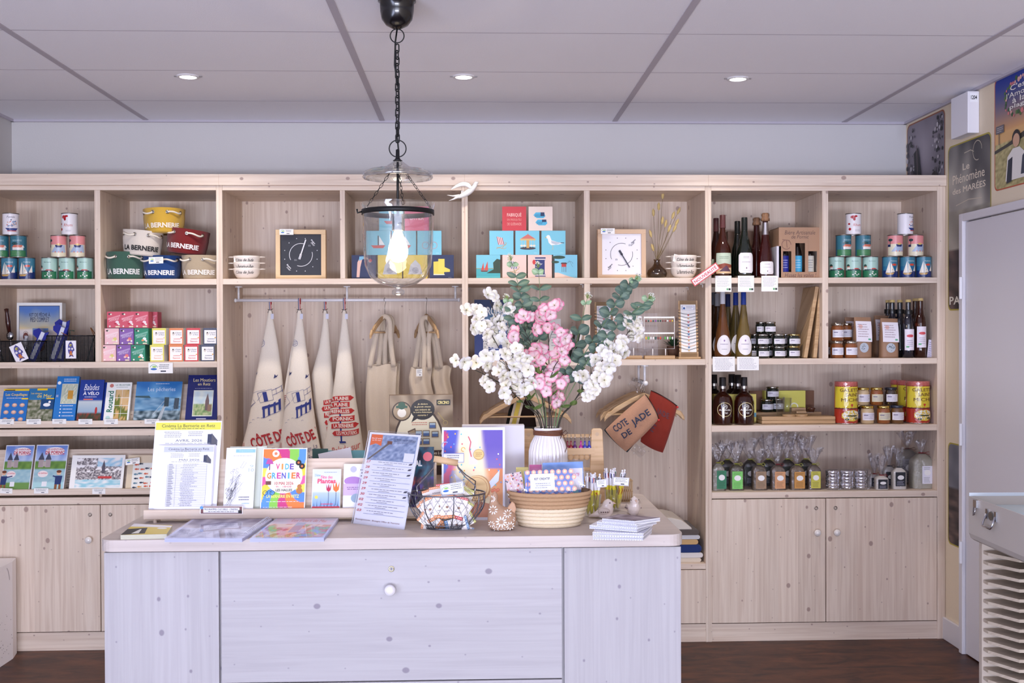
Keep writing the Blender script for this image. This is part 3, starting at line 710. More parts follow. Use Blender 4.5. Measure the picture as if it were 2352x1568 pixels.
# ------------------------------------------------------------------ small soap boxes
SB=.0655
def box_art(body,txtc,blob,style):
    def a(s):
        if style == 'flower':
            s.rect(0,0,1,.04,(90,60,60));s.poly([(.06,.5),(.94,.72),(.94,.82),(.06,.6)],mixc(body,(255,255,255),.35));s.text('Senteur',.12,.46,.88,.66,mixc(body,(255,255,255),.65),0,.2,.22)
            s.circ(.2,.86,.12,(60,50,50),ry=.05);s.circ(.28,.84,.06,(230,226,210));s.circ(.72,.36,.13,blob[0],ry=.1);s.circ(.6,.28,.1,blob[1],ry=.06);s.circ(.84,.24,.07,(240,232,220),ry=.06);s.rect(.6,.06,.9,.13,(238,226,190));s.circ(.2,.12,.06,(240,230,226))
        else:
            s.rect(.08,.07,.92,.88,(246,242,238));s.circ(.3,.66,.09,(216,206,196),ry=.1);s.circ(.3,.72,.05,(60,50,50));s.text('Le Savonnier',.42,.68,.88,.78,(60,60,90),0,.3);s.text('du Marais',.48,.57,.86,.65,(60,60,90),0,.3)
            s.lines(.3,.3,.85,.4,1,txtc,seed=8);s.text('Savon',.28,.16,.8,.26,txtc,.01);s.circ(.86,.42,.05,blob[0])
    return a
BX={'pink':((204,84,104),(240,200,205),[(240,220,226),(190,40,70)],'flower'),'rose':((236,190,196),(200,90,110),[(220,206,120),(236,226,190)],'flower'),
      'purple':((134,92,166),(200,80,110),[(226,120,120),(236,190,180)],'flower'),'green':((44,136,104),(230,240,230),[(236,244,240),(226,150,100)],'flower'),
      'yellow':((226,218,96),(224,160,110),[(236,226,150)],'lab'),'orange':((224,130,76),(214,90,60),[(226,100,80)],'lab'),'red':((206,56,64),(206,60,60),[(230,180,80)],'lab'),'black':((60,66,90),(60,70,110),[(230,170,60)],'lab')}
_bx={}
def soap(kind,px0,px1,row,Y,label):
    x=(xat(px0,800,Y)+xat(px1,800,Y))/2;z=S2+row*(SB*1.2)
    if kind not in _bx:
        body,tc_,blob,st=BX[kind];t=thing('soap_box',label,'box',(x,Y,z),group='small boxed soaps');h=SB*1.195;w_=SB
        mb=MB();mb.box(-w_/2,w_/2,0,.07,0,h,body if st == 'flower' else (240,234,228),'paper');s=front(mb,w_,h);s.rect(0,0,1,1,body);
        if st != 'flower':
            for i in range(9):s.circ(.06+.11*i,.96,.03,mixc(body,(255,255,255),.3),n=6)
        box_art(body,tc_,blob,st)(s);mb.build('carton',t)
        mb=MB();mb.box(-w_/2+.004,w_/2-.004,.012,.058,h,h+.0008,mixc(body,(255,255,255),.5),'paper');mb.build('lid_flap',t);_bx[kind]=t;return t
    return dup(_bx[kind],(x,Y,z),label=label)
YSB=5.225
for i,(a,b_) in enumerate(((247,278),(279,308),(309,341))):soap('pink',a,b_,2,YSB,'bright pink soap box on top of the stack, ' + ['left one','middle one','right one'][i])
for r_,xs_ in ((1,((241,273),(275,307),(309,341))),(0,((234,266),(268,300),(301,333)))):
    for kd,(a,b_),nm in zip(('rose','purple','green'),xs_,('pale pink','purple','green')):soap(kd,a,b_,r_,YSB,f'{nm} printed soap box in the ' + ('middle layer under the bright pink boxes' if r_ else 'bottom layer on the shelf'))
for r_,xs_ in ((1,((349,382),(389,421),(428,460),(467,499))),(0,((344,377),(388,420),(423,456),(461,493)))):
    for kd,(a,b_) in zip(('yellow','orange','red','black'),xs_):soap(kd,a,b_,r_,YSB,f'white soap box with {kd} border, ' + ('upper row by the price card' if r_ else 'lower row standing on the shelf'))
for i,(px,py) in enumerate(((351,733),(345,773),(337,811))):
    soap(['pink','green','green'][i],px-21,px+11,2-i,YSB+.085,['bright pink soap box peeping out behind the top row','green soap box peeping out behind the middle layer','green soap box peeping out behind the bottom layer'][i])
price('price card with green and blue logo under the soap boxes',341,397,833,857,YS-.014,seed=4,logo=True)

# ------------------------------------------------------------------ fishing kit, mesh baskets
def art_kit(s):
    s.rect(.05,.04,.95,.95,(70,66,72))
    s.grid(.06,.05,.94,.94,22,26,lambda u,v:mixc((232,206,150),(80,120,190),(v-.55)*2.6+.3*nz(u,v,4)) if v > .55 else mixc((214,214,224),(236,216,200),.5+nz(u,v,5)))
    s.text('KIT DE PÊCHE À',.28,.76,.74,.84,(50,60,90),.02);s.text('PIED COMPLET',.30,.67,.72,.75,(50,60,90),.02)
    s.circ(.2,.42,.06,(120,60,50),ry=.07);s.arc(.2,.47,.05,0,PI,.008,(90,60,50));s.grid(.35,.3,.7,.56,12,10,lambda u,v:mixc((214,160,90),(90,130,190),v+nz(u,v,5)*.6))
    s.arc(.53,.33,.09,0,PI,.012,(90,70,60));s.circ(.53,.26,.1,(190,110,60),ry=.1);s.lines(.14,.28,.28,.34,2,(90,90,100))
kit=card('fishing_kit_box','white box picturing a beach, titled KIT DE PÊCHE À PIED COMPLET','box',38,142,695,832,5.42,art_kit,t=.05,z0=S2,tilt=.03)
def mesh_basket(label,px0,px1,pyt,Y,dep):
    x0,x1=xat(px0,800,Y),xat(px1,800,Y);w_=x1-x0;h=UY(px0,pyt,Y).z-S2
    t=thing('wire_mesh_basket',label,'basket',((x0+x1)/2,Y,S2),group='black mesh baskets')
    mb=MB();st=.0062;bl=(20,20,24);r=.0008
    def side(p0,p1,n):
        for i in range(n+1):
            p=p0.lerp(p1,i/n);mb.box(min(p.x,p.x)-r,p.x+r,p.y-r,p.y+r,0,h,bl,'iron')
        d=(p1-p0);
        for j in range(int(h/st)+1):
            z=j*st;a,b_=sorted((p0.x,p1.x));c,e=sorted((p0.y,p1.y));mb.box(a-r,b_+r,c-r,e+r,z,z+.0016,bl,'iron')
    q=[V((-w_/2,0,0)),V((w_/2,0,0)),V((w_/2,dep,0)),V((-w_/2,dep,0))]
    side(q[0],q[1],int(w_/st));side(q[1],q[2],14);side(q[2],q[3],int(w_/st/1.5));side(q[3],q[0],14)
    mb.box(-w_/2,w_/2,0,dep,0,.001,bl,'iron');mb.build('mesh_body',t)
    mb=MB();mb.tube([(a.x,a.y,h) for a in q],.0022,8,(50,50,56),'metal',closed=True);mb.build('rim_wire',t)
    return t
mesh_basket('black wire mesh basket at the left frame edge, holding utensils',-42,94,784,5.24,.17);mesh_basket('black wire mesh basket beside the divider, holding blue packs',107,216,771,5.24,.17)
def fishcard(label,px0,px1,pyt,pyb,Y,ry):
    def art(s):
        s.poly([(.46+.28*math.cos(a)*(1 if math.cos(a) > 0 else .9),.56+.36*math.sin(a)) for a in [2*PI*k/24 for k in range(24)]],(78,74,150))
        s.poly([(.5,.96),(.36,.82),(.66,.82)],(60,58,130));s.poly([(.3,.06),(.42,.3),(.6,.3),(.78,.08),(.54,.14)],(50,48,120));s.poly([(.72,.66),(.84,.5),(.8,.4),(.68,.45)],(60,56,130))
        s.circ(.48,.74,.12,(206,190,90));s.circ(.52,.72,.06,(40,60,60));s.circ(.34,.55,.1,(220,216,220));s.circ(.62,.54,.1,(220,216,220));s.poly([(.4,.42),(.58,.42),(.66,.14),(.5,.2),(.36,.16)],(196,120,60));s.circ(.48,.36,.06,(196,60,50))
    return card('fish_sticker_card',label,'card',px0,px1,pyt,pyb,Y,art,t=.0012,ry=ry,col=(236,232,240))
o=fishcard('white card with a purple fish, hanging tilted on the left mesh basket',32,62,786,828,5.232,.0);o.rotation_euler=(0,-.42,0);o.location=UY(52,831,5.232)+V((0,0,.004))
fishcard('white card with a purple fish on the front of the right mesh basket',151,175,782,823,5.234,0)
# blue packs in the baskets
def bluepack(label,px,py,Y,lean,L=.15):
    p=UY(px,py,Y);mb=MB()
    pts=[(-.016,0),(.016,0),(.020,L),(.0,L-.014),(-.03,L-.002),(-.05,L-.022),(-.044,L-.04),(-.02,L-.05)]
    mb.prism(pts,0,.006,(26,36,140),'gloss');mb.box(-.013,.005,-.0006,0,.01,L-.012,(214,216,228),'gloss');mb.box(-.01,.002,-.0012,-.0007,L*.55,L*.68,(60,66,120),'paper')
    tagit(mb.build('blue_tool_pack',None,(p.x,Y,S2+.003),(0,lean,0)),label,'tool pack','blue packed shellfish tools')
bluepack('blue packed shellfish tool leaning right in the left mesh basket',72,830,5.30,.42,.16);bluepack('blue packed shellfish tool behind, in the right mesh basket',138,828,5.34,.14,.20);bluepack('blue packed shellfish tool in front, leaning in the right mesh basket',120,828,5.30,.34,.18)
# oyster knives / utensils
for i,(px,lean,L,c_) in enumerate(((2,-.25,.24,(70,30,26)),(14,-.3,.22,(100,48,36)),(30,-.12,.25,(60,26,22)),(44,.2,.12,(190,190,196)))):
    p=UY(px,820,5.33);t=thing('shellfish_tool',['dark wooden handled rake half out of frame in the left mesh basket','reddish handled tool leaning left in the mesh basket','dark brown handled tool standing tallest in the left mesh basket','short shiny metal scoop in the left mesh basket'][i],'hand tool',(p.x,5.27+.03*i,S2+.004),group='hand tools in the mesh basket',rot=(0,lean,0))
    mb=MB();mb.lathe([(0,.0),(.004,.0),(.004,L*.55),(0,L*.55)],10,(180,180,186),'chrome');mb.ball((0,0,L*.48),.018,(170,172,180),'chrome',sc_=(1,.5,1.2));mb.build('metal_head',t)
    mb=MB();mb.lathe([(0,L*.55),(.009,L*.55),(.012,L*.75),(.008,L*.92),(.011,L),(0,L+.003)],12,c_,'gloss');mb.build('handle',t)
for i,(px,lean) in enumerate(((186,-.35),(200,.3),(211,.1))):
    p=UY(px,820,5.33);mb=MB();mb.tube([(0,0,0),(0,0,.12),(.012,0,.15),(.03,0,.14)],.003,8,(50,60,50),'iron');mb.tube([(0,0,.12),(-.03,0,.155)],.002,6,(150,90,40),'iron')
    tagit(mb.build('small_rake',None,(p.x,5.30+.03*i,S2+.004),(0,lean,0)),['small dark hooked rake leaning left in the right mesh basket','small dark hooked rake leaning right in the right mesh basket','small dark hooked rake upright against the divider'][i],'hand tool','hand tools in the mesh basket')

# ------------------------------------------------------------------ sloping book ledges
def ledge(label,zl,zh,ztop,zbase):
    t=thing('book_ledge',label,'book display',((A0+.03+AB-.0145)/2,YS,zbase));hw=(AB-.0145-A0-.03)/2-.002
    mb=MB();mb.box(-hw,hw,-.004,.012,zl-zbase,zh-zbase,mat='pine_h');mb.box(-hw,hw,.012,.07,zl-zbase,zl-zbase+.012,mat='pine_h');mb.build('lip',t,bev=.0015)
    L=ztop-zl;a=.36
    mb=MB();mb.T=Matrix.Translation((0,.062,zl-zbase+.006)) @ Matrix.Rotation(-a,4,'X');mb.box(-hw,hw,0,.012,0,L/math.cos(a),mat='pine_h');mb.build('sloping_board',t,bev=.0015)
    mb=MB();
    for x in (-hw+.05,0,hw-.05):mb.cyl((x,.03,0),.006,zl-zbase+.002,12,(220,196,176),'matte');mb.cyl((x,.13,0),.006,zl-zbase+.1,12,(220,196,176),'matte')
    mb.build('peg',t)
ledge('sloping pine ledge holding the blue coastal guide books',1.047,1.078,1.235,1.039);ledge('sloping pine ledge holding the children books and sketchbook',.731,.758,.925,.719)
mb=MB();rr=random.Random(4)
for x0,x1 in ((-1.97,-1.75),(-1.72,-1.45)):
    for q in range(5):
        mb.tube([(x0+(x1-x0)*i/9,YS+.012+.004*q+.004*rr.random(),1.0405+.0012*q+.002*rr.random()) for i in range(10)],.0022,5,(20,20,22),'iron')
tagit(mb.build('black_cord'),'black cords lying on the shelf edge under the blue books','cord')

BL=(40,110,180)
def noisebook(top,mid,low,sp=.5):
    return lambda u,v:mixc(mid,top,(v-sp)*3+nz(u,v,6)*.5) if v > sp else mixc(low,mid,.4+.9*nz(u+3,v,9))
def a_coq(s):
    s.rect(0,0,1,1,(36,112,190));s.rect(0,.945,1,1,(236,200,40));s.rect(.05,.95,.45,.975,(30,30,40));s.text('Les Coquillages',.1,.78,.95,.88,(236,210,80),.01);s.lines(.1,.72,.9,.76,1,(230,230,236));s.rect(.74,.7,1,.74,(236,200,40))
    for i in range(3):
        for j in range(3):s.circ(.2+.3*i,.14+.2*j,.1,(206,160,140),ry=.055);s.circ(.2+.3*i,.15+.2*j,.06,(236,200,180),ry=.03)
def a_mer(s):
    s.rect(0,0,1,1,(40,116,170));s.rect(.3,.945,.7,1,(236,200,40));s.text('Les oiseaux',.08,.84,.5,.89,(236,210,80));s.text('de Mer',.32,.74,.9,.84,(240,214,90),.01)
    s.grid(0,0,1,.68,16,18,lambda u,v:mixc((70,80,50),(180,176,160),.5+nz(u,v,9)*1.2));s.rect(.5,.42,1,.7,(24,70,120));s.circ(.74,.54,.14,(240,240,240),ry=.05);s.circ(.84,.62,.05,(240,240,240));s.rect(.7,.7,1,.73,(236,200,40))
def a_ign(s):
    s.rect(0,0,1,1,(40,120,196));s.rect(.26,.42,.98,.84,(224,216,190));s.grid(.27,.43,.97,.83,14,12,lambda u,v:mixc((236,228,206),(150,170,150),.5+nz(u,v,12)));s.rect(.56,.52,.8,.7,(206,150,60))
    s.circ(.12,.86,.08,(240,240,240));s.lines(.3,.88,.95,.96,2,(230,236,246));s.text('RANDONNÉE',.04,.56,.14,.62,(240,240,240),.01)
    s.rect(0,0,1,.06,(230,232,236))
    for i in range(4):s.circ(.3,.38-.07*i,.035,(230,236,244),n=8);s.lines(.38,.36-.07*i,.95,.4-.07*i,1,(226,232,244),seed=i+2)
def a_velo(s):
    s.grid(0,0,1,1,16,22,lambda u,v:(30,60,150) if v > .52 else (mixc((110,150,190),(190,200,206),v*2) if v > .26 else mixc((50,70,50),(150,60,50),.4+nz(u,v,10)*1.3)))
    s.text('Balades',.18,.76,.82,.9,(240,240,244),.0,.3);s.text('À VÉLO',.16,.65,.84,.74,(240,240,246),.03);s.lines(.2,.59,.8,.63,1,(230,230,240));s.rect(.2,.54,.6,.565,(220,110,90));s.circ(.78,.3,.05,(180,50,50),ry=.08)
def a_rout(s):
    s.rect(0,0,1,1,(240,240,236));s.text('LA VÉLODYSSÉE',.36,.92,.94,.96,(40,110,90),.02);s.lines(.36,.87,.9,.9,1,(120,140,130));s.circ(.2,.92,.08,(200,120,110))
    s.grid(.38,.05,.93,.82,12,16,lambda u,v:[(210,170,110),(110,120,50),(216,180,130)][int((u*1.2+v*2.5+nz(u,v,5)) % 3)]);s.rect(.65,.05,.66,.82,(240,240,236))
    for i in range(1,4):s.rect(.38,.05+.19*i,.93,.06+.19*i,(240,240,236))
    s.text('Routard',-.24,.47,.64,.6,(16,110,84),.02,0,PI/2);s.circ(.17,.14,.09,(190,220,216));
def a_pech(s):
    def fn(u,v):
        if v > .62:return mixc((120,176,216),(40,110,180),(v-.62)*3+nz(u,v,4)*.8)
        if v > .3:return mixc((150,186,210),(70,120,160),.5+nz(u,v*4,6))
        return mixc((40,60,70),(180,200,210),.45+1.2*nz(u*1.3,v*1.6,8))
    s.grid(0,0,1,1,34,28,fn);s.text('Les pêcheries',.26,.74,.86,.86,(206,222,236),0);s.lines(.4,.93,.75,.965,1,(220,230,240));s.poly([(.0,.66),(.3,.66),(.34,.6),(.0,.62)],(60,90,100))
    s.poly([(.5,.05),(.6,.08),(.70,.52),(.66,.52)],(170,180,186));s.line([(.4,.2),(.66,.56)],.008,(200,206,210));s.line([(.72,.5),(.55,.1)],.008,(200,206,210));s.rect(.64,.4,.74,.62,(60,76,84));s.rect(.86,.34,.96,.6,(70,84,96))
    for x in (.87,.9,.94):s.line([(x,.6),(x-.03,.3)],.008,(40,50,60))
def a_mout(s):
    s.rect(0,0,1,1,(24,34,104));s.text('Les Moutiers',.17,.86,.87,.93,(222,206,150),.01);s.text('en Retz',.32,.78,.72,.84,(222,206,150),.01);s.lines(.2,.71,.84,.73,1,(190,190,210));s.rect(.21,.14,.84,.68,(228,232,214))
    s.grid(.23,.16,.82,.66,16,18,lambda u,v:mixc((226,234,226),(190,214,226),nz(u,v,4)+.4) if v > .45 else mixc((110,150,90),(206,206,160),.5+nz(u,v,9)))
    s.poly([(.6,.26),(.6,.46),(.66,.62),(.72,.46),(.72,.26)],(120,100,100));s.rect(.68,.24,.8,.38,(150,120,100));s.rect(.35,.08,.66,.1,(200,200,220))
bs=[('book','blue book Les Coquillages with nine shells on the cover',-2,57,893,a_coq,BL,.012),('book','blue and green seabird book beside the shells book',58,117,892,a_mer,BL,.012),
      ('folded_map','tall blue hiking map, tallest on the upper book ledge',119,170,864,a_ign,BL,.02),('book','dark blue cycling guide titled À VÉLO',174,229,872,a_velo,(30,50,130),.012),
      ('book','white cycling guide with Routard written up its side',236,294,878,a_rout,(236,236,232),.014),('book','wide sea-coloured book titled Les pêcheries',305,411,876,a_pech,(200,210,220),.010),
      ('book','navy book Les Moutiers en Retz with a church picture',424,497,861,a_mout,(24,34,104),.012)]
for nm,lb,a,b_,pt,art,ed,th in bs:
    card(nm,lb,'map' if 'map' in nm else 'book',a,b_,pt,967,YS+.016,art,t=th,z0=1.062,tilt=.34,edge=ed,mat='gloss')
card('book','spare blue cycling guide peeping out behind the front one','book',186,241,878,967,YS+.036,None,t=.015,z0=1.064,tilt=.34,col=(30,56,140),mat='gloss')
def a_porn(k_):
    def a(s):
        s.grid(.02,.02,.98,.98,22,28,lambda u,v:mixc((190,206,236),(110,140,210),(v-.7)*4+nz(u,v,4)) if v > .66 else ((mixc((120,160,70),(90,130,60),nz(u,v,8)+.5)) if v > .48 else (mixc((170,200,206),(140,180,196),nz(u*2,v*5,4)+.5) if v > .2 else ((110,150,80) if k_ == 0 else (176,216,220)))))
        s.circ(.6,.86,.3,(244,236,240),ry=.09);s.text('LES AVENTURES',.34,.885,.86,.92,(200,60,80),.02);s.text('DE PORNIC',.3,.80,.9,.87,(196,50,70),.03);s.rect(.3,.785,.9,.792,(200,60,80))
        for x in (.12,.34):s.rect(x,.52,x+.16,.68,(176,160,160));s.poly([(x-.02,.68),(x+.18,.68),(x+.08,.84)],(70,74,96))
        s.rect(.26,.54,.36,.64,(190,176,170));s.circ(.3,.38,.16,(240,226,226),ry=.07);s.text('LE CHÂTEAU',.16,.38,.44,.42,(200,60,80),.02)
        x=.06 if k_ == 0 else .8
        s.poly([(x-.1,.34),(x+.12,.34),(x+.09,.16),(x-.1,.16)],(36,56,110));s.circ(x,.4,.07,(226,180,150));s.circ(x,.43,.08,(110,60,40),ry=.03);s.rect(x-.1,.05,x-.02,.16,(140,90,60));s.rect(x+.03,.05,x+.1,.16,(140,90,60));s.line([(x,.3),(x+(.3 if k_ == 0 else -.18),.34)],.04,(36,56,110))
        s.rect(.3,.12,.46,.22,(236,236,240))
    return a
card('book','children book about Pornic with castle, at the left frame edge of the lower ledge','book',0,66,1022,1125,YS+.016,a_porn(0),t=.006,z0=.743,tilt=.34,mat='gloss',col=(236,236,244))
card('book','children book about Pornic with castle and figure at right, beside the sketchbook','book',71,145,1021,1125,YS+.016,a_porn(1),t=.006,z0=.743,tilt=.34,mat='gloss',col=(236,236,244))
def a_sketch(s):
    s.grid(.1,.12,.95,.92,60,36,lambda u,v:(lambda d:(244,240,240) if v > .5 and d < .35 and not (u > .45 and v > .7) else (mixc((150,200,226),(244,240,240),abs(nz(u,v,5))*2) if (u > .45 and v > .7) else (mixc((70,64,72),(236,228,226),.5+1.3*nz(u,v,26,3)) if v > .25 else mixc((150,206,220),(244,242,242),.4+1.2*nz(u,v*2,7)))))(.5+nz(u,v,9)))
    s.poly([(.58,.5),(.58,.7),(.61,.86),(.64,.7),(.64,.5)],(90,84,96));s.poly([(.44,.5),(.45,.74),(.47,.5)],(100,90,96));s.rect(.52,.36,.78,.42,(196,60,60));s.rect(.3,.02,.6,.05,(60,60,80))
o=card('sketchbook','spiral-bound sketchbook with a watercolour of a harbour town','book',157,280,1045,1125,YS+.016,a_sketch,t=.006,z0=.743,tilt=.34)
mb=MB();h_=.17
for i in range(21):mb.tube([(-.128+.008*math.cos(a)-.004,.003+.006*math.sin(a),.006+i*.0078) for a in [2*PI*k/8 for k in range(8)]],.0009,4,(40,40,44),'metal',closed=True)
mb.build('spiral_binding',o)
def a_stick(s):
    rr=random.Random(9);s.rect(.2,.02,1,.78,(240,240,232))
    for i in range(22):
        x,y=.3+.2*(i % 4)+rr.uniform(-.04,.04),.1+.13*(i//4)+rr.uniform(-.03,.03);c_=rr.choice([(210,100,70),(50,60,80),(226,160,80),(90,130,150)])
        s.circ(x,y,.06,c_,ry=.025,n=8);s.poly([(x+.05,y),(x+.09,y+.03),(x+.09,y-.03)],c_)
card('sticker_sheet','cream sheet printed with orange and blue sea animals','sticker sheet',287,352,1045,1125,YS+.022,a_stick,t=.003,z0=.745,tilt=.34,col=(226,208,180))
for i,(a,b_,c_,d) in enumerate(((0,32,962,974),(61,94,962,974),(120,152,962,973),(180,212,962,974),(239,271,962,974),(332,365,962,973))):
    price(['price card under the shells book','price card under the seabird book','price card under the hiking map','price card under the dark blue cycling guide','price card under the white Routard guide','price card under the pêcheries book'][i],a,b_,c_,d,YS-.006,seed=i)
for i,(a,b_,c_,d) in enumerate(((0,28,1121,1133),(78,111,1121,1133),(212,242,1122,1134))):
    price(['price card under the first Pornic book','price card under the second Pornic book','price card under the sketchbook'][i],a,b_,c_,d,YS-.006,seed=i+9,ry=.05 if i == 0 else 0)
price('price card with logo stuck above the sea animal stickers',288,321,1052,1066,YS+.033,seed=5,logo=True,ry=-.12,tilt=.34)

# ------------------------------------------------------------------ square picture tiles
def a_tile(k):
    P_,B_,NV=(232,204,194),(120,196,216),(32,44,84)
    def f(s):
        bg={'sail':B_,'chairp':P_,'sock':P_,'hut':(130,200,226),'chair':(124,200,220),'carousel':(124,200,220),'gull':(124,200,220),'red':(204,56,66),'shoe':(236,216,204),
              'swim':NV,'yellow':(226,200,80),'boot':NV,'blue':(124,196,216),'pinkt':(216,96,130),'bike':(124,196,216)}[k]
        s.rect(0,0,1,1,bg)
        if k not in ('red','yellow'):s.lines(.76,.05,.92,.1,1,mixc(bg,(255,255,255),.5))
        if k == 'sail':
            s.rect(0,0,1,.42,(70,170,180));s.rect(0,.42,.8,.45,(150,150,110));s.poly([(.42,.24),(1,.24),(1,.8),(.86,.84),(.7,.68),(.72,.4)],(44,66,50));s.poly([(.2,.36),(.3,.7),(.32,.36)],(200,70,60));s.poly([(.33,.36),(.47,.74),(.49,.36)],(206,76,64));s.poly([(.17,.35),(.5,.35),(.45,.3),(.22,.3)],(110,50,40));s.rect(0,0,1,.12,(90,190,200))
        elif k in ('chair','chairp'):
            c_=(200,50,60) if k == 'chair' else (40,60,130)
            s.line([(.28,.25),(.7,.42)],.02,(190,160,110));s.line([(.3,.32),(.62,.25),(.7,.3)],.02,(190,160,110));s.line([(.5,.25),(.72,.5),(.62,.52)],.02,(190,160,110))
            for i in range(7):s.poly([(.30+.035*i,.76-.008*i),(.33+.035*i,.755-.008*i),(.40+.035*i,.42),(.37+.035*i,.42)],c_ if i % 2 == 0 else (240,236,230))
        elif k == 'carousel':
            s.poly([(.2,.66),(.52,.86),(.84,.66)],(206,110,100));s.rect(.2,.6,.84,.67,(214,180,120));s.circ(.52,.27,.33,(60,56,66),ry=.06);s.rect(.46,.28,.58,.6,(206,160,90))
            for x in (.26,.38,.66,.78):s.rect(x,.3,x+.012,.6,(220,200,160));s.circ(x,.38,.06,(236,226,206),ry=.04)
            s.line([(.52,.84),(.52,.9)],.012,(180,90,80))
        elif k == 'gull':
            s.poly([(.24,.72),(.34,.8),(.42,.6),(.78,.5),(.9,.48),(.7,.42),(.4,.4),(.3,.5)],(240,240,240));s.poly([(.4,.58),(.86,.5),(.6,.42),(.42,.48)],(190,196,206));s.circ(.28,.74,.08,(244,244,244));s.poly([(.2,.75),(.13,.7),(.21,.7)],(220,180,90));s.rect(.8,.48,.94,.51,(50,50,60));s.line([(.46,.4),(.48,.24),(.42,.22)],.018,(216,190,130))
        elif k == 'red':
            s.text('FABRIQUÉ',.2,.56,.8,.76,(238,200,190),.01);s.text('EN PRESQU\'ÎLE',.21,.4,.8,.52,(226,150,140));s.text('DE GUÉRANDE',.21,.22,.8,.36,(230,170,160))
        elif k == 'shoe':
            for x,y,r_ in ((.2,.56,0),(.28,.26,0)):
                s.poly([(x,y+.08),(x+.1,y+.2),(x+.3,y+.2),(x+.46,y+.16),(x+.5,y+.04),(x+.42,y-.04),(x+.14,y-.04)],(80,180,216))
                for i in range(5):s.line([(x+.06+.05*i,y),(x+.1+.05*i,y+.12)],.014,(40,90,130))
            s.rect(.5,.6,.66,.76,(30,50,90));s.rect(.56,.36,.74,.46,(30,50,90))
        elif k == 'sock':
            s.rect(.3,.1,.74,.9,(40,54,116));s.rect(.26,.8,.74,.84,(236,230,226));s.rect(.3,.14,.74,.18,(236,230,226));s.rect(.7,.2,.78,.78,(232,204,194));s.circ(.26,.7,.07,(210,60,60),ry=.1)
        elif k == 'hut':
            s.poly([(0,0),(1,0),(.6,.12),(.2,.26),(0,.26)],(236,206,190));s.rect(0,0,.05,.9,(60,50,46));s.circ(.22,.9,.28,(44,74,56),ry=.07);s.circ(.08,.7,.16,(44,74,56),ry=.05);s.rect(.34,.5,.54,.64,(190,60,56));s.poly([(.3,.62),(.58,.62),(.54,.68),(.34,.68)],(90,60,60))
            for x in (.35,.43,.51):s.rect(x,.28,x+.015,.5,(80,60,60))
            s.arc(.7,.6,.12,.2,2.6,.01,(90,100,110));s.line([(.55,.6),(.66,.78),(.8,.5)],.008,(90,90,100))
        elif k == 'swim':
            s.poly([(.2,.08),(.32,.08),(.36,.5),(.44,.84),(.7,.82),(.62,.92),(.36,.94),(.24,.7)],(226,186,170));s.poly([(.3,.76),(.5,.84),(.5,.95),(.32,.94)],(120,180,210));s.circ(.76,.76,.07,(226,186,170));s.circ(.78,.78,.06,(200,60,60))
        elif k == 'boot':
            s.poly([(.16,.2),(.16,.72),(.38,.74),(.38,.38),(.6,.3),(.6,.2)],(216,200,80));s.poly([(.36,.28),(.36,.84),(.62,.84),(.62,.5),(.84,.4),(.84,.3)],(226,208,90));s.rect(.16,.17,.62,.21,(236,230,200))
        elif k == 'yellow':s.poly([(.2,.2),(.3,.6),(.5,.8),(.7,.6),(.8,.2)],(200,200,206));s.circ(.5,.36,.14,(170,170,180))
        elif k == 'blue':s.poly([(.2,.4),(.8,.4),(.7,.28),(.3,.28)],(200,80,70));s.rect(.48,.4,.52,.8,(90,70,60));s.poly([(.54,.42),(.54,.78),(.76,.42)],(240,240,240))
        elif k == 'pinkt':s.text('LA MER',.22,.45,.78,.62,(240,220,226),.02)
        elif k == 'bike':s.arc(.34,.4,.14,0,6.28,.016,(210,120,110));s.arc(.68,.4,.14,0,6.28,.016,(210,120,110));s.line([(.34,.4),(.5,.6),(.68,.4),(.48,.4),(.5,.6)],.014,(90,110,130))
    return f
def tile(kind,px0,px1,row,label,grp):
    Y=5.27;x=(xat(px0,610,Y)+xat(px1,610,Y))/2;w_=.1155;z=S1+row*(w_+.0005)
    mb=MB();mb.box(-w_/2,w_/2,0,.028,0,w_,(186,206,214) if kind not in ('swim','boot') else (70,76,96),'paper');s=front(mb,w_,w_);a_tile(kind)(s)
    tagit(mb.build('picture_tile',None,(x,Y,z)),label,'picture tile',grp)
G1='picture tiles stacked in a pyramid, right of the lamp';G2='picture tiles stacked behind the glass lamp'
for kd,a,b_,r_,lb in [('sail',1094,1149,0,'square tile with red-sailed boat and dark trees'),('chairp',1154,1209,0,'square pink tile with blue striped deck chair'),('sock',1213,1267,0,'square pink tile with a navy beach towel'),('hut',1271,1326,0,'square tile with red fishing hut on stilts and pine'),
    ('chair',1125,1179,1,'square blue tile with red striped deck chair'),('carousel',1184,1239,1,'square blue tile with a carousel'),('gull',1244,1299,1,'square blue tile with a standing gull'),
    ('red',1155,1208,2,'square red tile reading FABRIQUÉ EN PRESQU\'ÎLE DE GUÉRANDE'),('shoe',1215,1269,2,'square cream tile with turquoise jelly sandals')]:
    tile(kd,a,b_,r_,lb,G1)
for kd,a,b_,r_,lb in [('swim',808,863,0,'square navy tile with a diving swimmer, left behind the glass lamp'),('yellow',868,923,0,'square yellow tile seen through the lamp glass, left of two'),('yellow',927,981,0,'square yellow tile seen through the lamp glass, right of two'),('boot',987,1042,0,'square navy tile with yellow rubber boots'),
    ('blue',842,896,1,'light blue tile seen through the lamp glass, leftmost of middle row'),('blue',901,955,1,'light blue tile seen through the lamp glass, centre of middle row'),('bike',959,1014,1,'light blue bicycle tile, right edge showing beside the lamp'),
    ('blue',872,926,2,'light blue tile at the top left behind the lamp glass'),('pinkt',931,985,2,'pink tile at the top right behind the lamp glass')]:
    tile(kd,a,b_,r_,lb,G2)

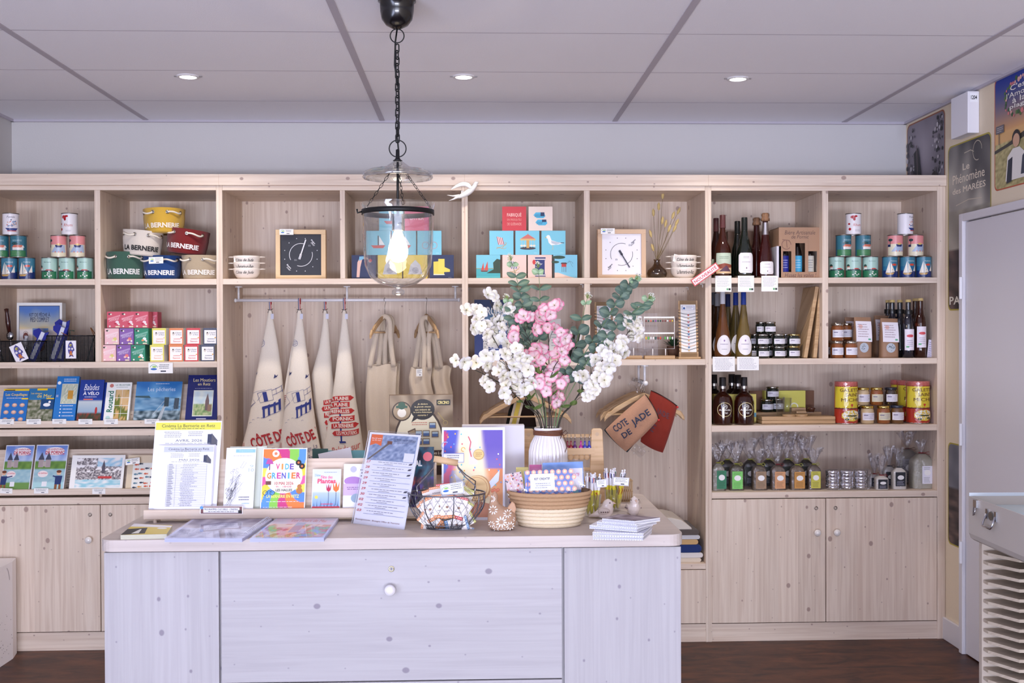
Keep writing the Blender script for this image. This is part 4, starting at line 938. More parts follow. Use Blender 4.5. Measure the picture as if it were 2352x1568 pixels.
# ------------------------------------------------------------------ stacked bowls with ears
def bowls(pxc,pys,hw,names,lab,Y=5.30,grp='breton eared bowls',tagpos=None):
    x=xat(pxc,610,Y);z=S1;n_=len(pys)
    for i,nm in enumerate(names):
        r=(hw-9)*Y/F;t=thing('eared_bowl',lab[i],'bowl',(x,Y,z),group=grp);H=.054
        pr=[(0,.002),(r*.55,0),(r*.6,.003),(r*.8,.014),(r*.93,.03),(r*.97,.045),(r,H),(r-.004,H+.001),(r*.9,H-.01),(r*.8,.018),(0,.006)]
        MB().lathe(pr,36,(236,228,220),'ceramic').build('bowl_body',t)
        for sg in (-1,1):
            mb=MB();mb.T=Matrix.Translation((sg*(r+.008),0,H-.004));mb.ball((0,0,0),.016,(236,228,220),'ceramic',14,6,(1.0,.9,.22));mb.build('ear_handle',t)
        mb=MB();rf=lambda v:r*(.88+.09*v)+.0015
        s=wrap(mb,r*.9,.018,.022,-.72,.72,'ceramic',rf=rf);s.text(nm,0,0,1,1,(40,38,44),.006,.25);mb.build('hand_lettering',t)
        z += .029
    return x,z
bowls(567,(0,0,0),40,['Côte de Jade','La Bernerie-en-Retz','Côte de Jade'],['bottom bowl of the left stack, lettered Côte de Jade','middle bowl of the left stack, lettered La Bernerie-en-Retz','top bowl of the left stack, beside the black clock'])
bowls(1570,(0,0,0),40,['La Bernerie-en-Retz','La Bernerie-en-Retz','Côte de Jade'],['bottom bowl of the right stack, beside the dried grass','middle bowl of the right stack, lettered La Bernerie-en-Retz','top bowl of the right stack, lettered Côte de Jade'],grp='breton eared bowls')
price('small price label stuck on the left bowl stack',537,549,588,602,5.262,seed=5,ry=.05);price('small price label stuck on the right bowl stack',1545,1558,584,601,5.262,seed=6,ry=.2)

# ------------------------------------------------------------------ tide clocks
def clock(label,px0,px1,pyt,fcol,face,ink,ang,Y=5.30,lw=10):
    x0,x1=xat(px0,630,Y),xat(px1,630,Y);w_=x1-x0;h=UY(px0,pyt,Y).z-S1
    t=thing('tide_clock',label,'clock',((x0+x1)/2,Y,S1),rot=(-.02,0,0));b_=lw*Y/F*1.02;d=.035
    mb=MB();mb.box(-w_/2,w_/2,0,d,0,b_,fcol,'matte');mb.box(-w_/2,w_/2,0,d,h-b_,h,fcol,'matte');mb.box(-w_/2,-w_/2+b_,0,d,b_,h-b_,fcol,'matte');mb.box(w_/2-b_,w_/2,0,d,b_,h-b_,fcol,'matte');mb.build('frame',t,bev=.001)
    mb=MB();fw,fh=w_-2*b_,h-2*b_;s=Sheet(mb,lambda u,v,l:(-fw/2+u*fw,.010-l,b_+v*fh),fw,fh,'paper');s.rect(0,0,1,1,face)
    s.arc(.5,.5,.28,1.2,3.6,.012,ink,24);s.arc(.5,.5,.28,-1.9,.25,.012,ink,24)
    for k in range(12):
        a=k*PI/6+.26;s.circ(.5+.41*math.cos(a),.5+.41*math.sin(a),.011,ink,n=8)
    for (x,y,tx) in ((.8,.8,('Pleine','mer')),(.21,.2,('Basse','mer'))):
        s.text(tx[0],x-.07,y,x+.07,y+.035,ink,.02,0,-.8 if face[0] < 100 else .8);s.text(tx[1],x-.07,y-.06,x+.05,y-.03,ink,.02,0,-.8 if face[0] < 100 else .8)
    s.text('6h',.68,.70,.74,.75,mixc(ink,face,.4));s.text('6h',.34,.35,.40,.40,mixc(ink,face,.4));mb.build('dial',t)
    mb=MB();mb.T=Matrix.Translation((0,.006,h/2)) @ Matrix.Rotation(ang,4,'Y');L=fw*.39
    mb.box(-.0028,.0028,-.001,.001,-L*.3,L,ink,'plastic');mb.box(-.005,.005,-.001,.001,-L*.3,0,ink,'plastic');mb.cyl((0,0,0),.0005,.0005,6,ink,'plastic');mb.ball((0,0,0),.006,ink,'plastic');mb.build('hand',t)
    return t
clock('black-faced tide clock in a square light wood frame',633,748,527,(226,196,156),(34,36,46),(226,226,230),.32)
clock('white-faced tide clock in a square light wood frame',1373,1484,526,(216,184,154),(238,236,242),(48,48,66),2.60)
price('price label on the top left corner of the black clock',642,674,526,539,5.29,seed=7,logo=True);price('price label on the top left corner of the white clock',1380,1412,524,537,5.29,seed=8,logo=True)

# ------------------------------------------------------------------ amber vase with dried grass
Yv=5.33;vx=xat(1509,630,Yv)
t=thing('glass_bud_vase','small round amber glass vase beside the white clock','vase',(vx,Yv,S1))
MB().lathe([(0,.002),(.03,.001),(.046,.012),(.050,.028),(.044,.045),(.025,.062),(.015,.075),(.013,.088),(.018,.096),(.0165,.096),(.0115,.088),(.013,.075),(.023,.061),(.042,.045),(.047,.028),(.043,.013),(0,.006)],36,(150,110,60),'amber_glass').build('vase_body',t)
MB().lathe([(0,.007),(.040,.014),(.046,.026),(0,.026)],30,(130,100,60),'amber_glass').build('water',t)
rr=random.Random(11)
for i,(px,py,L) in enumerate(((1522,452,.03),(1513,478,.03),(1501,492,.03),(1545,498,.028),(1557,488,.026),(1528,517,.026),(1521,510,.02),(1553,514,.022),(1495,540,.024),(1536,528,.022),(1548,528,.02),(1500,572,.022))):
    top=UY(px,py,Yv+.01*(i % 3-1));base=V((vx+rr.uniform(-.007,.007),Yv+rr.uniform(-.006,.006),S1+.03));neck=V((vx+rr.uniform(-.006,.006),Yv+rr.uniform(-.006,.006),S1+.094))
    t=thing('dried_grass_stem',f'dried bunny-tail grass stem in the amber vase, ' + ['the tallest','second tallest, leaning slightly left','third tallest, left side','upper right side','rightmost tall one','middle right, below the tall ones','centre','far right middle height','left low one with upright head','right of centre, medium','right medium, leaning','lowest at the left'][i],'dried grass',base,group='dried grass in the amber vase')
    mid=neck.lerp(top,.5)+V((.004*rr.uniform(-1,1),0,.0));d=(top-mid).normalized()
    mb=MB();mb.tube([V((0,0,0)),neck-base,mid-base,top-base],.0009,5,(120,100,56),'matte');mb.build('stem',t)
    mb=MB();q=d.to_track_quat('Z','Y').to_matrix().to_4x4();mb.T=Matrix.Translation(top-base) @ q;mb.lathe([(.0005,-.012),(.0055,-.004),(.0075,.006),(.0065,.018),(.0015,.028),(0,.03)],9,(206,180,120),'petal',wob=lambda a,z:1+.15*math.sin(5*a+z*900));mb.build('seed_head',t)

# ------------------------------------------------------------------ porcelain swallow
p=UY(1062,440,5.155);mb=MB();pt=lambda px,py:(UY(px,py,5.155).x-p.x,UY(px,py,5.155).z-p.z)
t=thing('porcelain_swallow','white porcelain swallow flying on the shelf front above the tiles','bird ornament',(p.x,p.y,p.z))
def limb(pts,rs,flat=1.0):
    P=[V((*pt(a,b_),)).to_3d() for a,b_ in pts];P=[V((q.x,0,q.y)) for q in P]
    m_=MB();out=[]
    m_.tube(P,rs,12,(238,234,230),'ceramic')
    m_.v=[(x,y*flat,z) for x,y,z in m_.v];return m_
limb([(1097,419),(1093,424),(1086,433),(1074,443),(1060,450),(1048,454)],[.002,.009,.014,.016,.012,.006]).build('body',t,(0,0,0),sub=1)
limb([(1055,450),(1042,457),(1031,461)],[.008,.004,.0012]).build('tail_feather',t);limb([(1055,449),(1040,450),(1027,448)],[.007,.0035,.001]).build('tail_feather',t)
limb([(1084,436),(1076,424),(1062,422),(1048,428),(1034,437)],[.006,.013,.012,.008,.0012],.5).build('wing',t,(0,-.012,0),sub=1);limb([(1088,426),(1094,420),(1099,418)],[.008,.010,.002]).build('head',t)
MB().box(-.006,.006,.012,.030,-.008,.006,(220,216,210),'ceramic').build('mounting_peg',t)

# NOUVEAUTÉ sign
c=UY(1620,630,5.165);mb=MB();L,h=.148,.036
mb.box(-L/2,L/2,0,.004,-h/2,h/2,(214,90,96),'gloss');s=front(mb,L,h,0,'gloss',z0=-h/2);s.rect(.01,.05,.99,.95,(196,50,56));s.rect(.03,.12,.97,.88,(232,226,236));s.text('NOUVEAUTÉ',.07,.26,.93,.78,(200,50,60),.02)
tagit(mb.build('novelty_sign',None,c,(0,-.61,0),bev=.001),'tilted white sign with red border reading NOUVEAUTÉ on the shelf post','sign')
mb=MB();mb.box(-.004,.004,.004,.012,-.004,.004,(200,200,200),'plastic');o=mb.build('stick_pad',bpy.data.objects['novelty_sign']);o.parent=bpy.data.objects['novelty_sign']

# ------------------------------------------------------------------ clothes rail with tea towels and bags
YR=5.42;zr=UY(800,689,YR).z;xl,xr_=xat(541,690,YR),xat(1054,690,YR);cx=(xl+xr_)/2
t=thing('clothes_rail','white metal rail under the shelf carrying tea towels and bags','rail',(cx,YR,zr))
mb=MB();mb.tube([(xl-cx,0,0),(xr_-cx,0,0)],.0078,14,(228,224,228),'gloss');mb.build('tube',t)
for px in (548,797,1046):
    x=xat(px,670,YR)-cx;mb=MB();mb.tube([(x,0,.004),(x,0,1.713-zr)],.0055,12,(232,230,232),'gloss');mb.cyl((x,0,1.709-zr),.018,.0045,20,(232,230,232),'gloss');mb.build('bracket',t)
for px in (541,1054):mb=MB();mb.ball((xat(px,690,YR)-cx,0,0),.0105,(236,234,236),'gloss',sc_=(.7,1,1));mb.build('end_cap',t)

def a_tow1(s):
    B=(44,56,130);R_=(176,40,44)
    s.arc(.40,.80,.075,0,6.28,.009,(110,110,150));s.lines(.34,.785,.46,.815,3,(110,110,150))
    s.line([(.15,.455),(.5,.49),(.34,.41)],.006,B);s.line([(.15,.455),(.30,.40),(.12,.36)],.006,B);s.line([(.1,.34),(.30,.40)],.006,B)
    s.poly([(.44,.47),(.52,.478),(.56,.42),(.48,.41)],B);s.line([(.34,.46),(.62,.50),(.66,.43),(.4,.40),(.34,.46)],.008,B)
    s.line([(.62,.49),(1.0,.555)],.008,B);s.line([(.64,.46),(1.0,.52)],.008,B)
    for x in (.7,.8,.9):s.line([(x,.50+.1*(x-.62)),(x+.02,.46+.1*(x-.62))],.006,B)
    s.poly([(.44,.375),(.78,.42),(.78,.405),(.44,.355)],B)
    for x,y in ((.46,.30),(.56,.32),(.67,.34),(.76,.36)):s.poly([(x,y),(x+.04,y+.006),(x+.03,y+.08),(x-.01,y+.07)],B)
    s.line([(.42,.3),(.52,.31),(.6,.33),(.8,.36)],.008,B)
    for x,y in ((.26,.58),(.66,.57)):s.poly([(x,y),(x+.06,y+.012),(x+.08,y+.028),(x+.045,y+.018),(x+.02,y+.03),(x+.03,y+.012)],(50,54,100))
    for x,y in ((.26,.28),(.36,.295),(.6,.29),(.2,.26)):s.line([(x-.02,y),(x,y+.006),(x+.03,y+.004)],.006,B)
    s.text('CÔTE DE JADE',.18,.135,1.30,.245,R_,.03,0,.38)
    s.text('Tharon-Plage, La Plaine',.32,.085,1.2,.125,(110,100,130),0,.3,.34);s.text('Pornic, La Bernerie, Les',.34,.03,1.25,.07,(110,100,130),0,.3,.34)
    for i in range(4):s.line([(.02+.03*i,.0),(-.02+.03*i,.13)],.008,R_)
def a_tow2(s):
    B=(36,48,120);R_=(190,44,44)
    s.poly([(.46,.18),(.50,.18),(.44,.64),(.40,.64)],B)
    for i,(y,tx,sg,x) in enumerate(((.60,'LA PLAINE',1,.1),(.535,'LA PLAINE',-1,.08),(.47,'PREFAILLES',1,.12),(.40,'PORNIC',-1,.2),(.33,'LA BERNERIE',1,.22),(.26,'LES MOUTIERS',-1,.3))):
        w_=.60;a=.22*(1 if sg else 1);q=[(x,y-.024),(x+w_,y+.02),(x+w_+.08*(sg > 0),y+.048),(x+w_,y+.072),(x,y+.026),(x-.06*(sg < 0),y)]
        s.poly(q,R_);s.text(tx,x+.05,y+.006,x+w_-.04,y+.042,(236,226,214),.03,0,.16)
    s.poly([(.42,.19),(.58,.20),(.60,.185),(.44,.17)],B)
    s.text('Balade sur la',.20,.10,1.1,.17,(206,110,100),.005,.3,.34);s.text('CÔTE DE JADE',.12,.0,1.35,.09,B,.03,0,.3)
def towel(label,ptx,prof,Y,art,asz,fold=None,back=False,grp='tea towels hanging from the rail'):
    """prof: list of (py, left px, right px)"""
    zt=zr;top=V((xat(ptx,715,Y),Y,UY(ptx,712,Y).z));t=thing('tea_towel',label,'tea towel',(top.x,Y,top.z),group=grp)
    Z=[];
    for py,a,b_ in prof:q=UY(a,py,Y);Z.append((q.z-top.z,q.x-top.x,xat(b_,py,Y)-top.x))
    def at(z):
        z=max(min(z,Z[0][0]),Z[-1][0])
        for k in range(len(Z)-1):
            if Z[k+1][0] <= z <= Z[k][0]:
                f=(Z[k][0]-z)/(Z[k][0]-Z[k+1][0]);return Z[k][1]+(Z[k+1][1]-Z[k][1])*f,Z[k][2]+(Z[k+1][2]-Z[k][2])*f
        return Z[-1][1],Z[-1][2]
    H=-Z[-1][0]
    def dep(z):return .006+.045*min(1,-z/H*1.5)
    def surf(u,v):
        z=-H*v;l,r=at(z);th=2*PI*u;cxx=(l+r)/2;hw=(r-l)/2;q=1+.10*math.sin(3*th+v*2)*v
        return (cxx-hw*math.cos(th),-dep(z)*math.sin(th)*q,z+.01*math.sin(th*2)*v)
    mb=MB();mb.surf(surf,40,40,(240,228,212),'fabric');mb.build('cloth',t)
    x0,x1,zb=-.0,0,-H*asz[0];l,r=at(-H*.99);
    mb=MB()
    def fn(u,v,lft):
        z=-H*asz[0]+H*(asz[0]-asz[1])*v;a,b_=at(z);aL,bL=at(-H*.8);x=aL+(bL-aL)*u;x=min(max(x,a+(b_-a)*.012),b_-(b_-a)*.012)
        cc=(a+b_)/2;hw=(b_-a)/2;cth=max(-1,min(1,(cc-x)/hw));th=math.acos(cth);q=1+.10*math.sin(3*th+(-z/H)*2)*(-z/H)
        return (x,-dep(z)*math.sin(th)*q-.0012-lft*.6,z+.01*math.sin(th*2)*(-z/H))
    aL,bL=at(-H*.8);s=Sheet(mb,fn,bL-aL,H*(asz[0]-asz[1]),'matte',2e-4);s.tess=.06;art(s);mb.build('printed_design',t)
    mb=MB()
    for i,c_ in enumerate(((34,44,110),(236,230,230),(190,44,50))):
        mb.T=Matrix.Translation(((i-1)*.0032,0,0));zz_=zr-top.z
        mb.tube([(0,.010,zz_-.02),(0,.0105,zz_),(0,.006,zz_+.009),(0,-.003,zz_+.0095),(0,-.0105,zz_),(0,-.009,zz_-.014),(0,-.002,0),(0,0,-.01)],.0019,6,c_,'fabric')
    mb.build('tricolour_loop',t)
    mb=MB();rr_=random.Random(ptx);mb.tube([(-.012,-.004,.004),(.0,-.008,.0),(.014,-.004,.006)],.0014,5,(70,56,50),'rope');mb.tube([(.006,-.004,.002),(.014,-.008,-.02),(.01,-.006,-.03)],.0012,5,(70,56,50),'rope')
    mb.tube([(-.006,-.004,.002),(-.012,-.006,-.014)],.0012,5,(70,56,50),'rope');mb.build('string_bow',t)
    mb=MB();mb.box(.004,.018,-.012,-.011,-.032-.012,-.018,(206,206,222),'paper');mb.build('paper_tag',t)
    return t
towel('cream tea towel with blue fishing hut print, leftmost on the rail',621,[(712,617,624),(745,611,630),(800,600,640),(860,589,648),(920,579,654),(980,568,662),(1040,552,674),(1110,545,690)],5.44,a_tow1,(.88,.02))
towel('cream tea towel with blue fishing hut print and a back fold, second on the rail',688,[(712,683,692),(745,680,697),(800,671,704),(860,664,711),(920,656,718),(980,648,726),(1040,640,738),(1110,634,750)],5.40,a_tow1,(.88,.02))
mb=MB();q0=UY(684,730,5.415)
ob=[(684,730),(680,752),(668,800),(656,870),(645,938),(652,944),(668,945),(676,900),(686,800)]
mb.prism([(UY(a,b_,5.43).x-q0.x,UY(a,b_,5.43).z-q0.z) for a,b_ in ob][::-1],.028,.034,(246,232,214),'fabric')
for i in range(4):a=UY(645+1*i,912+4*i,5.43);b_=UY(664,905+4*i,5.43);mb.tube([(a.x-q0.x,.027,a.z-q0.z),(b_.x-q0.x,.027,b_.z-q0.z)],.0012,4,(190,60,60),'fabric')
o=mb.build('back_fold',bpy.data.objects['tea_towel.001']);par=o.parent;o.location=(q0.x-par.location.x,q0.y-par.location.y,q0.z-par.location.z)
towel('cream tea towel with red signpost print, third on the rail, half hidden',747,[(715,743,750),(745,741,755),(800,732,759),(860,716,764),(920,720,772),(980,732,790),(1040,742,800),(1110,748,806)],5.46,a_tow2,(.88,.30))
towel('cream tea towel with red signposts above blue lettering, rightmost on the rail',791,[(715,787,794),(745,784,799),(800,777,806),(860,770,812),(920,762,818),(980,752,828),(1040,742,836),(1110,736,842)],5.41,a_tow2,(.86,.30))

def hanger(label,hook,Y,wdt,rz,drop,col='beech',tip=.022,grp='wooden clothes hangers',rail_r=.0078,thick=.011):
    """hook: px,py of the hook top; drop: metres from hook to shoulder centre"""
    h=hook;t=thing('clothes_hanger',label,'hanger',h,group=grp,rot=(0,0,rz))
    mb=MB();R=rail_r+.003
    pts=[(R*math.cos(a),0,R*math.sin(a)) for a in [PI*1.12-PI*1.2*k/10 for k in range(11)]]
    pts=[(-R*.9,0,-R*.5)]+[(-R*math.cos(a),0,R*math.sin(a)) for a in [PI*k/10 for k in range(11)]]+[(R*1.05,0,-R*.6),(R*.4,0,-R*1.9),(0,0,-R*3),(0,0,-drop)]
    mb.tube(pts,.0013,8,(150,146,142),'chrome');mb.build('hook',t)
    mb=MB();w2=wdt/2;n=12;top=[];bot=[]
    for k in range(-n,n+1):
        u=k/n;a=abs(u);z=-drop-.105*wdt/.43*(a**1.25)-(.018 if a > .95 else 0)*wdt/.43
        nt_=.006 if .8 < a < .86 else 0
        top.append((u*w2,z-nt_));bot.append((u*w2,z-.022-.006*a+(.008 if a > .93 else 0)))
    mb.prism(bot+top[::-1],-thick/2,thick/2,(220,186,140),col);mb.build('shoulders',t,bev=.003)
    mb=MB();mb.tube([(-w2*.86,0,-drop-.105*wdt/.43*.84-.018),(w2*.86,0,-drop-.105*wdt/.43*.84-.018)],.0042,8,(220,180,140),col);mb.build('trouser_bar',t)
    return t
def tote(label,hookpx,Y,body,strap,yaw=0,grp='linen tote bags on hangers',dot=None):
    """body: left px, right px, top py, bottom py"""
    x0,x1=xat(body[0],body[2],Y),xat(body[1],body[2],Y);zt,zb=UY(body[0],body[2],Y).z,UY(body[0],body[3],Y).z;w_=x1-x0;cxx=(x0+x1)/2
    t=thing('tote_bag',label,'bag',(cxx,Y,zb),group=grp);H=zt-zb;c_=(220,202,180)
    def sf(u,v):
        th=2*PI*u;fold=.010*math.sin(5*th+2*v)*(1-.3*v);a=(1+.10*(v-1)*-1)
        return (-(w_/2*a+.0)*math.cos(th)+.006*math.sin(7*v),-(.035*(1.25-v)+.006)*math.sin(th)+fold*abs(math.sin(th)),H*v+.006*math.sin(4*th))
    mb=MB();mb.surf(sf,48,16,c_,'fabric');mb.build('bag_body',t)
    hx,hz=UY(hookpx[0],hookpx[1],Y).x-cxx,UY(hookpx[0],hookpx[1],Y).z-zb
    for sg,(sa,sb) in zip((-1,1),strap):
        mb=MB();a=xat(sa,body[2],Y)-cxx;b_=xat(sb,body[2],Y)-cxx;yy=-.018*sg
        P=[V((a,yy,H-.01)),V((a+(hx-a)*.35,yy*1.1,H+(hz-H)*.5)),V((hx-.022,yy,hz-.02)),V((hx,yy*.6,hz+.002)),V((hx+.024,yy,hz-.024)),V((b_+(hx-b_)*.35,yy*1.1,H+(hz-H)*.5)),V((b_,yy,H-.01))]
        # flat webbing
        Q=[]
        for i in range(len(P)-1):
            for k in range(5):
                f=k/5;p0=P[max(i-1,0)];p1=P[i];p2=P[i+1];p3=P[min(i+2,len(P)-1)]
                Q.append(.5*((2*p1)+(p2-p0)*f+(2*p0-5*p1+4*p2-p3)*f*f+(3*p1-p0-3*p2+p3)*f**3))
        Q.append(P[-1]);vs=[];
        for i,q in enumerate(Q):
            d=(Q[min(i+1,len(Q)-1)]-Q[max(i-1,0)]).normalized();n_=V((d.z,0,-d.x)).normalized()*.0115;vs += [tuple(q+n_),tuple(q-n_)]
        mb.add(vs,[(2*i,2*i+1,2*i+3,2*i+2) for i in range(len(Q)-1)],c_,'fabric',True);mb.build('strap',t,solid=.003)
    if dot:
        mb=MB();
        for px,py,r in dot:p_=UY(px,py,Y-.045);mb.T=Matrix.Translation((p_.x-cxx,p_.y-Y,p_.z-zb)) @ Matrix.Rotation(PI/2,4,'X');mb.disc((0,0,0),r,16,(180,50,40),'fabric')
        mb.build('red_print',t)
    return t
hanger('wooden hanger seen almost edge-on, left one on the towel rail',V((xat(884,690,YR),YR,zr)),YR,.36,1.25,.068,'bamboo')
hanger('wooden hanger seen almost edge-on, right one on the towel rail',V((xat(979,690,YR),YR,zr)),YR,.36,-1.2,.068,'bamboo')
tote('beige linen tote bag hanging left, longest',(884,727),5.40,(843,911,838,1080),((868,884),(850,905)))
tote('beige linen tote bag hanging left, just behind the front one',(890,727),5.46,(858,918,832,1070),((875,896),(880,905)),dot=None)
tote('beige linen tote bag hanging right, left half with price tag',(979,730),5.40,(942,992,845,935),((952,968),(974,988)))
tote('beige linen tote bag hanging right, right half',(985,730),5.45,(994,1036,841,930),((1000,1010),(1004,1014)))
price('white tag pinned on the right linen tote bag',956,970,847,864,5.36,seed=3)

# ------------------------------------------------------------------ middle shelf behind the flowers
def a_largue(s):
    s.grid(0,0,1,1,10,16,lambda u,v:(30,50,90) if v > .86 else (mixc((50,90,130),(140,170,190),.5+nz(u,v,6)) if v > .45 else (34,52,112)))
    s.text('LARGUE',.14,.74,.9,.88,(232,232,226),.03);s.circ(.4,.3,.1,(210,210,216),ry=.05);s.lines(.35,.1,.8,.2,3,(190,200,220))
card('book','large navy book with white title behind the white blossoms','book',1090,1165,688,826,5.30,a_largue,t=.01,z0=S2,tilt=.16,ry=.0,rz=0,col=(220,220,226),mat='gloss')
def a_white(txt):
    def f(s):s.rect(0,0,1,1,(226,222,216));s.text(txt,-.9,.42,1.9,.56,(110,110,116),.01,0,PI/2)
    return f
card('book','white upright book spine reading MARINE behind the blossoms','book',1110,1122,738,824,5.27,a_white('MARINE'),t=.13,z0=S2)
card('book','white book with small captions standing behind the blossoms','book',1150,1182,716,824,5.36,lambda s:s.lines(.2,.5,.8,.9,6,(120,120,130)),t=.02,z0=S2,tilt=.05,col=(228,226,222))
card('folding_card','cream leaflet standing behind the pink flowers','leaflet',1262,1289,732,824,5.38,lambda s:s.lines(.15,.3,.85,.85,8,(160,160,165)),t=.003,z0=S2,tilt=.08,col=(216,212,208))
for i,(px,rot) in enumerate(((1300,.18),(1312,.20),(1322,.22))):
    p=UY(px,824,5.33);mb=MB();mb.box(-.005,.005,0,.12,0,.145,[(230,228,224),(90,90,90),(236,234,230)][i],'paper');mb.build
    tagit(mb.build('notebook',None,(p.x,5.30,S2+.002),(0,rot,0)),['white notebook leaning right, leftmost of three by the divider','dark notebook leaning right, between two white ones','white notebook leaning right, nearest the divider'][i],'notebook','notebooks leaning by the divider')
# bracelet stands
def bracelets(label,px0,px1,pyt,Y,tilt=.1,seed=1,first=.16):
    x0,x1=xat(px0,800,Y),xat(px1,800,Y);w_=(x1-x0)*.86;h=slant(pyt,Y,S2,tilt,(px0+px1)/2)
    t=thing('bracelet_stand',label,'jewellery stand',((x0+x1)/2,Y,S2),rot=(0,0,0));R_=Matrix.Translation((0,0,.008)) @ Matrix.Rotation(-tilt,4,'X')
    mb=MB();mb.box(-(x1-x0)/2,(x1-x0)/2,-.02,.06,0,.010,mat='bamboo');mb.build('base',t,bev=.001)
    mb=MB();mb.T=R_;mb.box(-w_/2+.006,w_/2-.006,0,.006,0,h,mat='bamboo');mb.box(-w_/2,w_/2,0,.006,h*.84,h,mat='bamboo');mb.box(-w_/2,w_/2,0,.006,0,h*.1,mat='bamboo')
    n=13
    for i in range(n):z=h*(.12+.72*i/n);mb.box(-w_/2,-w_/2+.006,0,.006,z,z+h*.04,mat='bamboo');mb.box(w_/2-.006,w_/2,0,.006,z,z+h*.04,mat='bamboo')
    mb.build('notched_board',t)
    mb=MB();mb.T=R_;mb.box(-w_/2+.010,w_/2-.010,-.0015,0,h*.09,h*.93,(240,238,236),'paper');s=Sheet(mb,lambda u,v,l:(-w_/2+.012+u*(w_-.024),-.0016-l,h*.83+v*h*.085),w_-.024,h*.085,'paper');s.rect(.06,.06,.94,.94,(90,96,160));s.rect(.09,.1,.91,.9,(240,240,246));s.lines(.35,.3,.85,.85,3,(80,80,100));s.circ(.22,.4,.08,(40,90,160));mb.build('paper_backing',t)
    rr_=random.Random(seed)
    for i in range(n-1):
        z=h*(.79-.72*i/(n));c_=rr_.choice([(24,24,28),(30,34,60),(40,90,110),(210,150,80),(110,40,50),(60,60,90),(24,24,28)]);b2=rr_.choice([(200,60,60),(60,40,90),(230,190,120),(90,140,190),(220,130,140)]);sag=.010+.006*rr_.random()
        mb=MB();mb.T=R_;mb.tube([(-w_/2-.001,.004,z),(-w_/2-.001,-.002,z),(-w_*.25,-.004,z-sag*.6),(0,-.004,z-sag),(w_*.25,-.004,z-sag*.6),(w_/2+.001,-.002,z),(w_/2+.001,.004,z)],.0011,5,c_,'plastic')
        o=mb.build('bracelet_cord',None);mb2=MB();mb2.T=R_;mb2.ball((0,-.0055,z-sag-.003),.0035+.0015*rr_.random(),b2,'gloss',8,6);b_=mb2.build('bead',o)
        o.name='bracelet';o.location=t.location;tagit(o,f'thin cord bracelet with a small charm on the {"right" if px0 > 1500 else "left"} bracelet stand','bracelet',f'bracelets on the {"right" if px0 > 1500 else "left"} wooden stand')
bracelets('bamboo bracelet stand at the right by the post, in full view',1557,1608,694,5.27,seed=2);bracelets('bamboo bracelet stand behind the eucalyptus leaves at left',1364,1412,697,5.36,seed=7)
def earring_rack(label,px0,px1,pyt,pyb,Y,bar,seed,basepx=None,basecol='bamboo'):
    x0,x1=xat(px0,780,Y),xat(px1,780,Y);cxx=(x0+x1)/2;w2=(x1-x0)/2;zt,zb=UY(px0,pyt,Y).z-S2,UY(px0,pyb,Y).z-S2
    t=thing('earring_rack',label,'jewellery stand',(cxx,Y,S2),group='white earring racks');W_=(240,238,240)
    mb=MB();mb.tube([(-w2,0,zt),(w2,0,zt),(w2,0,zb),(-w2,0,zb)],.0024,8,W_,'gloss',closed=True);mb.build('wire_frame',t)
    for zz_ in [zt-.004]+([UY(px0,bar,Y).z-S2] if bar else []):mb=MB();mb.box(-w2,w2,-.001,.001,zz_-.0035,zz_+.0035,W_,'gloss');mb.build('hanging_bar',t)
    for u in (-.42,.42):mb=MB();mb.tube([(w2*u,0,zb),(w2*u,0,.01)],.0022,8,W_,'gloss');mb.build('leg',t)
    mb=MB();mb.box(-w2*.98,w2,-.02,.03,0,.0165,mat=basecol);mb.build('wood_base',t,bev=.001)
    rr_=random.Random(seed);
    for row,zz_ in enumerate([zt-.007]+([UY(px0,bar,Y).z-S2-.004] if bar else [])):
        n=12
        for i in range(n):
            if rr_.random() < .12:continue
            x=-w2*.86+w2*1.72*i/(n-1);c_=rr_.choice([(226,190,60),(214,90,60),(130,60,60),(130,70,160),(90,190,90),(80,180,190),(240,240,240),(30,80,70)])
            mb=MB();L=.010 if row == 0 else .016;mb.tube([(0,0,0),(0,-.002,-L)],.0005,4,(200,170,90),'metal');mb.ball((0,-.002,-L-.004),.0042,c_,'gloss',8,6,(1,.6,1.1 if row == 0 else 1.8))
            tagit(mb.build('earring',None,(cxx+x,Y-.002,S2+zz_)),f'tiny dangling earring on the {"upper" if row == 0 else "lower"} bar of the {"right" if px0 > 1460 else "left"} white rack','earring',f'earrings on the {"right" if px0 > 1460 else "left"} rack, {"upper" if row == 0 else "lower"} bar')
earring_rack('white wire earring rack on a light wood block, right one',1479,1549,727,801,5.27,765,3);earring_rack('white wire earring rack half hidden by white blossoms, left one',1409,1474,726,799,5.29,None,5)
t=card('display_board','clear acrylic display panel standing behind the earring racks','display',1422,1512,719,822,5.36,None,t=.003,z0=S2,tilt=.1,col=(206,200,206),mat='acrylic')
# small pot plant
p=UY(1556,822,5.42);t=thing('potted_plant','tiny dark green plant in a brown pot behind the bracelet stand','plant',(xat(1546,800,5.42),5.42,S2))
MB().lathe([(0,0),(.024,0),(.032,.06),(.029,.06),(0,.055)],20,(96,66,50),'clay').build('pot',t)
mb=MB();rr=random.Random(4)
for i in range(46):
    a,e,L=rr.uniform(0,2*PI),rr.uniform(.2,1.3),rr.uniform(.03,.05);d=V((math.cos(a)*math.cos(e),math.sin(a)*math.cos(e),math.sin(e)));q=V((0,0,.06))+d*L;n_=d.cross(V((0,0,1))).normalized()*.007
    mb.add([tuple(V((0,0,.055))),tuple(q*.8+V((0,0,.012))+n_),tuple(q+d*.008),tuple(q*.8+V((0,0,.012))-n_)],[(0,1,2,3)],(40,70,44),'leaf')
mb.build('foliage',t)

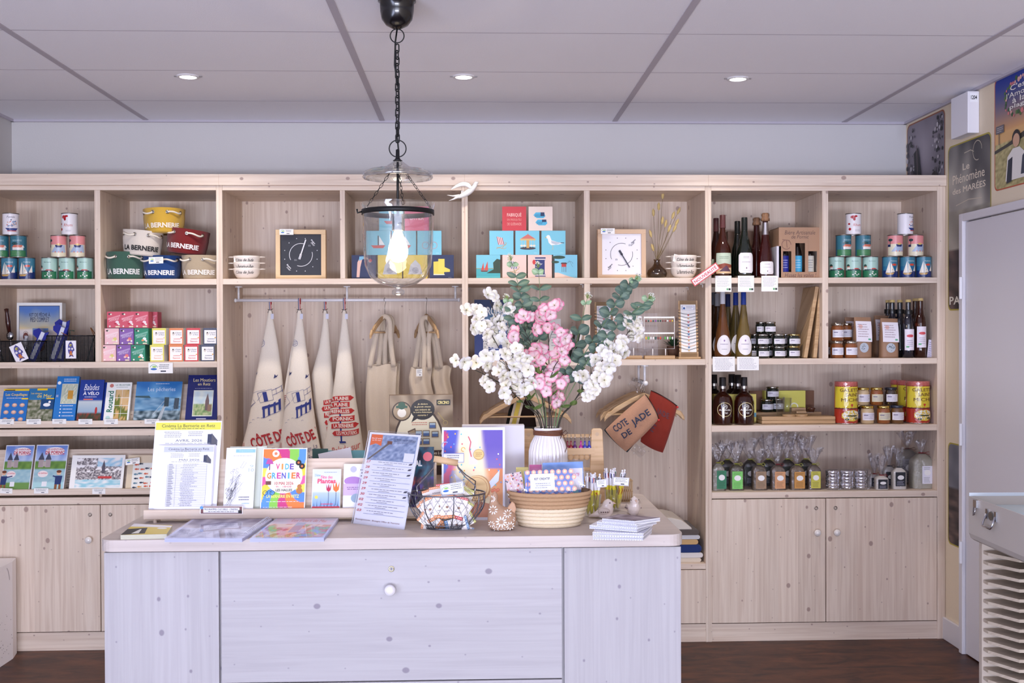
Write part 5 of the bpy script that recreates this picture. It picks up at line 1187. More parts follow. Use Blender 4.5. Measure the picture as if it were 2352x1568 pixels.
# ------------------------------------------------------------------ rails and hangers below
for nm,px,Y0_,Y1_,lb in (('right',1483,5.20,5.60,'white rail pointing at the viewer under the shelf, carrying pouches'),('left',1208,5.20,5.60,'white rail pointing at the viewer behind the flowers, carrying hangers')):
    q=UY(px,880 if nm == 'right' else 874,Y0_);z=q.z;x=q.x;t=thing('clothes_rail',lb,'rail',(x,Y0_,z))
    mb=MB();mb.tube([(0,0,0),(0,Y1_-Y0_,0)],.0085,14,(232,230,234),'gloss');mb.build('tube',t);MB().ball((0,-.003,0),.012,(240,238,240),'gloss').build('end_cap',t)
    for dy in (.03,.22):mb=MB();mb.tube([(0,dy,0),(0,dy,1.3245-z)],.006,12,(236,234,238),'gloss');mb.cyl((0,dy,1.320-z),.02,.0045,20,(236,234,238),'gloss');mb.build('bracket',t)
zrr=UY(1483,880,5.20).z;xrr=UY(1483,880,5.20).x;xrl=UY(1208,874,5.20).x
for i,(Y,rz,lb) in enumerate(((5.25,.18,'wooden hanger in front, behind the jute pouch'),(5.30,.05,'wooden hanger behind the front one, at the pouches'),(5.36,-.1,'wooden hanger third from the front at the pouches'),(5.50,.1,'wooden hanger at the back casting a shadow beside the pouches'))):
    hanger(lb,V((xrr,Y,zrr)),Y,.40+.015*(i % 2),rz,.05,'beech',rail_r=.0085,thick=.010)
for i,(Y,rz,lb) in enumerate(((5.24,.04,'wooden hanger in front, behind the flower vase'),(5.38,-.05,'wooden hanger further back, behind the flower vase'),(5.46,.08,'rearmost wooden hanger behind the flower vase'))):
    hanger(lb,V((xrl,Y,zrr+.004)),Y,.44,rz,.055,'beech',rail_r=.0085)
def pouch(name,label,cat,corners,Y,col,mat,thick,txt=None,tcol=(40,50,76),grp='pouches hung on the hangers',zip_=True):
    """corners in order: bottom-left, bottom-right, top-right, top-left of the upright pouch"""
    P=[UY(a,b_,Y) for a,b_ in corners];c0=sum(P,V((0,0,0)))/4;t=thing(name,label,cat,c0,group=grp)
    def sf(u,v,sg=1,lift=0):
        # rounded outline
        p_=(P[0]*(1-u)+P[1]*u)*(1-v)+(P[3]*(1-u)+P[2]*u)*v-c0;e=(1-abs(2*u-1)**3)*(1-abs(2*v-1)**3)
        cu,cv=2*u-1,2*v-1;k_=1-.05*(cu*cu)*(cv*cv);cp_=p_*k_
        return (cp_.x,-sg*thick*(max(0,e)**.6)*(.8 if v > .5 else 1)-sg*lift+.003*math.sin(9*u+4*v),cp_.z)
    mb=MB();mb.surf(lambda u,v:sf(u,v),22,16,col,mat);mb.surf(lambda u,v:sf(1-u,v,-1),22,16,mixc(col,(0,0,0),.2),mat);mb.build('cloth_body',t)
    w_=(P[1]-P[0]).length;h=(P[3]-P[0]).length
    if txt:
        mb=MB();s=Sheet(mb,lambda u,v,l:sf(u,v,1,.0008+l),w_,h,'matte');txt(s);mb.build('stencil_lettering',t)
    if zip_:
        mb=MB();mb.tube([tuple(V(sf(i/12,1))+V((0,-.002,.001))) for i in range(13)],.002,6,(60,56,54),'metal');q=V(sf(1,1));mb.ball(tuple(q+V((.0,-.004,-.004))),.006,(200,50,50),'plastic',8,6);mb.build('zip',t)
    return t
pouch('cosmetic_pouch','teal edged pouch hidden behind the jute one','pouch',((1440,1042),(1384,988),(1470,915),(1505,960)),5.20,(44,56,64),'fabric',.008)
def jt(c_):
    def f(s):s.text('COTE',.10,.52,.44,.74,c_,.02);s.text('DE JADE',.26,.27,.92,.50,c_,.02)
    return f
pouch('cosmetic_pouch','rust red pouch with stencilled lettering, right of the jute one','pouch',((1469,1016),(1523,1043),(1558,931),(1494,893)),5.19,(138,40,24),'fabric',.018,txt=lambda s:(s.text('DE',.1,.30,.42,.46,(90,50,60),.02,0,-.2),s.text('JADE',.35,.62,.8,.76,(90,50,60),.02,0,.1)))
pouch('cosmetic_pouch','natural jute pouch stencilled COTE DE JADE','pouch',((1387,987),(1437,1040),(1516,962),(1483,902)),5.16,(196,148,120),'jute',.02,txt=None)
tp=bpy.data.objects['cosmetic_pouch.002']
mb=MB();cc=tp.location;ca=math.radians(34)
s=Sheet(mb,lambda u,v,l:((u-.5)*.20*math.cos(ca)-(v-.5)*.11*math.sin(ca)-.004,-.0235-l+.02*((u-.5)**2+(v-.5)**2),(u-.5)*.20*math.sin(ca)+(v-.5)*.11*math.cos(ca)+.006),.20,.11,'matte')
s.text('COTE',.02,.58,.40,.88,(44,54,80),.02);s.text('DE',.10,.16,.34,.42,(44,54,80),.02);s.text('JADE',.46,.28,.96,.66,(44,54,80),.02);mb.build('stencil_lettering',tp)
mb=MB();rr=random.Random(3);p0=UY(1467,1034,5.24)
mb.surf(lambda u,v:((u-.5)*.06+.008*math.sin(9*v),.012*math.sin(7*u+5*v),(v-.5)*.05+.008*math.sin(8*u)),12,10,(230,226,232),'cellophane');tagit(mb.build('plastic_sleeve',None,p0),'crumpled clear plastic sleeve under the pouches','plastic bag')
mb=MB();p0=UY(1462,886,5.26)
mb.surf(lambda u,v:((u-.5)*.07+.01*math.sin(8*v),.012*math.sin(9*u+6*v),(v-.5)*.06+.012*math.sin(7*u)),14,12,(220,216,226),'cellophane');tagit(mb.build('plastic_sleeve',None,p0),'crumpled clear plastic around the hanger hooks above the pouches','plastic bag')
# beach bag with yellow-striped handles on the left hangers
t=thing('beach_bag','dark beach bag with cream handles striped yellow, behind the vase','bag',(xat(1215,1000,5.30),5.30,UY(1200,1130,5.30).z));b0=t.location
def rel(px,py,Y=5.30):return UY(px,py,Y)-b0
def strap(pp,w_,c_,stripe,dy,nm):
    mb=MB();Q=[rel(a,b_)+V((0,dy,0)) for a,b_ in pp];vs=[];v2=[]
    for i,q in enumerate(Q):
        d=(Q[min(i+1,len(Q)-1)]-Q[max(i-1,0)]).normalized();n_=V((d.z,0,-d.x)).normalized()*w_;vs += [tuple(q+n_),tuple(q-n_)];v2 += [tuple(q+n_*.45+V((0,-.003,0))),tuple(q-n_*.45+V((0,-.003,0)))]
    mb.add(vs,[(2*i,2*i+1,2*i+3,2*i+2) for i in range(len(Q)-1)],c_,'fabric',True)
    if stripe:mb.add(v2,[(2*i,2*i+1,2*i+3,2*i+2) for i in range(len(Q)-1)],stripe,'fabric',True)
    mb.build(nm,t)
strap([(1176,985),(1184,950),(1193,915),(1203,898)],.022,(236,222,200),(222,200,90),-.05,'handle');strap([(1245,995),(1240,960),(1232,920),(1216,898),(1203,896)],.024,(232,216,196),None,-.045,'handle');strap([(1166,975),(1172,945),(1184,915),(1200,900)],.008,(24,26,24),None,.02,'handle')
a,b_=rel(1166,1000),rel(1262,1000);zt_=rel(1200,978).z
mb=MB();mb.surf(lambda u,v:((a.x+b_.x)/2-(b_.x-a.x)/2*math.cos(2*PI*u),-.05*math.sin(2*PI*u),zt_*v),30,8,(46,40,40),'fabric');mb.disc(((a.x+b_.x)/2,0,0),.05,16,(46,40,40),'fabric',-1);mb.build('bag_body',t)
mb=MB();mb.surf(lambda u,v:((a.x+b_.x)/2-(b_.x-a.x)/2*.8*math.cos(PI*u),.03,zt_*.9+(rel(1200,915).z-zt_*.9)*v*(1-.3*abs(2*u-1))),14,6,(56,36,30),'fabric');mb.build('lining_panel',t)

# folded clothes on the low shelf
z=.376;Yc=5.23
for i,(pb,ptp,pr,c_,lb) in enumerate(((1293,1284,1611,(222,208,190),'cream folded cloth, lowest of the pile on the low shelf'),(1283,1272,1615,(226,220,218),'white folded cloth, second from the bottom of the pile'),(1271,1254,1612,(24,50,110),'navy blue folded cloth in the pile'),(1253,1242,1604,(206,168,116),'mustard folded cloth above the navy one'),
        (1241,1232,1608,(206,204,210),'pale grey folded cloth above the mustard one'),(1231,1219,1606,(92,82,80),'dark taupe folded cloth near the top of the pile'),(1217,1192,1589,(222,212,202),'off-white cloth crowning the pile, corner pointing right'))):
    h=(pb-ptp)*Yc/F*1.08;xr2=xat(pr,pb,Yc);w_=.27;mb=MB();n=10
    pts=[]
    for k in range(n+1):a=-PI/2+PI*k/n;pts.append((xr2-h/2+h/2*math.cos(a),h/2+h/2*math.sin(a)))
    pts=[(xr2-w_,0)]+pts+[(xr2-w_,h)] if i < 6 else [(xr2-w_,0),(xr2,.0),(xr2-.002,h*.15),(xr2-.05,h*.8),(xr2-.1,h),(xr2-w_,h)]
    mb.prism([(a-xr2+w_/2,b_) for a,b_ in pts],0,.26,c_,'fabric');tagit(mb.build('folded_cloth',None,(xr2-w_/2,Yc,z),bev=.0015),lb,'clothing','folded clothes on the low shelf');z += h+.0005

# ================================================================== RIGHTMOST UNIT: bottles, jars, tins, bags
def bottle(label,px,pyt,Y,z,prof,col,mat='bottle',cap=None,lab=None,grp=None,name='wine_bottle',extra=None,n=28,cat='bottle'):
    """prof: (radius px, py) from top to bottom of the glass; cap: (radius px, py top, py bottom, colour); lab: (half angle, py top, py bottom, art)"""
    if mat == 'liquid':col=tuple(c*(.55 if sum(col) < 300 else .8) for c in col)
    x=xat(px,prof[-1][1],Y);k=Y/F;ztop=UY(px,pyt,Y).z;zb0=UY(px,prof[-1][1],Y).z
    Z=lambda py:UY(px,py,Y).z-zb0
    t=thing(name,label,cat,(x,Y,z),group=grp)
    pr=[(r*k,Z(py)) for r,py in prof][::-1];sm=[]
    for i in range(len(pr)-1):
        (r0,z0),(r1,z1)=pr[i],pr[i+1]
        for q in range(4):f=q/4;g_=f*f*(3-2*f) if abs(r1-r0) > .002 else f;sm.append((r0+(r1-r0)*g_,z0+(z1-z0)*f))
    sm.append(pr[-1]);R0=pr[0][0]
    mb=MB();mb.lathe([(0,.003),(R0*.8,.001),(R0*.95,0)]+sm+[(sm[-1][0]*.7,sm[-1][1]),(0,sm[-1][1])],n,col,mat);mb.build('glass_body',t)
    if cap:
        r,a,b_,c_=cap[:4];za,zb_=Z(a),Z(b_);mb=MB();m_='gloss'
        if len(cap) > 4 and cap[4] == 'wire':
            mb.lathe([(r*k*.6,zb_),(r*k,zb_+.002),(r*k*1.05,zb_+(za-zb_)*.3),(r*k*.85,zb_+(za-zb_)*.5),(r*k*.95,zb_+(za-zb_)*.8),(r*k*.7,za),(0,za)],18,(150,110,80),'clay')
            for q in range(6):a_=q*PI/3;mb.tube([(r*k*1.1*math.cos(a_),r*k*1.1*math.sin(a_),zb_),(r*k*.98*math.cos(a_),r*k*.98*math.sin(a_),za)],.0007,4,(150,140,130),'metal')
        else:mb.lathe([(r*k*1.02,zb_),(r*k,zb_+.001),(r*k*.97,za-.002),(r*k*.9,za),(0,za)],22,c_,m_)
        mb.build('capsule' if len(cap) < 5 else 'wired_cork',t)
    if lab:
        ha,a,b_,art=lab[:4];za,zb_=Z(a),Z(b_);rr_=lambda v:max(q for q in [interp(sm,zb_+(za-zb_)*v)])+.0006
        mb=MB();s=wrap(mb,R0,za-zb_,zb_,-ha+(.0 if len(lab) < 5 else lab[4]),ha+(0 if len(lab) < 5 else lab[4]),'paper',rf=lambda v:interp(sm,zb_+(za-zb_)*v)+.0006);s.tess=.12;art(s);mb.build('label',t)
    if extra:extra(t,k,Z,sm)
    return t
def interp(sm,z):
    for i in range(len(sm)-1):
        if sm[i][1] <= z <= sm[i+1][1] and sm[i+1][1] > sm[i][1]:
            f=(z-sm[i][1])/(sm[i+1][1]-sm[i][1]);return sm[i][0]+(sm[i+1][0]-sm[i][0])*f
    return sm[0][0]
def l_plain(s):
    s.poly([(.12,0),(.88,0),(1,.1),(1,.9),(.88,1),(.12,1),(0,.9),(0,.1)],(240,236,240));s.lines(.3,.72,.7,.84,2,(150,140,150));s.lines(.2,.5,.8,.58,1,(150,140,160));s.rect(.47,.2,.53,.28,(120,100,120));s.lines(.2,.08,.8,.12,1,(150,150,160))
def l_rose(s):
    s.rect(0,0,1,1,(190,206,186));s.rect(0,0,1,.45,(222,190,150));s.poly([(0,.4),(.5,.5),(1,.42),(1,.3),(0,.2)],(140,70,50));s.poly([(.2,.1),(.6,.4),(.9,.1)],(90,60,80));s.lines(.2,.7,.8,.85,2,(120,140,120))
def l_oval(s):
    s.circ(.5,.5,.5,(240,236,240),ry=.5,n=28);s.circ(.5,.72,.05,(150,120,170),ry=.05);s.lines(.2,.5,.8,.6,1,(150,140,170));s.lines(.3,.26,.7,.34,1,(160,160,170))
SD=S1;GW='wine bottles on the upper right shelf'
wine=lambda px,pyt,s_=1.0:[(7,pyt+33),(7.5,pyt+38),(9,pyt+52),(17,560+(pyt-490)*.6),(19.5,585),(20,600),(20,636)]
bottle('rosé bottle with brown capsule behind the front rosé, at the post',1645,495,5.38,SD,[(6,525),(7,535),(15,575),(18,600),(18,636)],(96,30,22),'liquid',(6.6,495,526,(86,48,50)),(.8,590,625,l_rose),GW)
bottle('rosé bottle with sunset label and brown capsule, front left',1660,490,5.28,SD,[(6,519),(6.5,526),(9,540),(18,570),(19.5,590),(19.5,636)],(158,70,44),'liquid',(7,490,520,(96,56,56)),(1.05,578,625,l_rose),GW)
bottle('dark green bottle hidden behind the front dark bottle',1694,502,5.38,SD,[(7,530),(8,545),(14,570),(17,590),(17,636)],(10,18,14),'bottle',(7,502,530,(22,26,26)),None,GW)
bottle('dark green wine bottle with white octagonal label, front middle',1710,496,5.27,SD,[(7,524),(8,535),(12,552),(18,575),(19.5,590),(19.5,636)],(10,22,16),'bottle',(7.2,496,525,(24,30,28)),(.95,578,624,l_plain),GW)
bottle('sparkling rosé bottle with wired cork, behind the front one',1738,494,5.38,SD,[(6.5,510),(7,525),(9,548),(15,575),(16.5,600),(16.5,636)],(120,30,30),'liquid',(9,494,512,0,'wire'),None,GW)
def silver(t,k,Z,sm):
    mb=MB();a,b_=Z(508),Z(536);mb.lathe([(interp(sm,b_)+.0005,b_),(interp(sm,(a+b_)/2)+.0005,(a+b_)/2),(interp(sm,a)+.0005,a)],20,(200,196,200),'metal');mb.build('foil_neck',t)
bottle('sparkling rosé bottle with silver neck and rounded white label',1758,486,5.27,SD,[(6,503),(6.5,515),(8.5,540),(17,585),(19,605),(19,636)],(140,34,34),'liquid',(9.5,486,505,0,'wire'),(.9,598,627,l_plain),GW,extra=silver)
# boxes behind and the beer carton
card('cardboard_box','brown cardboard carton standing behind the wine bottles','box',1672,1792,531,637,5.47,None,t=.12,z0=SD,col=(120,88,66))
card('white_folder','narrow white folder standing between bottle and beer carton','folder',1784,1794,565,637,5.24,None,t=.16,z0=SD,col=(214,210,222))
x0,x1=xat(1789,600,5.24),xat(1884,600,5.24);w_=x1-x0;h=UY(1800,522,5.24).z-SD;t=thing('beer_carton','kraft beer carton with three windows reading Bière Artisanale de Pornic','box',((x0+x1)/2,5.24,SD))
mb=MB();K=(164,128,102);win=[(.10,.12,.30,.53),(.40,.12,.63,.69),(.71,.12,.92,.53)]
mb.box(-w_/2,w_/2,.003,.16,0,.002,K,'paper');mb.box(-w_/2,-w_/2+.002,.0,.16,0,h,K,'paper');mb.box(w_/2-.002,w_/2,0,.16,0,h,K,'paper');mb.box(-w_/2,w_/2,.158,.16,0,h,K,'paper');mb.box(-w_/2,w_/2,.0,.16,h-.002,h,K,'paper')
s=front(mb,w_,h);xs_=[0]+[q for w4 in win for q in (w4[0],w4[2])]+[1]
for i in range(0,8,2):s.rect(xs_[i],0,xs_[i+1],1,K)
for a,b_,c_,d in win:s.rect(a,0,c_,b_,K);s.rect(a,d,c_,1,K)
s.text('Bière Artisanale',.14,.86,.88,.94,(92,66,60),.0,.2);s.text('de Pornic',.30,.78,.72,.85,(92,66,60),.0,.2);s.text('Hissez les voiles !',.14,.02,.9,.10,(92,66,60),.0,.2);s.arc(.18,.66,.11,0,5.6,.02,(130,94,80));s.line([(.08,.76),(.26,.74)],.02,(130,94,80));s.line([(.18,.75),(.2,.6)],.02,(130,94,80));mb.build('carton',t)
for i,(a,b_,c_,d) in enumerate(win):
    mb=MB();r=(c_-a)*w_*.5;cx_=-w_/2+(a+c_)/2*w_;col_=[(34,40,150),(70,176,222),(222,218,204)][i]
    mb.lathe([(r,0),(r,h*.45),(r*.9,h*.52),(r*.55,h*.66 if i == 1 else h*.6),(r*.5,h*.9 if i == 1 else h*.85),(0,h*.9)],20,(24,18,18),'bottle',(cx_,.03+r,.003));mb.build('beer_bottle',t)
    mb=MB();s=wrap(mb,r+.0006,h*.32,h*.13,-1.3,1.3,'paper',at=(cx_,.03+r));s.rect(0,0,1,1,col_);s.lines(.25,.2,.75,.8,4,mixc(col_,(255,255,255) if i < 2 else (120,120,130),.6),seed=i);mb.build('beer_label',t)
for px0,px1,pb,lb in ((1643,1680,670,'white description sheet hanging under the rosé bottles'),(1695,1732,670,'white description sheet hanging under the dark green bottle'),(1749,1787,669,'white description sheet hanging under the sparkling rosé')):
    card('description_sheet',lb,'sheet',px0,px1,633,pb,5.186,lambda s:(s.lines(.08,.3,.92,.9,9,(170,165,180),seed=px0),s.rect(.7,.1,.8,.22,(90,170,110)),s.rect(.82,.1,.95,.22,(40,60,50))),t=.001,group='description sheets under the bottles')
for px0,px1,pb,lb in ((1637,1688,853,'white description sheet under the slim amber bottles'),(1693,1743,850,'white description sheet under the slim blue-capped bottles')):
    card('description_sheet',lb,'sheet',px0,px1,819,pb,5.186,lambda s:s.lines(.08,.1,.92,.92,9,(176,172,186),seed=px0),t=.001,group='description sheets under the bottles')
# slim bottles, second row
z2=S2+.001;GS='slim bottles on the second shelf at right'
slim=lambda top:[(5.5,top+28),(6.5,top+36),(9,top+55),(17,775),(19,792),(19,808),(17.5,820)]
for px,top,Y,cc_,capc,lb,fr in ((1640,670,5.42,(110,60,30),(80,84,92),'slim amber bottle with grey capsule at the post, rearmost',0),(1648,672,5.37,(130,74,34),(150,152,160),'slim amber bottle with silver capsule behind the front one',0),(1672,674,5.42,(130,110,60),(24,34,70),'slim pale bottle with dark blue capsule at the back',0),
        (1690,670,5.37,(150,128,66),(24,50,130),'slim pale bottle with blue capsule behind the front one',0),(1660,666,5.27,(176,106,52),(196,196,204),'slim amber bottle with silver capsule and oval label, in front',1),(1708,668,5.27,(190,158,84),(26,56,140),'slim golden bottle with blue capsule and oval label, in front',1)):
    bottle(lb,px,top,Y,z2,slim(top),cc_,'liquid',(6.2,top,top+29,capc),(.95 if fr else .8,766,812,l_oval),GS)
# small jam jars
def jar(label,px,pyt,pyb,Y,z,rpx,lid,col,grp,lcol=(236,234,240),mat='bottle',turn=0,hex_=False,name='jam_jar'):
    k=Y/F;r=rpx*k;h=(pyb-pyt)*k;t=thing(name,label,'jar',(xat(px,pyb,Y),Y,z),group=grp)
    MB().lathe([(0,.001),(r*.85,0),(r*.98,.003),(r*.98,h*.74),(r*.84,h*.84),(r*.84,h*.9),(0,h*.9)],22,col,mat).build('glass_body',t)
    MB().lathe([(r*.93,h*.86),(r*.95,h*.87),(r*.95,h-.001),(r*.9,h),(0,h)],22,lid,'chrome' if sum(lid) > 250 else 'gloss').build('lid',t)
    mb=MB();s=wrap(mb,r*.98+.0005,h*.42,h*.2,-1.05+turn,1.05+turn,'paper');s.rect(0,0,1,1,lcol);s.lines(.1,.15,.9,.9,4,(160,150,176),seed=px);s.rect(.1,.62,.4,.72,(110,100,130));mb.build('paper_label',t)
    return t
J='small dark jars stacked on the second shelf';dk=(26,34,30);lidc=(190,190,186)
for i,(px,yt,yb,Y,lb) in enumerate(((1752,794,822,5.27,'dark jar in the bottom row, front left'),(1789,794,822,5.27,'dark jar in the bottom row, front middle'),(1822,793,822,5.27,'dark jar in the bottom row, front right'),(1733,794,822,5.36,'dark jar in the bottom row, half hidden by the golden bottle'),(1767,794,822,5.38,'dark jar in the bottom row, behind the front left one'),(1802,794,822,5.38,'dark jar in the bottom row, behind the front middle one'))):
    jar(lb,px,yt,yb,Y,S2,15,lidc if i != 2 else (206,190,130),dk,J,turn=.15)
hj=28*5.27/F+.0008
for i,(px,Y,lb) in enumerate(((1751,5.27,'dark jar in the middle row, left'),(1788,5.27,'dark jar in the middle row, centre'),(1823,5.27,'dark jar in the middle row, right, with golden lid'),(1733,5.36,'dark jar in the middle row, partly hidden at left'),(1769,5.38,'dark jar in the middle row, hidden behind the gap'),(1804,5.38,'dark jar in the middle row, hidden behind the right gap'))):
    jar(lb,px,765,793,Y,S2+hj,15,lidc if i != 2 else (206,190,130),dk,J,turn=.1)
jar('dark jar on top of the small jar stack, right one',1768,737,765,5.27,S2+2*hj,14,lidc,dk,J);jar('dark jar on top of the small jar stack, left one behind',1748,738,766,5.33,S2+2*hj,13,lidc,dk,J)
# leaning boards
for i,(pxb,pxt,yt,lb) in enumerate(((1846,1873,657,'wooden serving board leaning right, left one of two'),(1868,1882,657,'wooden serving board leaning right, nearest the divider'))):
    a=UY(pxb,821,5.24);b_=UY(pxt,yt,5.24);L=(b_-a).length;mb=MB();mb.box(-.009,.009,0,.20,0,L,mat='bamboo')
    lean=math.atan2(b_.x-a.x,b_.z-a.z)
    tagit(mb.build('serving_board',None,(a.x+.009,5.24,S2+.002),(0,lean,0),bev=.002),lb,'board','boards leaning on the second shelf')
# cell right of it: honey jars, coffee bags, syrup bottles
HN='honey jars beside the kraft bags'
for px,yt,yb,Y,lb in ((1922,782,822,5.26,'amber jar with white label in the bottom row, left'),(1954,782,822,5.26,'amber jar with white label in the bottom row, right'),(1912,782,822,5.37,'amber jar behind the bottom left one')):
    jar(lb,px,yt,yb,Y,S2,15,(206,200,190),(140,80,40),HN,name='honey_jar')
hh=40*5.26/F+.0008
jar('amber jar with white label stacked on top at the left',1923,741,782,5.26,S2+hh,15,(206,200,190),(140,80,40),HN,name='honey_jar');jar('amber jar stacked on top, half behind the left one',1944,741,782,5.36,S2+hh,14,(206,200,190),(140,80,40),HN,name='honey_jar')
def kraft(label,px0,px1,yt,Y,foil=True,tilt=.04):
    x0,x1=xat(px0,822,Y),xat(px1,822,Y);w_=x1-x0;h=(822-yt)*Y/F;t=thing('coffee_bag',label,'bag',((x0+x1)/2,Y,S2),group='kraft paper bags on the second shelf',rot=(-tilt,.03,0));K=(150,114,88)
    mb=MB();mb.surf(lambda u,v:(-(w_/2)*(1-.05*v)*math.copysign(abs(math.cos(2*PI*u))**.5,math.cos(2*PI*u)),.03-(.028*(1-v**3)+.002)*math.copysign(abs(math.sin(2*PI*u))**.6,math.sin(2*PI*u)),h*v),40,12,K,'paper');mb.build('paper_bag',t)
    mb=MB();s=Sheet(mb,lambda u,v,l:(-w_*.44+u*w_*.88,.03-(.028*(1-(.40+.5*v)**3)+.002)-.0025-l,h*(.40+.5*v)),w_*.88,h*.5,'paper');s.tess=.3;s.rect(0,0,1,1,(232,226,234));s.circ(.3,.74,.14,(226,180,170),ry=.1);s.lines(.1,.2,.9,.9,6,(170,150,160));s.rect(.76,.08,.92,.16,(90,170,130));mb.build('paper_label',t)
    mb=MB();s=Sheet(mb,lambda u,v,l:(-w_*.26+u*w_*.52,.0018-.0022-l,h*(.13+.25*v)),w_*.52,h*.25,'chrome');s.circ(.5,.5,.48,(206,214,220),ry=.48,n=24);rr_=random.Random(px0)
    for i in range(16):a=rr_.uniform(0,6.3);q=rr_.uniform(.05,.34);s.poly([(.5+q*math.cos(a),.5+q*math.sin(a)),(.5+q*math.cos(a)+.1,.5+q*math.sin(a)+.03),(.5+q*math.cos(a)+.03,.5+q*math.sin(a)+.1)],rr_.choice([(130,150,160),(240,240,250),(90,100,110)]))
    mb.build('foil_window',t)
kraft('brown kraft bag with foil window, peeping out behind the right bag',2010,2048,724,5.38);kraft('brown kraft bag peeping out behind the left bag',1942,1984,728,5.38)
kraft('brown kraft bag with white label and foil window, left',1964,2005,726,5.25);kraft('brown kraft bag with white label and foil window, right, in front',2025,2067,729,5.25)
GB='syrup bottles on the second shelf at far right'
def l_syr(s):s.rect(0,0,1,1,(234,226,236));s.circ(.5,.68,.32,(210,80,90),ry=.07);s.lines(.2,.15,.8,.5,4,(160,150,170));s.rect(.15,.12,.4,.2,(110,180,130))
sy=lambda top,r:[(6,top+3),(6,top+22),(7,top+34),(r*.9,top+48),(r,top+58),(r,821)]
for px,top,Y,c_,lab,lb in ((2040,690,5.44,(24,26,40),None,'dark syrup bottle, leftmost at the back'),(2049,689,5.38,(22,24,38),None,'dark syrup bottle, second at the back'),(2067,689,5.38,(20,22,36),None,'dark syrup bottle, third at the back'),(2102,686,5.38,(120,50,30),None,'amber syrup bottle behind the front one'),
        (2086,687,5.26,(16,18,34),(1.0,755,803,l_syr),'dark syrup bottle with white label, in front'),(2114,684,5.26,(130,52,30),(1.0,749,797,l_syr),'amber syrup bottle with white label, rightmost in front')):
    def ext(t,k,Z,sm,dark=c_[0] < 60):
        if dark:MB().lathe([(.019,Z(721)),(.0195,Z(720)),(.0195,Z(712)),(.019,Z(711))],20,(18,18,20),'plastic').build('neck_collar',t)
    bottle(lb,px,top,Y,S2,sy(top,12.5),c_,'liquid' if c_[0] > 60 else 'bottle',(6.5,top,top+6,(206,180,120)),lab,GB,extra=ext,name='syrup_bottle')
card('leaflet','small lilac leaflet leaning beside the syrup bottles','leaflet',2129,2143,780,822,5.26,lambda s:s.lines(.15,.1,.85,.9,7,(130,130,160)),t=.002,z0=S2,tilt=.05,col=(216,208,224),ry=.12)

# third shelf
S3=1.036;GR='round rum bottles on the third shelf'
def l_rum(s):s.arc(.5,.5,.48,0,6.28,.035,(222,206,150),30);s.arc(.5,.68,.15,0,6.28,.03,(236,232,226),16);s.text('TI',.42,.62,.58,.74,(236,232,226),.04);s.text('Arrangés',.12,.4,.88,.54,(240,236,230),.03);s.text('de Ced',.34,.24,.66,.36,(240,236,230),.02)
rum=[(6.5,897),(7,903),(12,907),(20,916),(22.5,926),(23,935),(23,966),(22,976),(21,978)]
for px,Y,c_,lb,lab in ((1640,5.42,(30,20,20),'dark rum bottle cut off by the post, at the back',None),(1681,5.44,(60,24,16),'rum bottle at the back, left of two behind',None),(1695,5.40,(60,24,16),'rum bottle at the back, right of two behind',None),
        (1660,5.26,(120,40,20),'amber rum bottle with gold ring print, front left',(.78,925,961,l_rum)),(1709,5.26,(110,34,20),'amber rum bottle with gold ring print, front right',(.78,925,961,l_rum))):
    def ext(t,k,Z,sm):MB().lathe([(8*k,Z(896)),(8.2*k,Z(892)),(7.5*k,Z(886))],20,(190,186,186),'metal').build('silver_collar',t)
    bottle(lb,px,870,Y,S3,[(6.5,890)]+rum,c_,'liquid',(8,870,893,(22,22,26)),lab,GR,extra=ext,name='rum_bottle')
card('rum_box','yellow gift box standing behind the rum bottles','box',1640,1737,905,977,5.34,lambda s:(s.rect(.0,.0,1,.3,(206,186,90)),s.rect(.86,.2,1,.35,(90,150,170))),t=.08,z0=S3,col=(222,206,100))
card('wooden_crate_lid','dark wooden tray standing at the back of the third shelf','tray',1722,1870,897,965,5.50,None,t=.02,z0=S3,col=(120,84,62),mat='matte')
card('yellow_box','yellow box with white ring behind the jars and glasses','box',1757,1850,897,945,5.44,lambda s:s.arc(.72,.3,.09,0,6.28,.03,(236,236,220)),t=.05,z0=S3+.035,col=(216,210,96))
def board(label,px0,px1,yt,yb,Y,d,z,stripes=2,name='cutting_board'):
    x0,x1=xat(px0,yb,Y),xat(px1,yb,Y);h=(yb-yt)*Y/F;mb=MB();q=h/stripes
    for i in range(stripes):mb.box(-(x1-x0)/2,(x1-x0)/2,0,d,i*q+.0006,(i+1)*q-.0003,mat='bamboo')
    return tagit(mb.build(name,None,((x0+x1)/2,Y,z),bev=.002),label,'cutting board','boards on the third shelf')
board('wooden board at the back carrying the jars and glasses',1733,1887,938,960,5.38,.14,S3,1)
board('front pair of light bamboo boards with cheese knife on top',1750,1919,961,978,5.25,.11,S3,2)
zb1=S3+22*5.38/F;zb2=S3+17*5.25/F
mb=MB();
J3='dark jars on the wooden board'
jar('dark jar with white label on the board, lower one',1761,909,938,5.42,zb1+.001,15,lidc,dk,J3,turn=.1);jar('dark jar on the board, hidden behind the glasses',1787,908,938,5.44,zb1+.001,14,lidc,dk,J3);jar('dark jar with white label, topmost above the board',1774,878,907,5.42,zb1+.001+29*5.42/F+.001,15,lidc,dk,J3)
for px,Y,zb_,ht,lb in ((1792,5.31,zb2,47,'clear shot glass standing on the boards, left'),(1808,5.33,zb2,44,'clear shot glass standing on the boards, right')):
    r=.0225;H=ht*Y/F*.93;MB_=MB();MB_.lathe([(0,.001),(r*.8,0),(r,H),(r-.0022,H),(r*.8-.002,.008),(0,.008)],24,(230,230,236),'glass');tagit(MB_.build('shot_glass',None,(xat(px,950,Y),Y,zb_)),lb,'glass','shot glasses on the board')
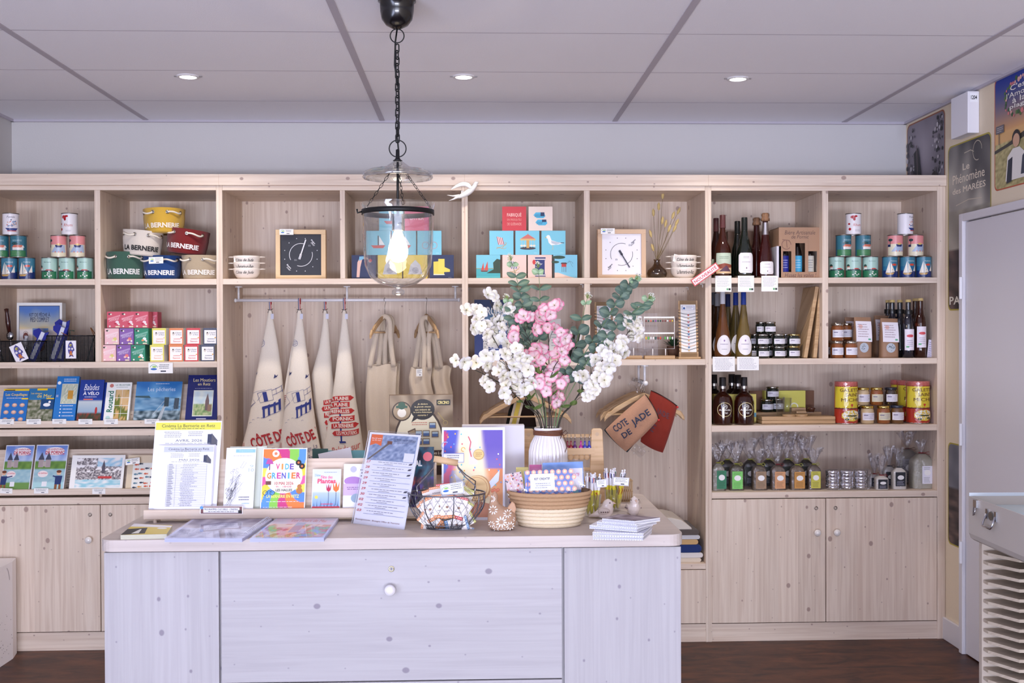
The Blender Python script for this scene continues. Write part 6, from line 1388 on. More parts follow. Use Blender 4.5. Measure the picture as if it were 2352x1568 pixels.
for px,lb in ((1811,'round wooden coaster on the front boards, left'),(1840,'round wooden coaster on the front boards, right')):
    MB_=MB();MB_.cyl((0,0,0),.031,.009,26,mat='bamboo');tagit(MB_.build('round_coaster',None,(xat(px,958,5.29),5.285,zb2),bev=.001),lb,'coaster','round wooden coasters')
t=thing('cheese_knife','small cheese knife with light wooden handle on the boards','knife',(xat(1850,955,5.335),5.33,zb2+.009));MB().box(-.048,.002,-.008,.008,0,.012,mat='bamboo').build('handle',t,bev=.003)
mb=MB();mb.slab([(0,-.006),(.036,-.004),(.042,.002),(.03,.008),(0,.006)],.005,.0065,(190,190,196),'chrome');mb.build('blade',t)
t=thing('cork_box','small wooden box with cork on top of the back board','box',(xat(1832,930,5.42),5.40,zb1));MB().box(-.035,.035,0,.05,0,.02,mat='bamboo').build('box_body',t,bev=.001)
t=thing('bottle_stopper','dark wooden stopper lying at the right end of the back board','stopper',(xat(1861,930,5.42),5.40,zb1));MB().lathe([(0,0),(.012,0),(.016,.012),(.02,.016),(.016,.022),(0,.024)],18,(96,60,44),'gloss').build('stopper_body',t)
# biscuit tins (tall yellow) and jars
def a_gal(s):
    s.rect(0,.37,1,.90,(226,204,60));s.rect(0,0,1,.37,(176,52,36));s.rect(0,.90,1,1,(186,96,90));s.rect(0,.885,1,.90,(60,50,50))
    for i in range(16):s.rect(i/16,.885,i/16+.03,.90,(206,70,50),)
    s.rect(0,.35,1,.37,(90,40,40));s.text('GALETTES',.22,.765,.95,.845,(110,70,30),.01);s.text('SAINT',.38,.65,.80,.73,(110,70,30),.01);s.text('MICHEL',.26,.53,.92,.61,(110,70,30),.01)
    s.poly([(.52,.46),(.60,.46),(.56,.39)],(196,60,50));s.rect(.535,.43,.585,.47,(196,60,50))
    s.circ(.56,.19,.3,(226,190,60),ry=.14,n=9);s.circ(.56,.2,.27,(232,226,206),ry=.12,n=10);s.rect(.4,.17,.72,.2,(50,60,40));s.circ(.6,.1,.1,(226,200,70),ry=.04);s.circ(.7,.12,.07,(50,70,50),ry=.03);s.circ(.42,.1,.06,(50,60,40),ry=.025)
k=5.27/F;r=26*k;H=97*k;gt=None
for px,Y,lb in ((1943,5.27,'tall yellow biscuit tin reading GALETTES SAINT MICHEL, left'),(2108,5.27,'tall yellow biscuit tin reading GALETTES SAINT MICHEL, right, in front'),(2071,5.42,'tall yellow biscuit tin in the shade, behind at the left'),(2087,5.36,'tall yellow biscuit tin right behind the front right one')):
    if gt is None:
        gt=thing('biscuit_tin',lb,'tin',(xat(px,976,Y),Y,S3),group='tall yellow biscuit tins');mb=MB();mb.lathe([(r,.002),(r,H-.001)],40,(206,70,40),'gloss');s=wrap(mb,r,H*.985,.003,-1.5,1.5);s.tess=.14;a_gal(s);mb.build('body',gt)
        MB().lathe([(r*.98,0),(r*1.01,.001),(r*1.01,.004),(r,.005)],40,(206,200,196),'metal').build('bottom_rim',gt);MB().lathe([(r*1.012,H*.955),(r*1.012,H),(r*.97,H+.0015),(0,H+.0015)],40,(190,110,104),'gloss').build('lid',gt)
    else:dup(gt,(xat(px,976,Y),Y,S3),label=lb)
JJ='preserve jars between the yellow biscuit tins';LY,LG=(216,190,110),(236,232,240)
for px,yt,yb,Y,lid,c_,lc,lb in ((1992,935,976,5.26,LY,(206,180,140),LG,'cream preserve jar with gold lid, bottom row left'),(2029,935,976,5.26,LY,(150,84,40),(222,214,180),'brown preserve jar with gold lid, bottom row middle'),(2060,934,976,5.26,(36,40,60),(110,74,40),LG,'preserve jar with dark lid, bottom row right'),(1972,936,976,5.38,LY,(90,60,40),(150,150,190),'preserve jar half hidden behind the left biscuit tin')):
    jar(lb,px,yt,yb,Y,S3,15.5,lid,c_,JJ,lc,name='preserve_jar')
h1=41.5*5.26/F+.001
for px,Y,lid,c_,lc,lb in ((1982,5.28,LY,(206,180,140),LG,'cream preserve jar, top row left beside the tin'),(2013,5.28,LY,(150,84,40),(222,214,180),'brown preserve jar with gold lid, top row middle'),(2046,5.28,(30,32,44),(60,44,34),LG,'preserve jar with black lid, top row right')):
    jar(lb,px,893,934,Y,S3+h1,15,lid,c_,JJ,lc,name='preserve_jar')

# bottom shelf: herb bags, tins, salt
S4=.717
def cellobag(name,label,cat,px,wpx,yt_fill,yb,ytop,Y,fill,lab,grp,tie=(196,196,60),dpt=.7,seed=0,mat='grains',fan=26,lx=0.0,lw=.72,lh=(.06,.72)):
    k_=Y/F;w_=wpx*k_;h=(yb-yt_fill)*k_;tp=(yb-ytop)*k_;t=thing(name,label,cat,(xat(px,yb,Y),Y,S4),group=grp)
    sg=lambda c,e:math.copysign(abs(c)**e,c)
    def wd(v):return 1 if v < .74 else max(.16,1-((v-.74)/.26)**1.6*.84)
    body=lambda u,v,g=1:(-(w_/2)*wd(v)*sg(math.cos(2*PI*u),.45)*g,-(w_/2*dpt)*wd(v)*sg(math.sin(2*PI*u),.45)*g,h*v)
    mb=MB();mb.surf(lambda u,v:body(u,v*.96,.96),28,16,fill,mat);mb.build('contents',t)
    rr_=random.Random(seed+px)
    def neck(u,v):
        a=2*PI*u;q=.10+(v**.8)*1.0;pl=1+.35*math.sin(6*a+seed)*v+.2*math.sin(11*a+seed*3)*v
        return (fan*k_*q*math.cos(a)*.9*pl*.6+lx*w_*0,fan*k_*q*math.sin(a)*.5*pl*.6,h*.985+(tp-h)*v*(1+.10*math.sin(5*a+seed)))
    mb=MB();mb.surf(lambda u,v:body(u,v,1.0),28,14,(236,236,240),'cellophane');mb.surf(neck,40,9,(236,236,240),'cellophane');mb.build('cellophane_wrap',t)
    mb=MB();zt_=h*.99;mb.tube([(w_*.12*math.cos(2*PI*i/12),w_*.12*math.sin(2*PI*i/12),zt_) for i in range(12)],.0018,6,tie,'fabric',closed=True);mb.tube([(w_*.12,-.004,zt_),(w_*.3,-.008,zt_+.006),(w_*.42,-.008,zt_-.002),(w_*.28,-.009,zt_-.008),(w_*.12,-.006,zt_)],.0012,5,tie,'fabric');mb.build('ribbon_tie',t)
    col_,blob=lab;mb=MB();yy=-(w_/2*dpt)*1.0-.0012
    s=Sheet(mb,lambda u,v,l:(-w_*lw/2+u*w_*lw+lx*w_,yy-l,h*(lh[0]+(lh[1]-lh[0])*v)),w_*lw,h*(lh[1]-lh[0]),'paper');s.rect(0,0,1,1,col_);s.circ(.52,.62,.32,(238,236,236),ry=.16);s.lines(.12,.78,.88,.95,2,mixc(col_,(20,30,20),.4),seed=px);s.lines(.12,.06,.88,.38,4,mixc(col_,(20,30,20),.4) if sum(col_) > 200 else (170,170,190),seed=px+1);mb.build('paper_label',t)
    return t
HB='herb bags in cellophane on the bottom shelf'
for i,(px,w_,c_,lb,fl,lx,yb) in enumerate(((1649,31,(40,120,84),'dark green',(150,142,124),.2,1134),(1691,34,(120,200,100),'light green',(84,78,56),.0,1133),(1743,34,(150,122,96),'taupe',(96,80,60),.06,1132),(1786,34,(206,150,106),'salmon',(110,92,76),.08,1131),(1830,34,(196,140,70),'orange brown',(120,98,74),.10,1130),(1869,31,(196,190,80),'yellow',(110,92,78),.05,1129))):
    cellobag('herb_bag',f'cellophane bag of dried herbs with {lb} label in the front row','bag',px,w_,1072 if i not in (0,5) else 1070,yb,(1030,1026,1038,1022,1020,1034)[i],5.27,fl,(c_,0),HB,seed=i,fan=30,lx=lx,tie=(190,190,60) if i != 3 else (150,30,40))
for i,(px,lb) in enumerate(((1670,'first'),(1722,'second'),(1764,'third'),(1808,'fourth'),(1850,'fifth'))):
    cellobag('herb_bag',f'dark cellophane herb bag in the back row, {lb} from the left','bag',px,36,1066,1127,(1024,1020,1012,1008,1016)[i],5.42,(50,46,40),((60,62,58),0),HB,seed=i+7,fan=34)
t=None
for c_ in range(3):
    for r_ in range(3):
        px=1912+32.5*c_;x=xat(px,1120,5.27);z=S4+.0005+r_*.0305
        lb=f'flat round silver tin, {["left", "middle", "right"][c_]} column, {["bottom", "middle", "top"][r_]} of the stack'
        if t is None:
            t=thing('flat_tin',lb,'tin',(x,5.27,z),group='silver tins wrapped in clear film');MB().lathe([(0,.0),(.030,0),(.0315,.002),(.0315,.017),(.030,.018)],30,(206,204,208),'chrome').build('tin_base',t)
            MB().lathe([(.0325,.017),(.0330,.018),(.0330,.029),(.0315,.030),(0,.0298)],30,(226,224,228),'chrome').build('tin_lid',t)
        else:dup(t,(x,5.27,z),label=lb)
mb=MB();a,b_=xat(1894,1120,5.27)-xat(1945,1120,5.27),xat(1997,1120,5.27)-xat(1945,1120,5.27)
mb.surf(lambda u,v:(a+(b_-a)*u+.002*math.sin(20*v),-.0345+.002*math.sin(30*u+12*v),.001+.093*v),24,10,(240,240,245),'cellophane');mb.surf(lambda u,v:(a+(b_-a)*u,-.034+.068*v,.0935+.003*math.sin(14*u+9*v)),24,6,(240,240,245),'cellophane')
tagit(mb.build('shrink_wrap',None,(xat(1945,1120,5.27),5.27,S4+.0)),'clear film wrapped round the block of silver tins','wrapping')
SL='salt bags on the bottom shelf'
cellobag('salt_bag','small white salt bag with black label, in front','bag',2024,31,1093,1126,1050,5.25,(226,218,206),((30,32,42),0),SL,tie=(150,30,30),seed=3,mat='matte',fan=22)
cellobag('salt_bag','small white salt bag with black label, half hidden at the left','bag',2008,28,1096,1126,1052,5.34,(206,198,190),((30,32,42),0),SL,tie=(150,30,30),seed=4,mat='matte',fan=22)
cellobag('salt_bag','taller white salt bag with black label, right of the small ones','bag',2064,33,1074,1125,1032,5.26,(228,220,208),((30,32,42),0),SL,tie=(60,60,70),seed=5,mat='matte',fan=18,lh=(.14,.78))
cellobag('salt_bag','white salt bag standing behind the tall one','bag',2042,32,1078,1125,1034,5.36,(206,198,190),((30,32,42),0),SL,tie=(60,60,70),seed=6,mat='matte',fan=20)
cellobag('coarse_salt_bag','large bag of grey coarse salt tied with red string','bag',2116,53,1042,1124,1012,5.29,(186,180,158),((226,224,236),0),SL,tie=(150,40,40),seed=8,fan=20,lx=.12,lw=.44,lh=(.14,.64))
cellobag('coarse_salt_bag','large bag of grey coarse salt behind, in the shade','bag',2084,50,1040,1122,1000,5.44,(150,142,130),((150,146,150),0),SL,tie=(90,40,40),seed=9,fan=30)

# ================================================================== THE COUNTER
CZ,CX0,CX1,CY0,CY1=.87,-1.124,.640,3.31,4.16
ct=thing('shop_counter','long pale pine counter with rounded top corners in the foreground','counter',((CX0+CX1)/2,CY0,0));c0=ct.location.copy()
R=.045;pts=[]
for cx_,cy_,a0 in ((CX1-R,CY0+R,-PI/2),(CX1-R,CY1-R,0),(CX0+R,CY1-R,PI/2),(CX0+R,CY0+R,PI)):
    for i in range(7):a=a0+PI/2*i/6;pts.append((cx_+R*math.cos(a)-c0.x,cy_+R*math.sin(a)-c0.y))
MB().slab(pts,CZ-.036,CZ,(230,220,214),'pine_top').build('countertop',ct,bev=.002)
def PC_(name,x0,x1,y0,y1,z0,z1,mat='pine_daylit_v',par=None):mb=MB();mb.box(x0-c0.x,x1-c0.x,y0-c0.y,y1-c0.y,z0,z1,mat=mat);return mb.build(name,par or ct,bev=.001)
bx0,bx1=xat(239,1300,CY0+.03),xat(1564,1300,CY0+.03);m1,m2=xat(505.5,1350,CY0+.03),xat(1293,1350,CY0+.03);zf=CZ-.043;yf=CY0+.03
PC_('carcass',bx0+.004,bx1-.004,yf+.018,CY1-.04,.0,CZ-.037);PC_('side_panel',bx0,bx0+.02,yf+.019,CY1-.03,.0,CZ-.0375);PC_('side_panel',bx1-.02,bx1,yf+.019,CY1-.03,.0,CZ-.0375)
PC_('front_panel',bx0,m1-.004,yf,yf+.018,0,zf);PC_('front_panel',m2+.004,bx1,yf,yf+.018,0,zf)
zl=UY(900,1564,yf).z
d=PC_('flap_door',m1+.003,m2-.003,yf,yf+.018,zl+.002,zf,'pine_daylit_h');PC_('drawer_front',m1+.003,m2-.003,yf,yf+.018,.08,zl-.002,'pine_daylit_h')
for nm,px,py,pr,c_ in (('knob',897,1351,[(.006,0),(.008,.012),(.015,.018),(.0175,.026),(.015,.034),(.007,.038),(0,.039)],(236,232,236)),('lock',899,1306,[(.009,0),(.009,.002),(.006,.003),(.006,-.001),(0,-.001)],(200,190,150))):
    q=UY(px,py,yf)-c0;mb=MB();mb.T=Matrix.Translation((q.x,yf-c0.y,q.z)) @ Matrix.Rotation(PI/2,4,'X')
    mb.lathe(pr,24,c_,'ceramic' if nm == 'knob' else 'metal',cols=None if nm == 'knob' else [c_,c_,c_,(40,40,40)])
    if nm == 'lock':mb.box(-.0008,.0008,-.003,.003,.0001,.0012,(30,30,30))
    mb.build(nm,d)

# wooden leaflet easel on the counter
YD=3.60;ZL=.908;ex0,ex1=xat(330,1180,YD),xat(1008,1180,YD);ec=(ex0+ex1)/2;hw=(ex1-ex0)/2;TD=.30
t=thing('leaflet_easel','pine easel with ledge holding the leaflets on the counter','leaflet display',(ec,YD,CZ))
mb=MB();mb.box(-hw,hw,-.008,.008,ZL-.026-CZ,ZL+.006-CZ,mat='pine_h');mb.box(-hw,hw,.008,.06,ZL-.018-CZ,ZL-.002-CZ,mat='pine_h');mb.build('ledge',t,bev=.004)
L=slant(1046,YD+.045,ZL,TD);mb=MB();mb.T=Matrix.Translation((0,.045,ZL-.004-CZ)) @ Matrix.Rotation(-TD,4,'X');mb.box(-hw+.03,hw-.01,0,.016,0,L,mat='pine_h');mb.build('back_board',t,bev=.002)
for x in (-hw+.035,hw-.03):
    for y in (.004,.05):MB().cyl((x,y,0),.006,ZL-.02-CZ,14,(222,204,186),'matte').build('peg_leg',t)
mb=MB();mb.T=Matrix.Translation((0,.16,0));mb.box(-hw+.1,-hw+.12,0,.03,0,.17,mat='pine_v');mb.build('rear_strut',t)
YL=YD+.012
def a_cin(s,band=(232,226,90),month='AVRIL 2026',front_=False):
    s.rect(.01,.9,.99,.985,band);s.text('Cinéma La Bernerie en Retz',.1,.93,.9,.965,(70,60,60),.005);s.lines(.2,.905,.8,.925,1,(120,120,90))
    s.lines(.14,.81,.42,.885,4,(150,150,160));s.lines(.5,.825,.76,.885,3,(150,150,160),seed=2);s.poly([(.8,.74),(.86,.86),(.95,.78),(.95,.72)],(90,90,100));s.rect(.8,.74,.86,.85,(60,66,90))
    s.text(month,.32,.765,.72,.792,(90,90,105));s.lines(.12,.74,.92,.755,1,(150,150,160))
    if front_:
        for i in range(25):y=.70-.0265*i;s.rect(.12,y,.88,y+.0022,(110,110,126));s.lines(.36,y+.004,.74,y+.02,1,(130,130,144),rag=.5,seed=i);s.rect(.13,y+.006,.2+.05*(i % 3)/3,y+.014,(130,130,140))
        for x in (.115,.28,.88):s.rect(x,.06,x+.004,.702,(120,120,134))
cin=card('program_holder','clear holder with the yellow-headed cinema programme for Avril 2026','leaflet',341,497,967,1168,YL+.008,a_cin,t=.003,z0=ZL,tilt=TD,col=(240,240,250));cin.rotation_euler.z=0
for i,(a,b_,c_) in enumerate(((352,486,1021),(356,484,1022),(360,480,1022),(366,484,1023))):
    card('program_sheet',['white cinema programme sheet, rearmost of the front pile','white cinema programme sheet, second in the front pile','white cinema programme sheet, third in the front pile','front cinema programme sheet headed Mai 2026 with grey band'][i],'sheet',a,b_,c_,1166,YL-.0005-.0015*i,(lambda s:a_cin(s,(202,206,220),'MAI 2026',True)) if i == 3 else None,t=.0008,z0=ZL,tilt=TD-.01*i,col=(238,238,250),group='cinema programme sheets')
def a_expo(s):
    s.rect(.32,.92,.98,.975,(150,200,214));s.text('Exposition',.44,.93,.88,.965,(190,224,234));s.lines(.2,.86,.95,.88,1,(180,180,190));s.line([(.5,.68),(.62,.78),(.7,.76),(.58,.67),(.5,.68)],.006,(90,90,90));s.text('9',.82,.68,.94,.72,(180,196,206));s.text('10',.78,.61,.96,.665,(180,196,206))
    rr_=random.Random(8)
    for i in range(26):
        x,y=rr_.uniform(.08,.22),rr_.uniform(.05,.3);s.line([(x,y),(x+.1+.1*rr_.random(),y+.12),(x+.15+.3*rr_.random(),y+.26+.12*rr_.random())],.004,(70,66,74))
    for i in range(40):x,y=rr_.uniform(.05,.28),rr_.uniform(.12,.34);s.line([(x,y),(x+rr_.uniform(-.05,.05),y+.03)],.007,(60,56,62))
    for i in range(12):s.arc(rr_.uniform(.15,.6),rr_.uniform(.4,.66),.04,0,5,.006,(110,104,112),8)
    s.lines(.5,.14,.9,.22,2,(130,130,140));s.lines(.6,.08,.9,.12,1,(170,200,210))
card('leaflet','greenish sheet peeping out behind the white Exposition leaflet','leaflet',520,606,1025,1166,YL+.02,None,t=.001,z0=ZL,tilt=TD,col=(214,220,206))
card('leaflet','narrow white Exposition leaflet with a line-drawn plant','leaflet',512,581,1028,1166,YL,a_expo,t=.002,z0=ZL,tilt=TD,col=(240,240,248))
def a_vide(s):
    cs=[(240,96,160),(250,216,70),(90,150,230),(140,206,80),(206,60,130),(240,130,60),(90,140,226),(236,226,90)]
    def fn(u,v):a=math.atan2((v-.48)*1.38,u-.5)+.25*math.sin(5*math.hypot(u-.5,v-.5));return cs[int((a+PI)/(2*PI)*16) % 8]
    s.grid(.02,.0,.98,.985,46,62,fn);s.circ(.5,.55,.42,(250,246,226),ry=.29,n=30)
    for i,(ch,c_) in enumerate(zip('VIDE',((226,70,140),(240,150,60),(80,180,220),(110,80,180)))):s.text(ch,.31+.105*i+(.025 if ch == 'I' else 0),.65,.40+.105*i-(.03 if ch == 'I' else 0),.745,c_,.03)
    for i,(ch,c_) in enumerate(zip('GRENIER',((214,140,50),(80,170,210),(206,80,160),(90,90,190),(80,180,200),(226,130,50),(206,70,130)))):s.text(ch,.12+.11*i+(.03 if ch == 'I' else 0),.5,.215+.11*i-(.03 if ch == 'I' else 0),.6,c_,.03)
    s.text('10 MAI 2026',.3,.40,.72,.45,(190,50,70),.02);s.text('9h - 18H30',.33,.355,.68,.385,(206,90,120),.01);s.text('LES HALLES',.33,.295,.70,.335,(40,40,60),.02);s.text('LA BERNERIE EN RETZ',.13,.19,.86,.24,(246,240,120),.02)
    s.lines(.08,.12,.92,.14,1,(240,240,240));s.lines(.05,.01,.8,.05,2,(240,240,240));s.circ(.3,.91,.08,(246,244,244));s.circ(.3,.91,.035,(226,130,90));s.poly([(.08,.74),(.26,.74),(.2,.82),(.12,.82)],(190,80,160));s.rect(.16,.64,.18,.74,(120,60,120))
    for x,y in ((.82,.76),(.9,.70)):s.circ(x,y,.065,(30,30,34));s.circ(x,y,.025,(240,120,60))
    for x,y,r in ((.86,.3,.07),(.86,.37,.05)):s.circ(x,y,r,(190,120,60))
    for x in (.1,.26):s.arc(x,.27,.05,0,6.28,.01,(40,60,60))
    s.line([(.1,.27),(.18,.31),(.26,.27)],.012,(60,130,100));s.rect(.1,.4,.22,.46,(110,70,60))
card('poster_flyer','colourful flyer reading VIDE GRENIER 10 MAI 2026','flyer',597,700,1029,1167,YL,a_vide,t=.002,z0=ZL,tilt=TD,col=(240,240,250))
def a_plant(s):
    s.grid(.02,.01,.98,.98,14,20,lambda u,v:mixc((226,230,246),(216,222,244),v) if v > .42 else mixc((120,160,220),(200,214,240),v*2));s.text('Fête des',.3,.76,.7,.84,(226,80,110),.02);s.text('Plantes',.18,.64,.82,.76,(226,80,110),.04);s.text('21ème',.08,.82,.28,.88,(90,160,180),.01);s.lines(.38,.9,.9,.94,1,(130,150,170))
    for x,y,r_,c_ in ((.58,.52,.09,(190,40,80)),(.84,.54,.12,(230,120,50))):
        s.poly([(x-r_,y+r_*1.2),(x-r_*.8,y-r_*.5),(x,y-r_),(x+r_*.8,y-r_*.5),(x+r_,y+r_*1.2),(x+r_*.4,y),(x,y+r_*1.3),(x-r_*.4,y)],c_);s.rect(x-.008,.1,x+.008,y-r_,(40,60,60))
    for i in range(16):x=.04+.06*i;s.poly([(x,.0),(x+.02,.0),(x+.03*(-1)**i,.14+.05*(i % 3))],(50,66,50))
    s.rect(.02,.03,.98,.07,(200,50,70));s.lines(.3,.1,.8,.16,1,(220,70,100));s.circ(.16,.3,.06,(236,216,90))
card('poster_flyer','small flyer for the plant fair with a red and an orange tulip','flyer',715,781,1077,1167,YL,a_plant,t=.001,z0=ZL,tilt=TD,col=(240,240,250))
def a_vc(s):s.lines(.5,.7,.95,.9,3,(60,60,80));s.circ(.3,.88,.1,(190,190,214));s.circ(.3,.62,.28,(176,130,196),ry=.1);s.rect(0,.3,1,.56,(206,180,220));s.lines(.1,.42,.9,.5,2,(120,70,140));s.circ(.4,.24,.16,(150,170,190),ry=.1);s.circ(.7,.22,.12,(236,226,240),ry=.1)
card('poster_flyer','white and lilac flyer half hidden by the tall programme stand','flyer',787,862,1065,1167,YL,a_vc,t=.001,z0=ZL,tilt=TD,col=(236,236,248))
def a_trop(s):
    def fn(u,v):
        q=nz(u,v,7)+.5*nz(u,v,17,3);return mixc((14,22,44),(30,96,120),.4+q) if v > .5 else mixc((20,24,50),(190,90,90) if nz(u,v,5,9) > 0 else (90,60,160),.3+q*1.3)
    s.grid(0,0,1,1,30,46,fn);s.circ(.84,.84,.12,(226,110,120),n=12);s.text('TROPICAL',.02,.68,.7,.78,(236,236,240),.04)
card('book','dark book with tropical flowers and white capitals, behind the wire basket','book',905,996,1026,1167,YL,a_trop,t=.012,z0=ZL,tilt=TD-.05,mat='gloss')
def a_prog(s):s.rect(.02,.05,.98,.95,(120,70,70));s.rect(.08,.15,.92,.82,(240,238,244));s.text('PROGRAMMES CULTURELS - CINEMAS',.1,.48,.88,.72,(40,30,40),.02);s.lines(.15,.2,.85,.4,1,(100,90,110));s.circ(.04,.8,.04,(90,150,220),ry=.2);s.rect(.89,.1,.97,.5,(20,20,24))
card('ledge_sign','small sign reading PROGRAMMES CULTURELS - CINEMAS on the easel ledge','sign',459,558,1162,1180,YD-.0105,a_prog,t=.0015,ry=.012)
# things behind the easel
card('blue_folder','teal papers sticking up behind the easel board','papers',752,838,1034,1100,3.92,None,t=.01,z0=CZ,tilt=.1,col=(110,170,180));card('dark_folder','dark green folder corner behind the easel','papers',716,752,1030,1100,3.90,None,t=.004,z0=CZ,tilt=.1,col=(40,80,76),ry=0)
o=card('white_envelope','white paper with raised corner behind the easel','papers',752,828,1032,1100,3.89,None,t=.003,z0=CZ+.02,tilt=.1,col=(226,226,236));o.rotation_euler.y=-.2
# game box on a crate
GY=3.97;zt=UY(960,907,GY).z;zbx=zt-.29
t=thing('wooden_riser','small wooden crate under the treasure hunt game box','crate',(xat(970,1100,GY),GY+.04,CZ));MB().box(-.12,.12,0,.08,0,zbx-CZ,mat='pine_h').build('crate_body',t)
def a_game(s):
    s.grid(0,0,1,1,44,46,lambda u,v:mixc((96,76,56),(176,158,130),.5+.35*math.sin(math.atan2(v-.55,u-.45)*16)*.5+nz(u,v,4)*.4))
    s.circ(.46,.40,.40,(64,48,34),ry=.46,n=28);s.circ(.46,.40,.37,(222,214,184),ry=.43,n=28)
    s.circ(.19,.80,.155,(60,46,34),n=22);s.circ(.19,.80,.135,(160,140,110),n=22);s.circ(.19,.78,.07,(226,220,206));s.rect(.1,.84,.28,.87,(50,84,64));s.circ(.19,.87,.06,(50,84,64))
    s.circ(.52,.82,.19,(26,22,20),ry=.13,n=26);s.poly([(.38,.74),(.34,.66),(.46,.72)],(26,22,20))
    for i,tx in enumerate(('Je déclare','la grande chasse','aux trésors de','la Loire-Atlantique','ouverte !')):w_=(.08,.13,.12,.145,.08)[i];s.text(tx,.52-w_,.875-.034*i,.52+w_,.897-.034*i,(226,206,150),.01,.2)
    s.rect(.74,.87,.96,.94,(28,24,20));s.text('CIRCINO',.76,.885,.94,.925,(220,204,130),.03);s.arc(.88,.65,.035,0,6.28,.012,(170,150,100));s.line([(.86,.68),(.76,.78)],.016,(170,150,100))
    rr_=random.Random(6)
    for x,y in ((.1,.42),(.2,.48),(.28,.42),(.16,.32),(.28,.55)):s.poly([(x,y),(x+.12,y+.04),(x+.15,y-.06),(x+.04,y-.1)],(90,70,52));s.poly([(x+.02,y-.01),(x+.11,y+.02),(x+.13,y-.05),(x+.05,y-.08)],(150,130,100))
    for x,y in ((.40,.48),(.52,.48),(.62,.58),(.66,.47),(.40,.38),(.52,.38)):s.rect(x,y,x+.11,y+.08,(120,100,76));s.rect(x+.01,y+.01,x+.1,y+.045,(70,100,150));s.rect(x+.01,y+.045,x+.1,y+.07,(170,190,200))
    s.lines(.34,.62,.62,.67,2,(190,120,100));s.rect(.5,.24,1,.31,(60,38,28));s.text('communes à découvrir',.52,.255,1,.295,(230,220,200),.02);s.rect(.46,.12,1,.23,(150,132,96));s.rect(.72,.1,.82,.23,(190,170,120));s.circ(.77,.17,.018,(30,24,20));s.rect(.46,0,1,.12,(50,32,26))
x0,x1=xat(896,910,GY),xat(1041,910,GY)
gb=card('treasure_game_box','brown treasure hunt board game box behind the easel','board game',896,1041,907,1100,GY,a_game,t=.055,z0=zbx+.0005,col=(120,96,72),rz=.10)

# flat things on the counter
def flat(name,label,cat,corners,z0,h,art=None,col=(240,240,248),group=None,mat='paper',leaves=0):
    """corners px: front-left, front-right, back-right, back-left on the counter"""
    P=[UZ(a,b_,z0+h) for a,b_ in corners];c=sum(P,V((0,0,0)))/4;Q=[(p.x-c.x,p.y-c.y) for p in P]
    mb=MB();n=max(1,leaves)
    for i in range(n):mb.slab(Q,h*i/n,h*(i+.8)/n if n > 1 else h,col if i % 2 == 0 else mixc(col,(0,0,0),.12),mat)
    w_=(P[1]-P[0]).length;d_=(P[3]-P[0]).length
    s=Sheet(mb,lambda u,v,l:((Q[0][0]*(1-u)+Q[1][0]*u)*(1-v)+(Q[3][0]*(1-u)+Q[2][0]*u)*v,(Q[0][1]*(1-u)+Q[1][1]*u)*(1-v)+(Q[3][1]*(1-u)+Q[2][1]*u)*v,h+l),w_,d_,mat)
    if art:art(s)
    return tagit(mb.build(name,None,(c.x,c.y,z0)),label,cat,group)
def a_fly(s):s.rect(0,0,1,1,(222,200,100));s.poly([(0,.0),(.5,.1),(.44,.66),(0,.5)],(40,38,42));s.poly([(.2,.1),(.36,.12),(.34,.5),(.3,.5)],(230,230,226));s.poly([(.0,.72),(1,.74),(1,.92),(.0,1)],(236,234,240));s.circ(.8,.62,.12,(240,236,226))
for i,(cs,lb) in enumerate(((((277,1228),(383,1226),(396,1206),(308,1202)),'yellow and black leaflets stacked at the left end of the counter'),)):
    flat('leaflet_stack',lb,'leaflet',cs,CZ,.014,a_fly,(226,222,200),leaves=8)
def a_bw(s):
    s.grid(.04,.05,.96,.95,30,20,lambda u,v:mixc((210,210,232),(120,116,150),.2+nz(u*2,v,4)*1.2+(.4 if v > .62 else 0)));s.text('ATELIERS',.1,.3,.6,.42,(186,186,210),.04);s.text('PÂQUES',.1,.16,.5,.27,(186,186,210),.04)
def a_col(s):
    s.grid(.03,.05,.97,.95,40,26,lambda u,v:[(226,206,206),(206,130,120),(150,190,150),(150,160,214),(226,196,140),(210,160,200)][int(abs(nz(u,v*.8,9)*3+nz(u,v,3)*3+u*2)) % 6] if v < .62 else mixc((220,190,220),(200,206,232),.5+nz(u,v,5)));s.rect(.42,.25,.56,.7,(150,170,214));s.text('Les Fleurs de Mai',.3,.74,.85,.86,(206,130,150),.02,.2)
bd=thing('display_book','open display book with plastic sleeves lying on the counter','folder',UZ(575,1215,CZ));
for nm,cs,art in (('left_pages',((378,1236),(556,1236),(628,1189),(448,1187)),a_bw),('right_pages',((574,1236),(744,1235),(778,1188),(642,1184)),a_col)):
    o=flat(nm,'','',cs,CZ+.001,.011,art,(206,208,240),leaves=9,mat='paper');
    for k_ in ('label','category'):
        if k_ in o:del o[k_]
    o.location=o.location-bd.location;o.parent=bd
    P=[UZ(a,b_,CZ+.015) for a,b_ in cs];c=sum(P,V((0,0,0)))/4;mb=MB()
    mb.surf(lambda u,v:((P[0].lerp(P[1],u)).lerp(P[3].lerp(P[2],u),v)-c)*1.03+V((0,0,.0015*math.sin(9*u+4*v)+.004*u*(1-u))),16,10,(230,232,250),'acrylic');o2=mb.build('clear_sleeve',bd);o2.location=V((c.x,c.y,CZ+.0145))-bd.location
mb=MB();a,b_=UZ(562,1237,CZ)-bd.location,UZ(636,1186,CZ)-bd.location
for i in range(24):q=a.lerp(b_,(i+.5)/24);mb.tube([(q.x+.008*math.cos(g_),q.y,.012+.008*math.sin(g_)) for g_ in [2*PI*k/10 for k in range(10)]],.001,5,(226,226,236),'gloss',closed=True)
mb.build('ring_binding',bd)
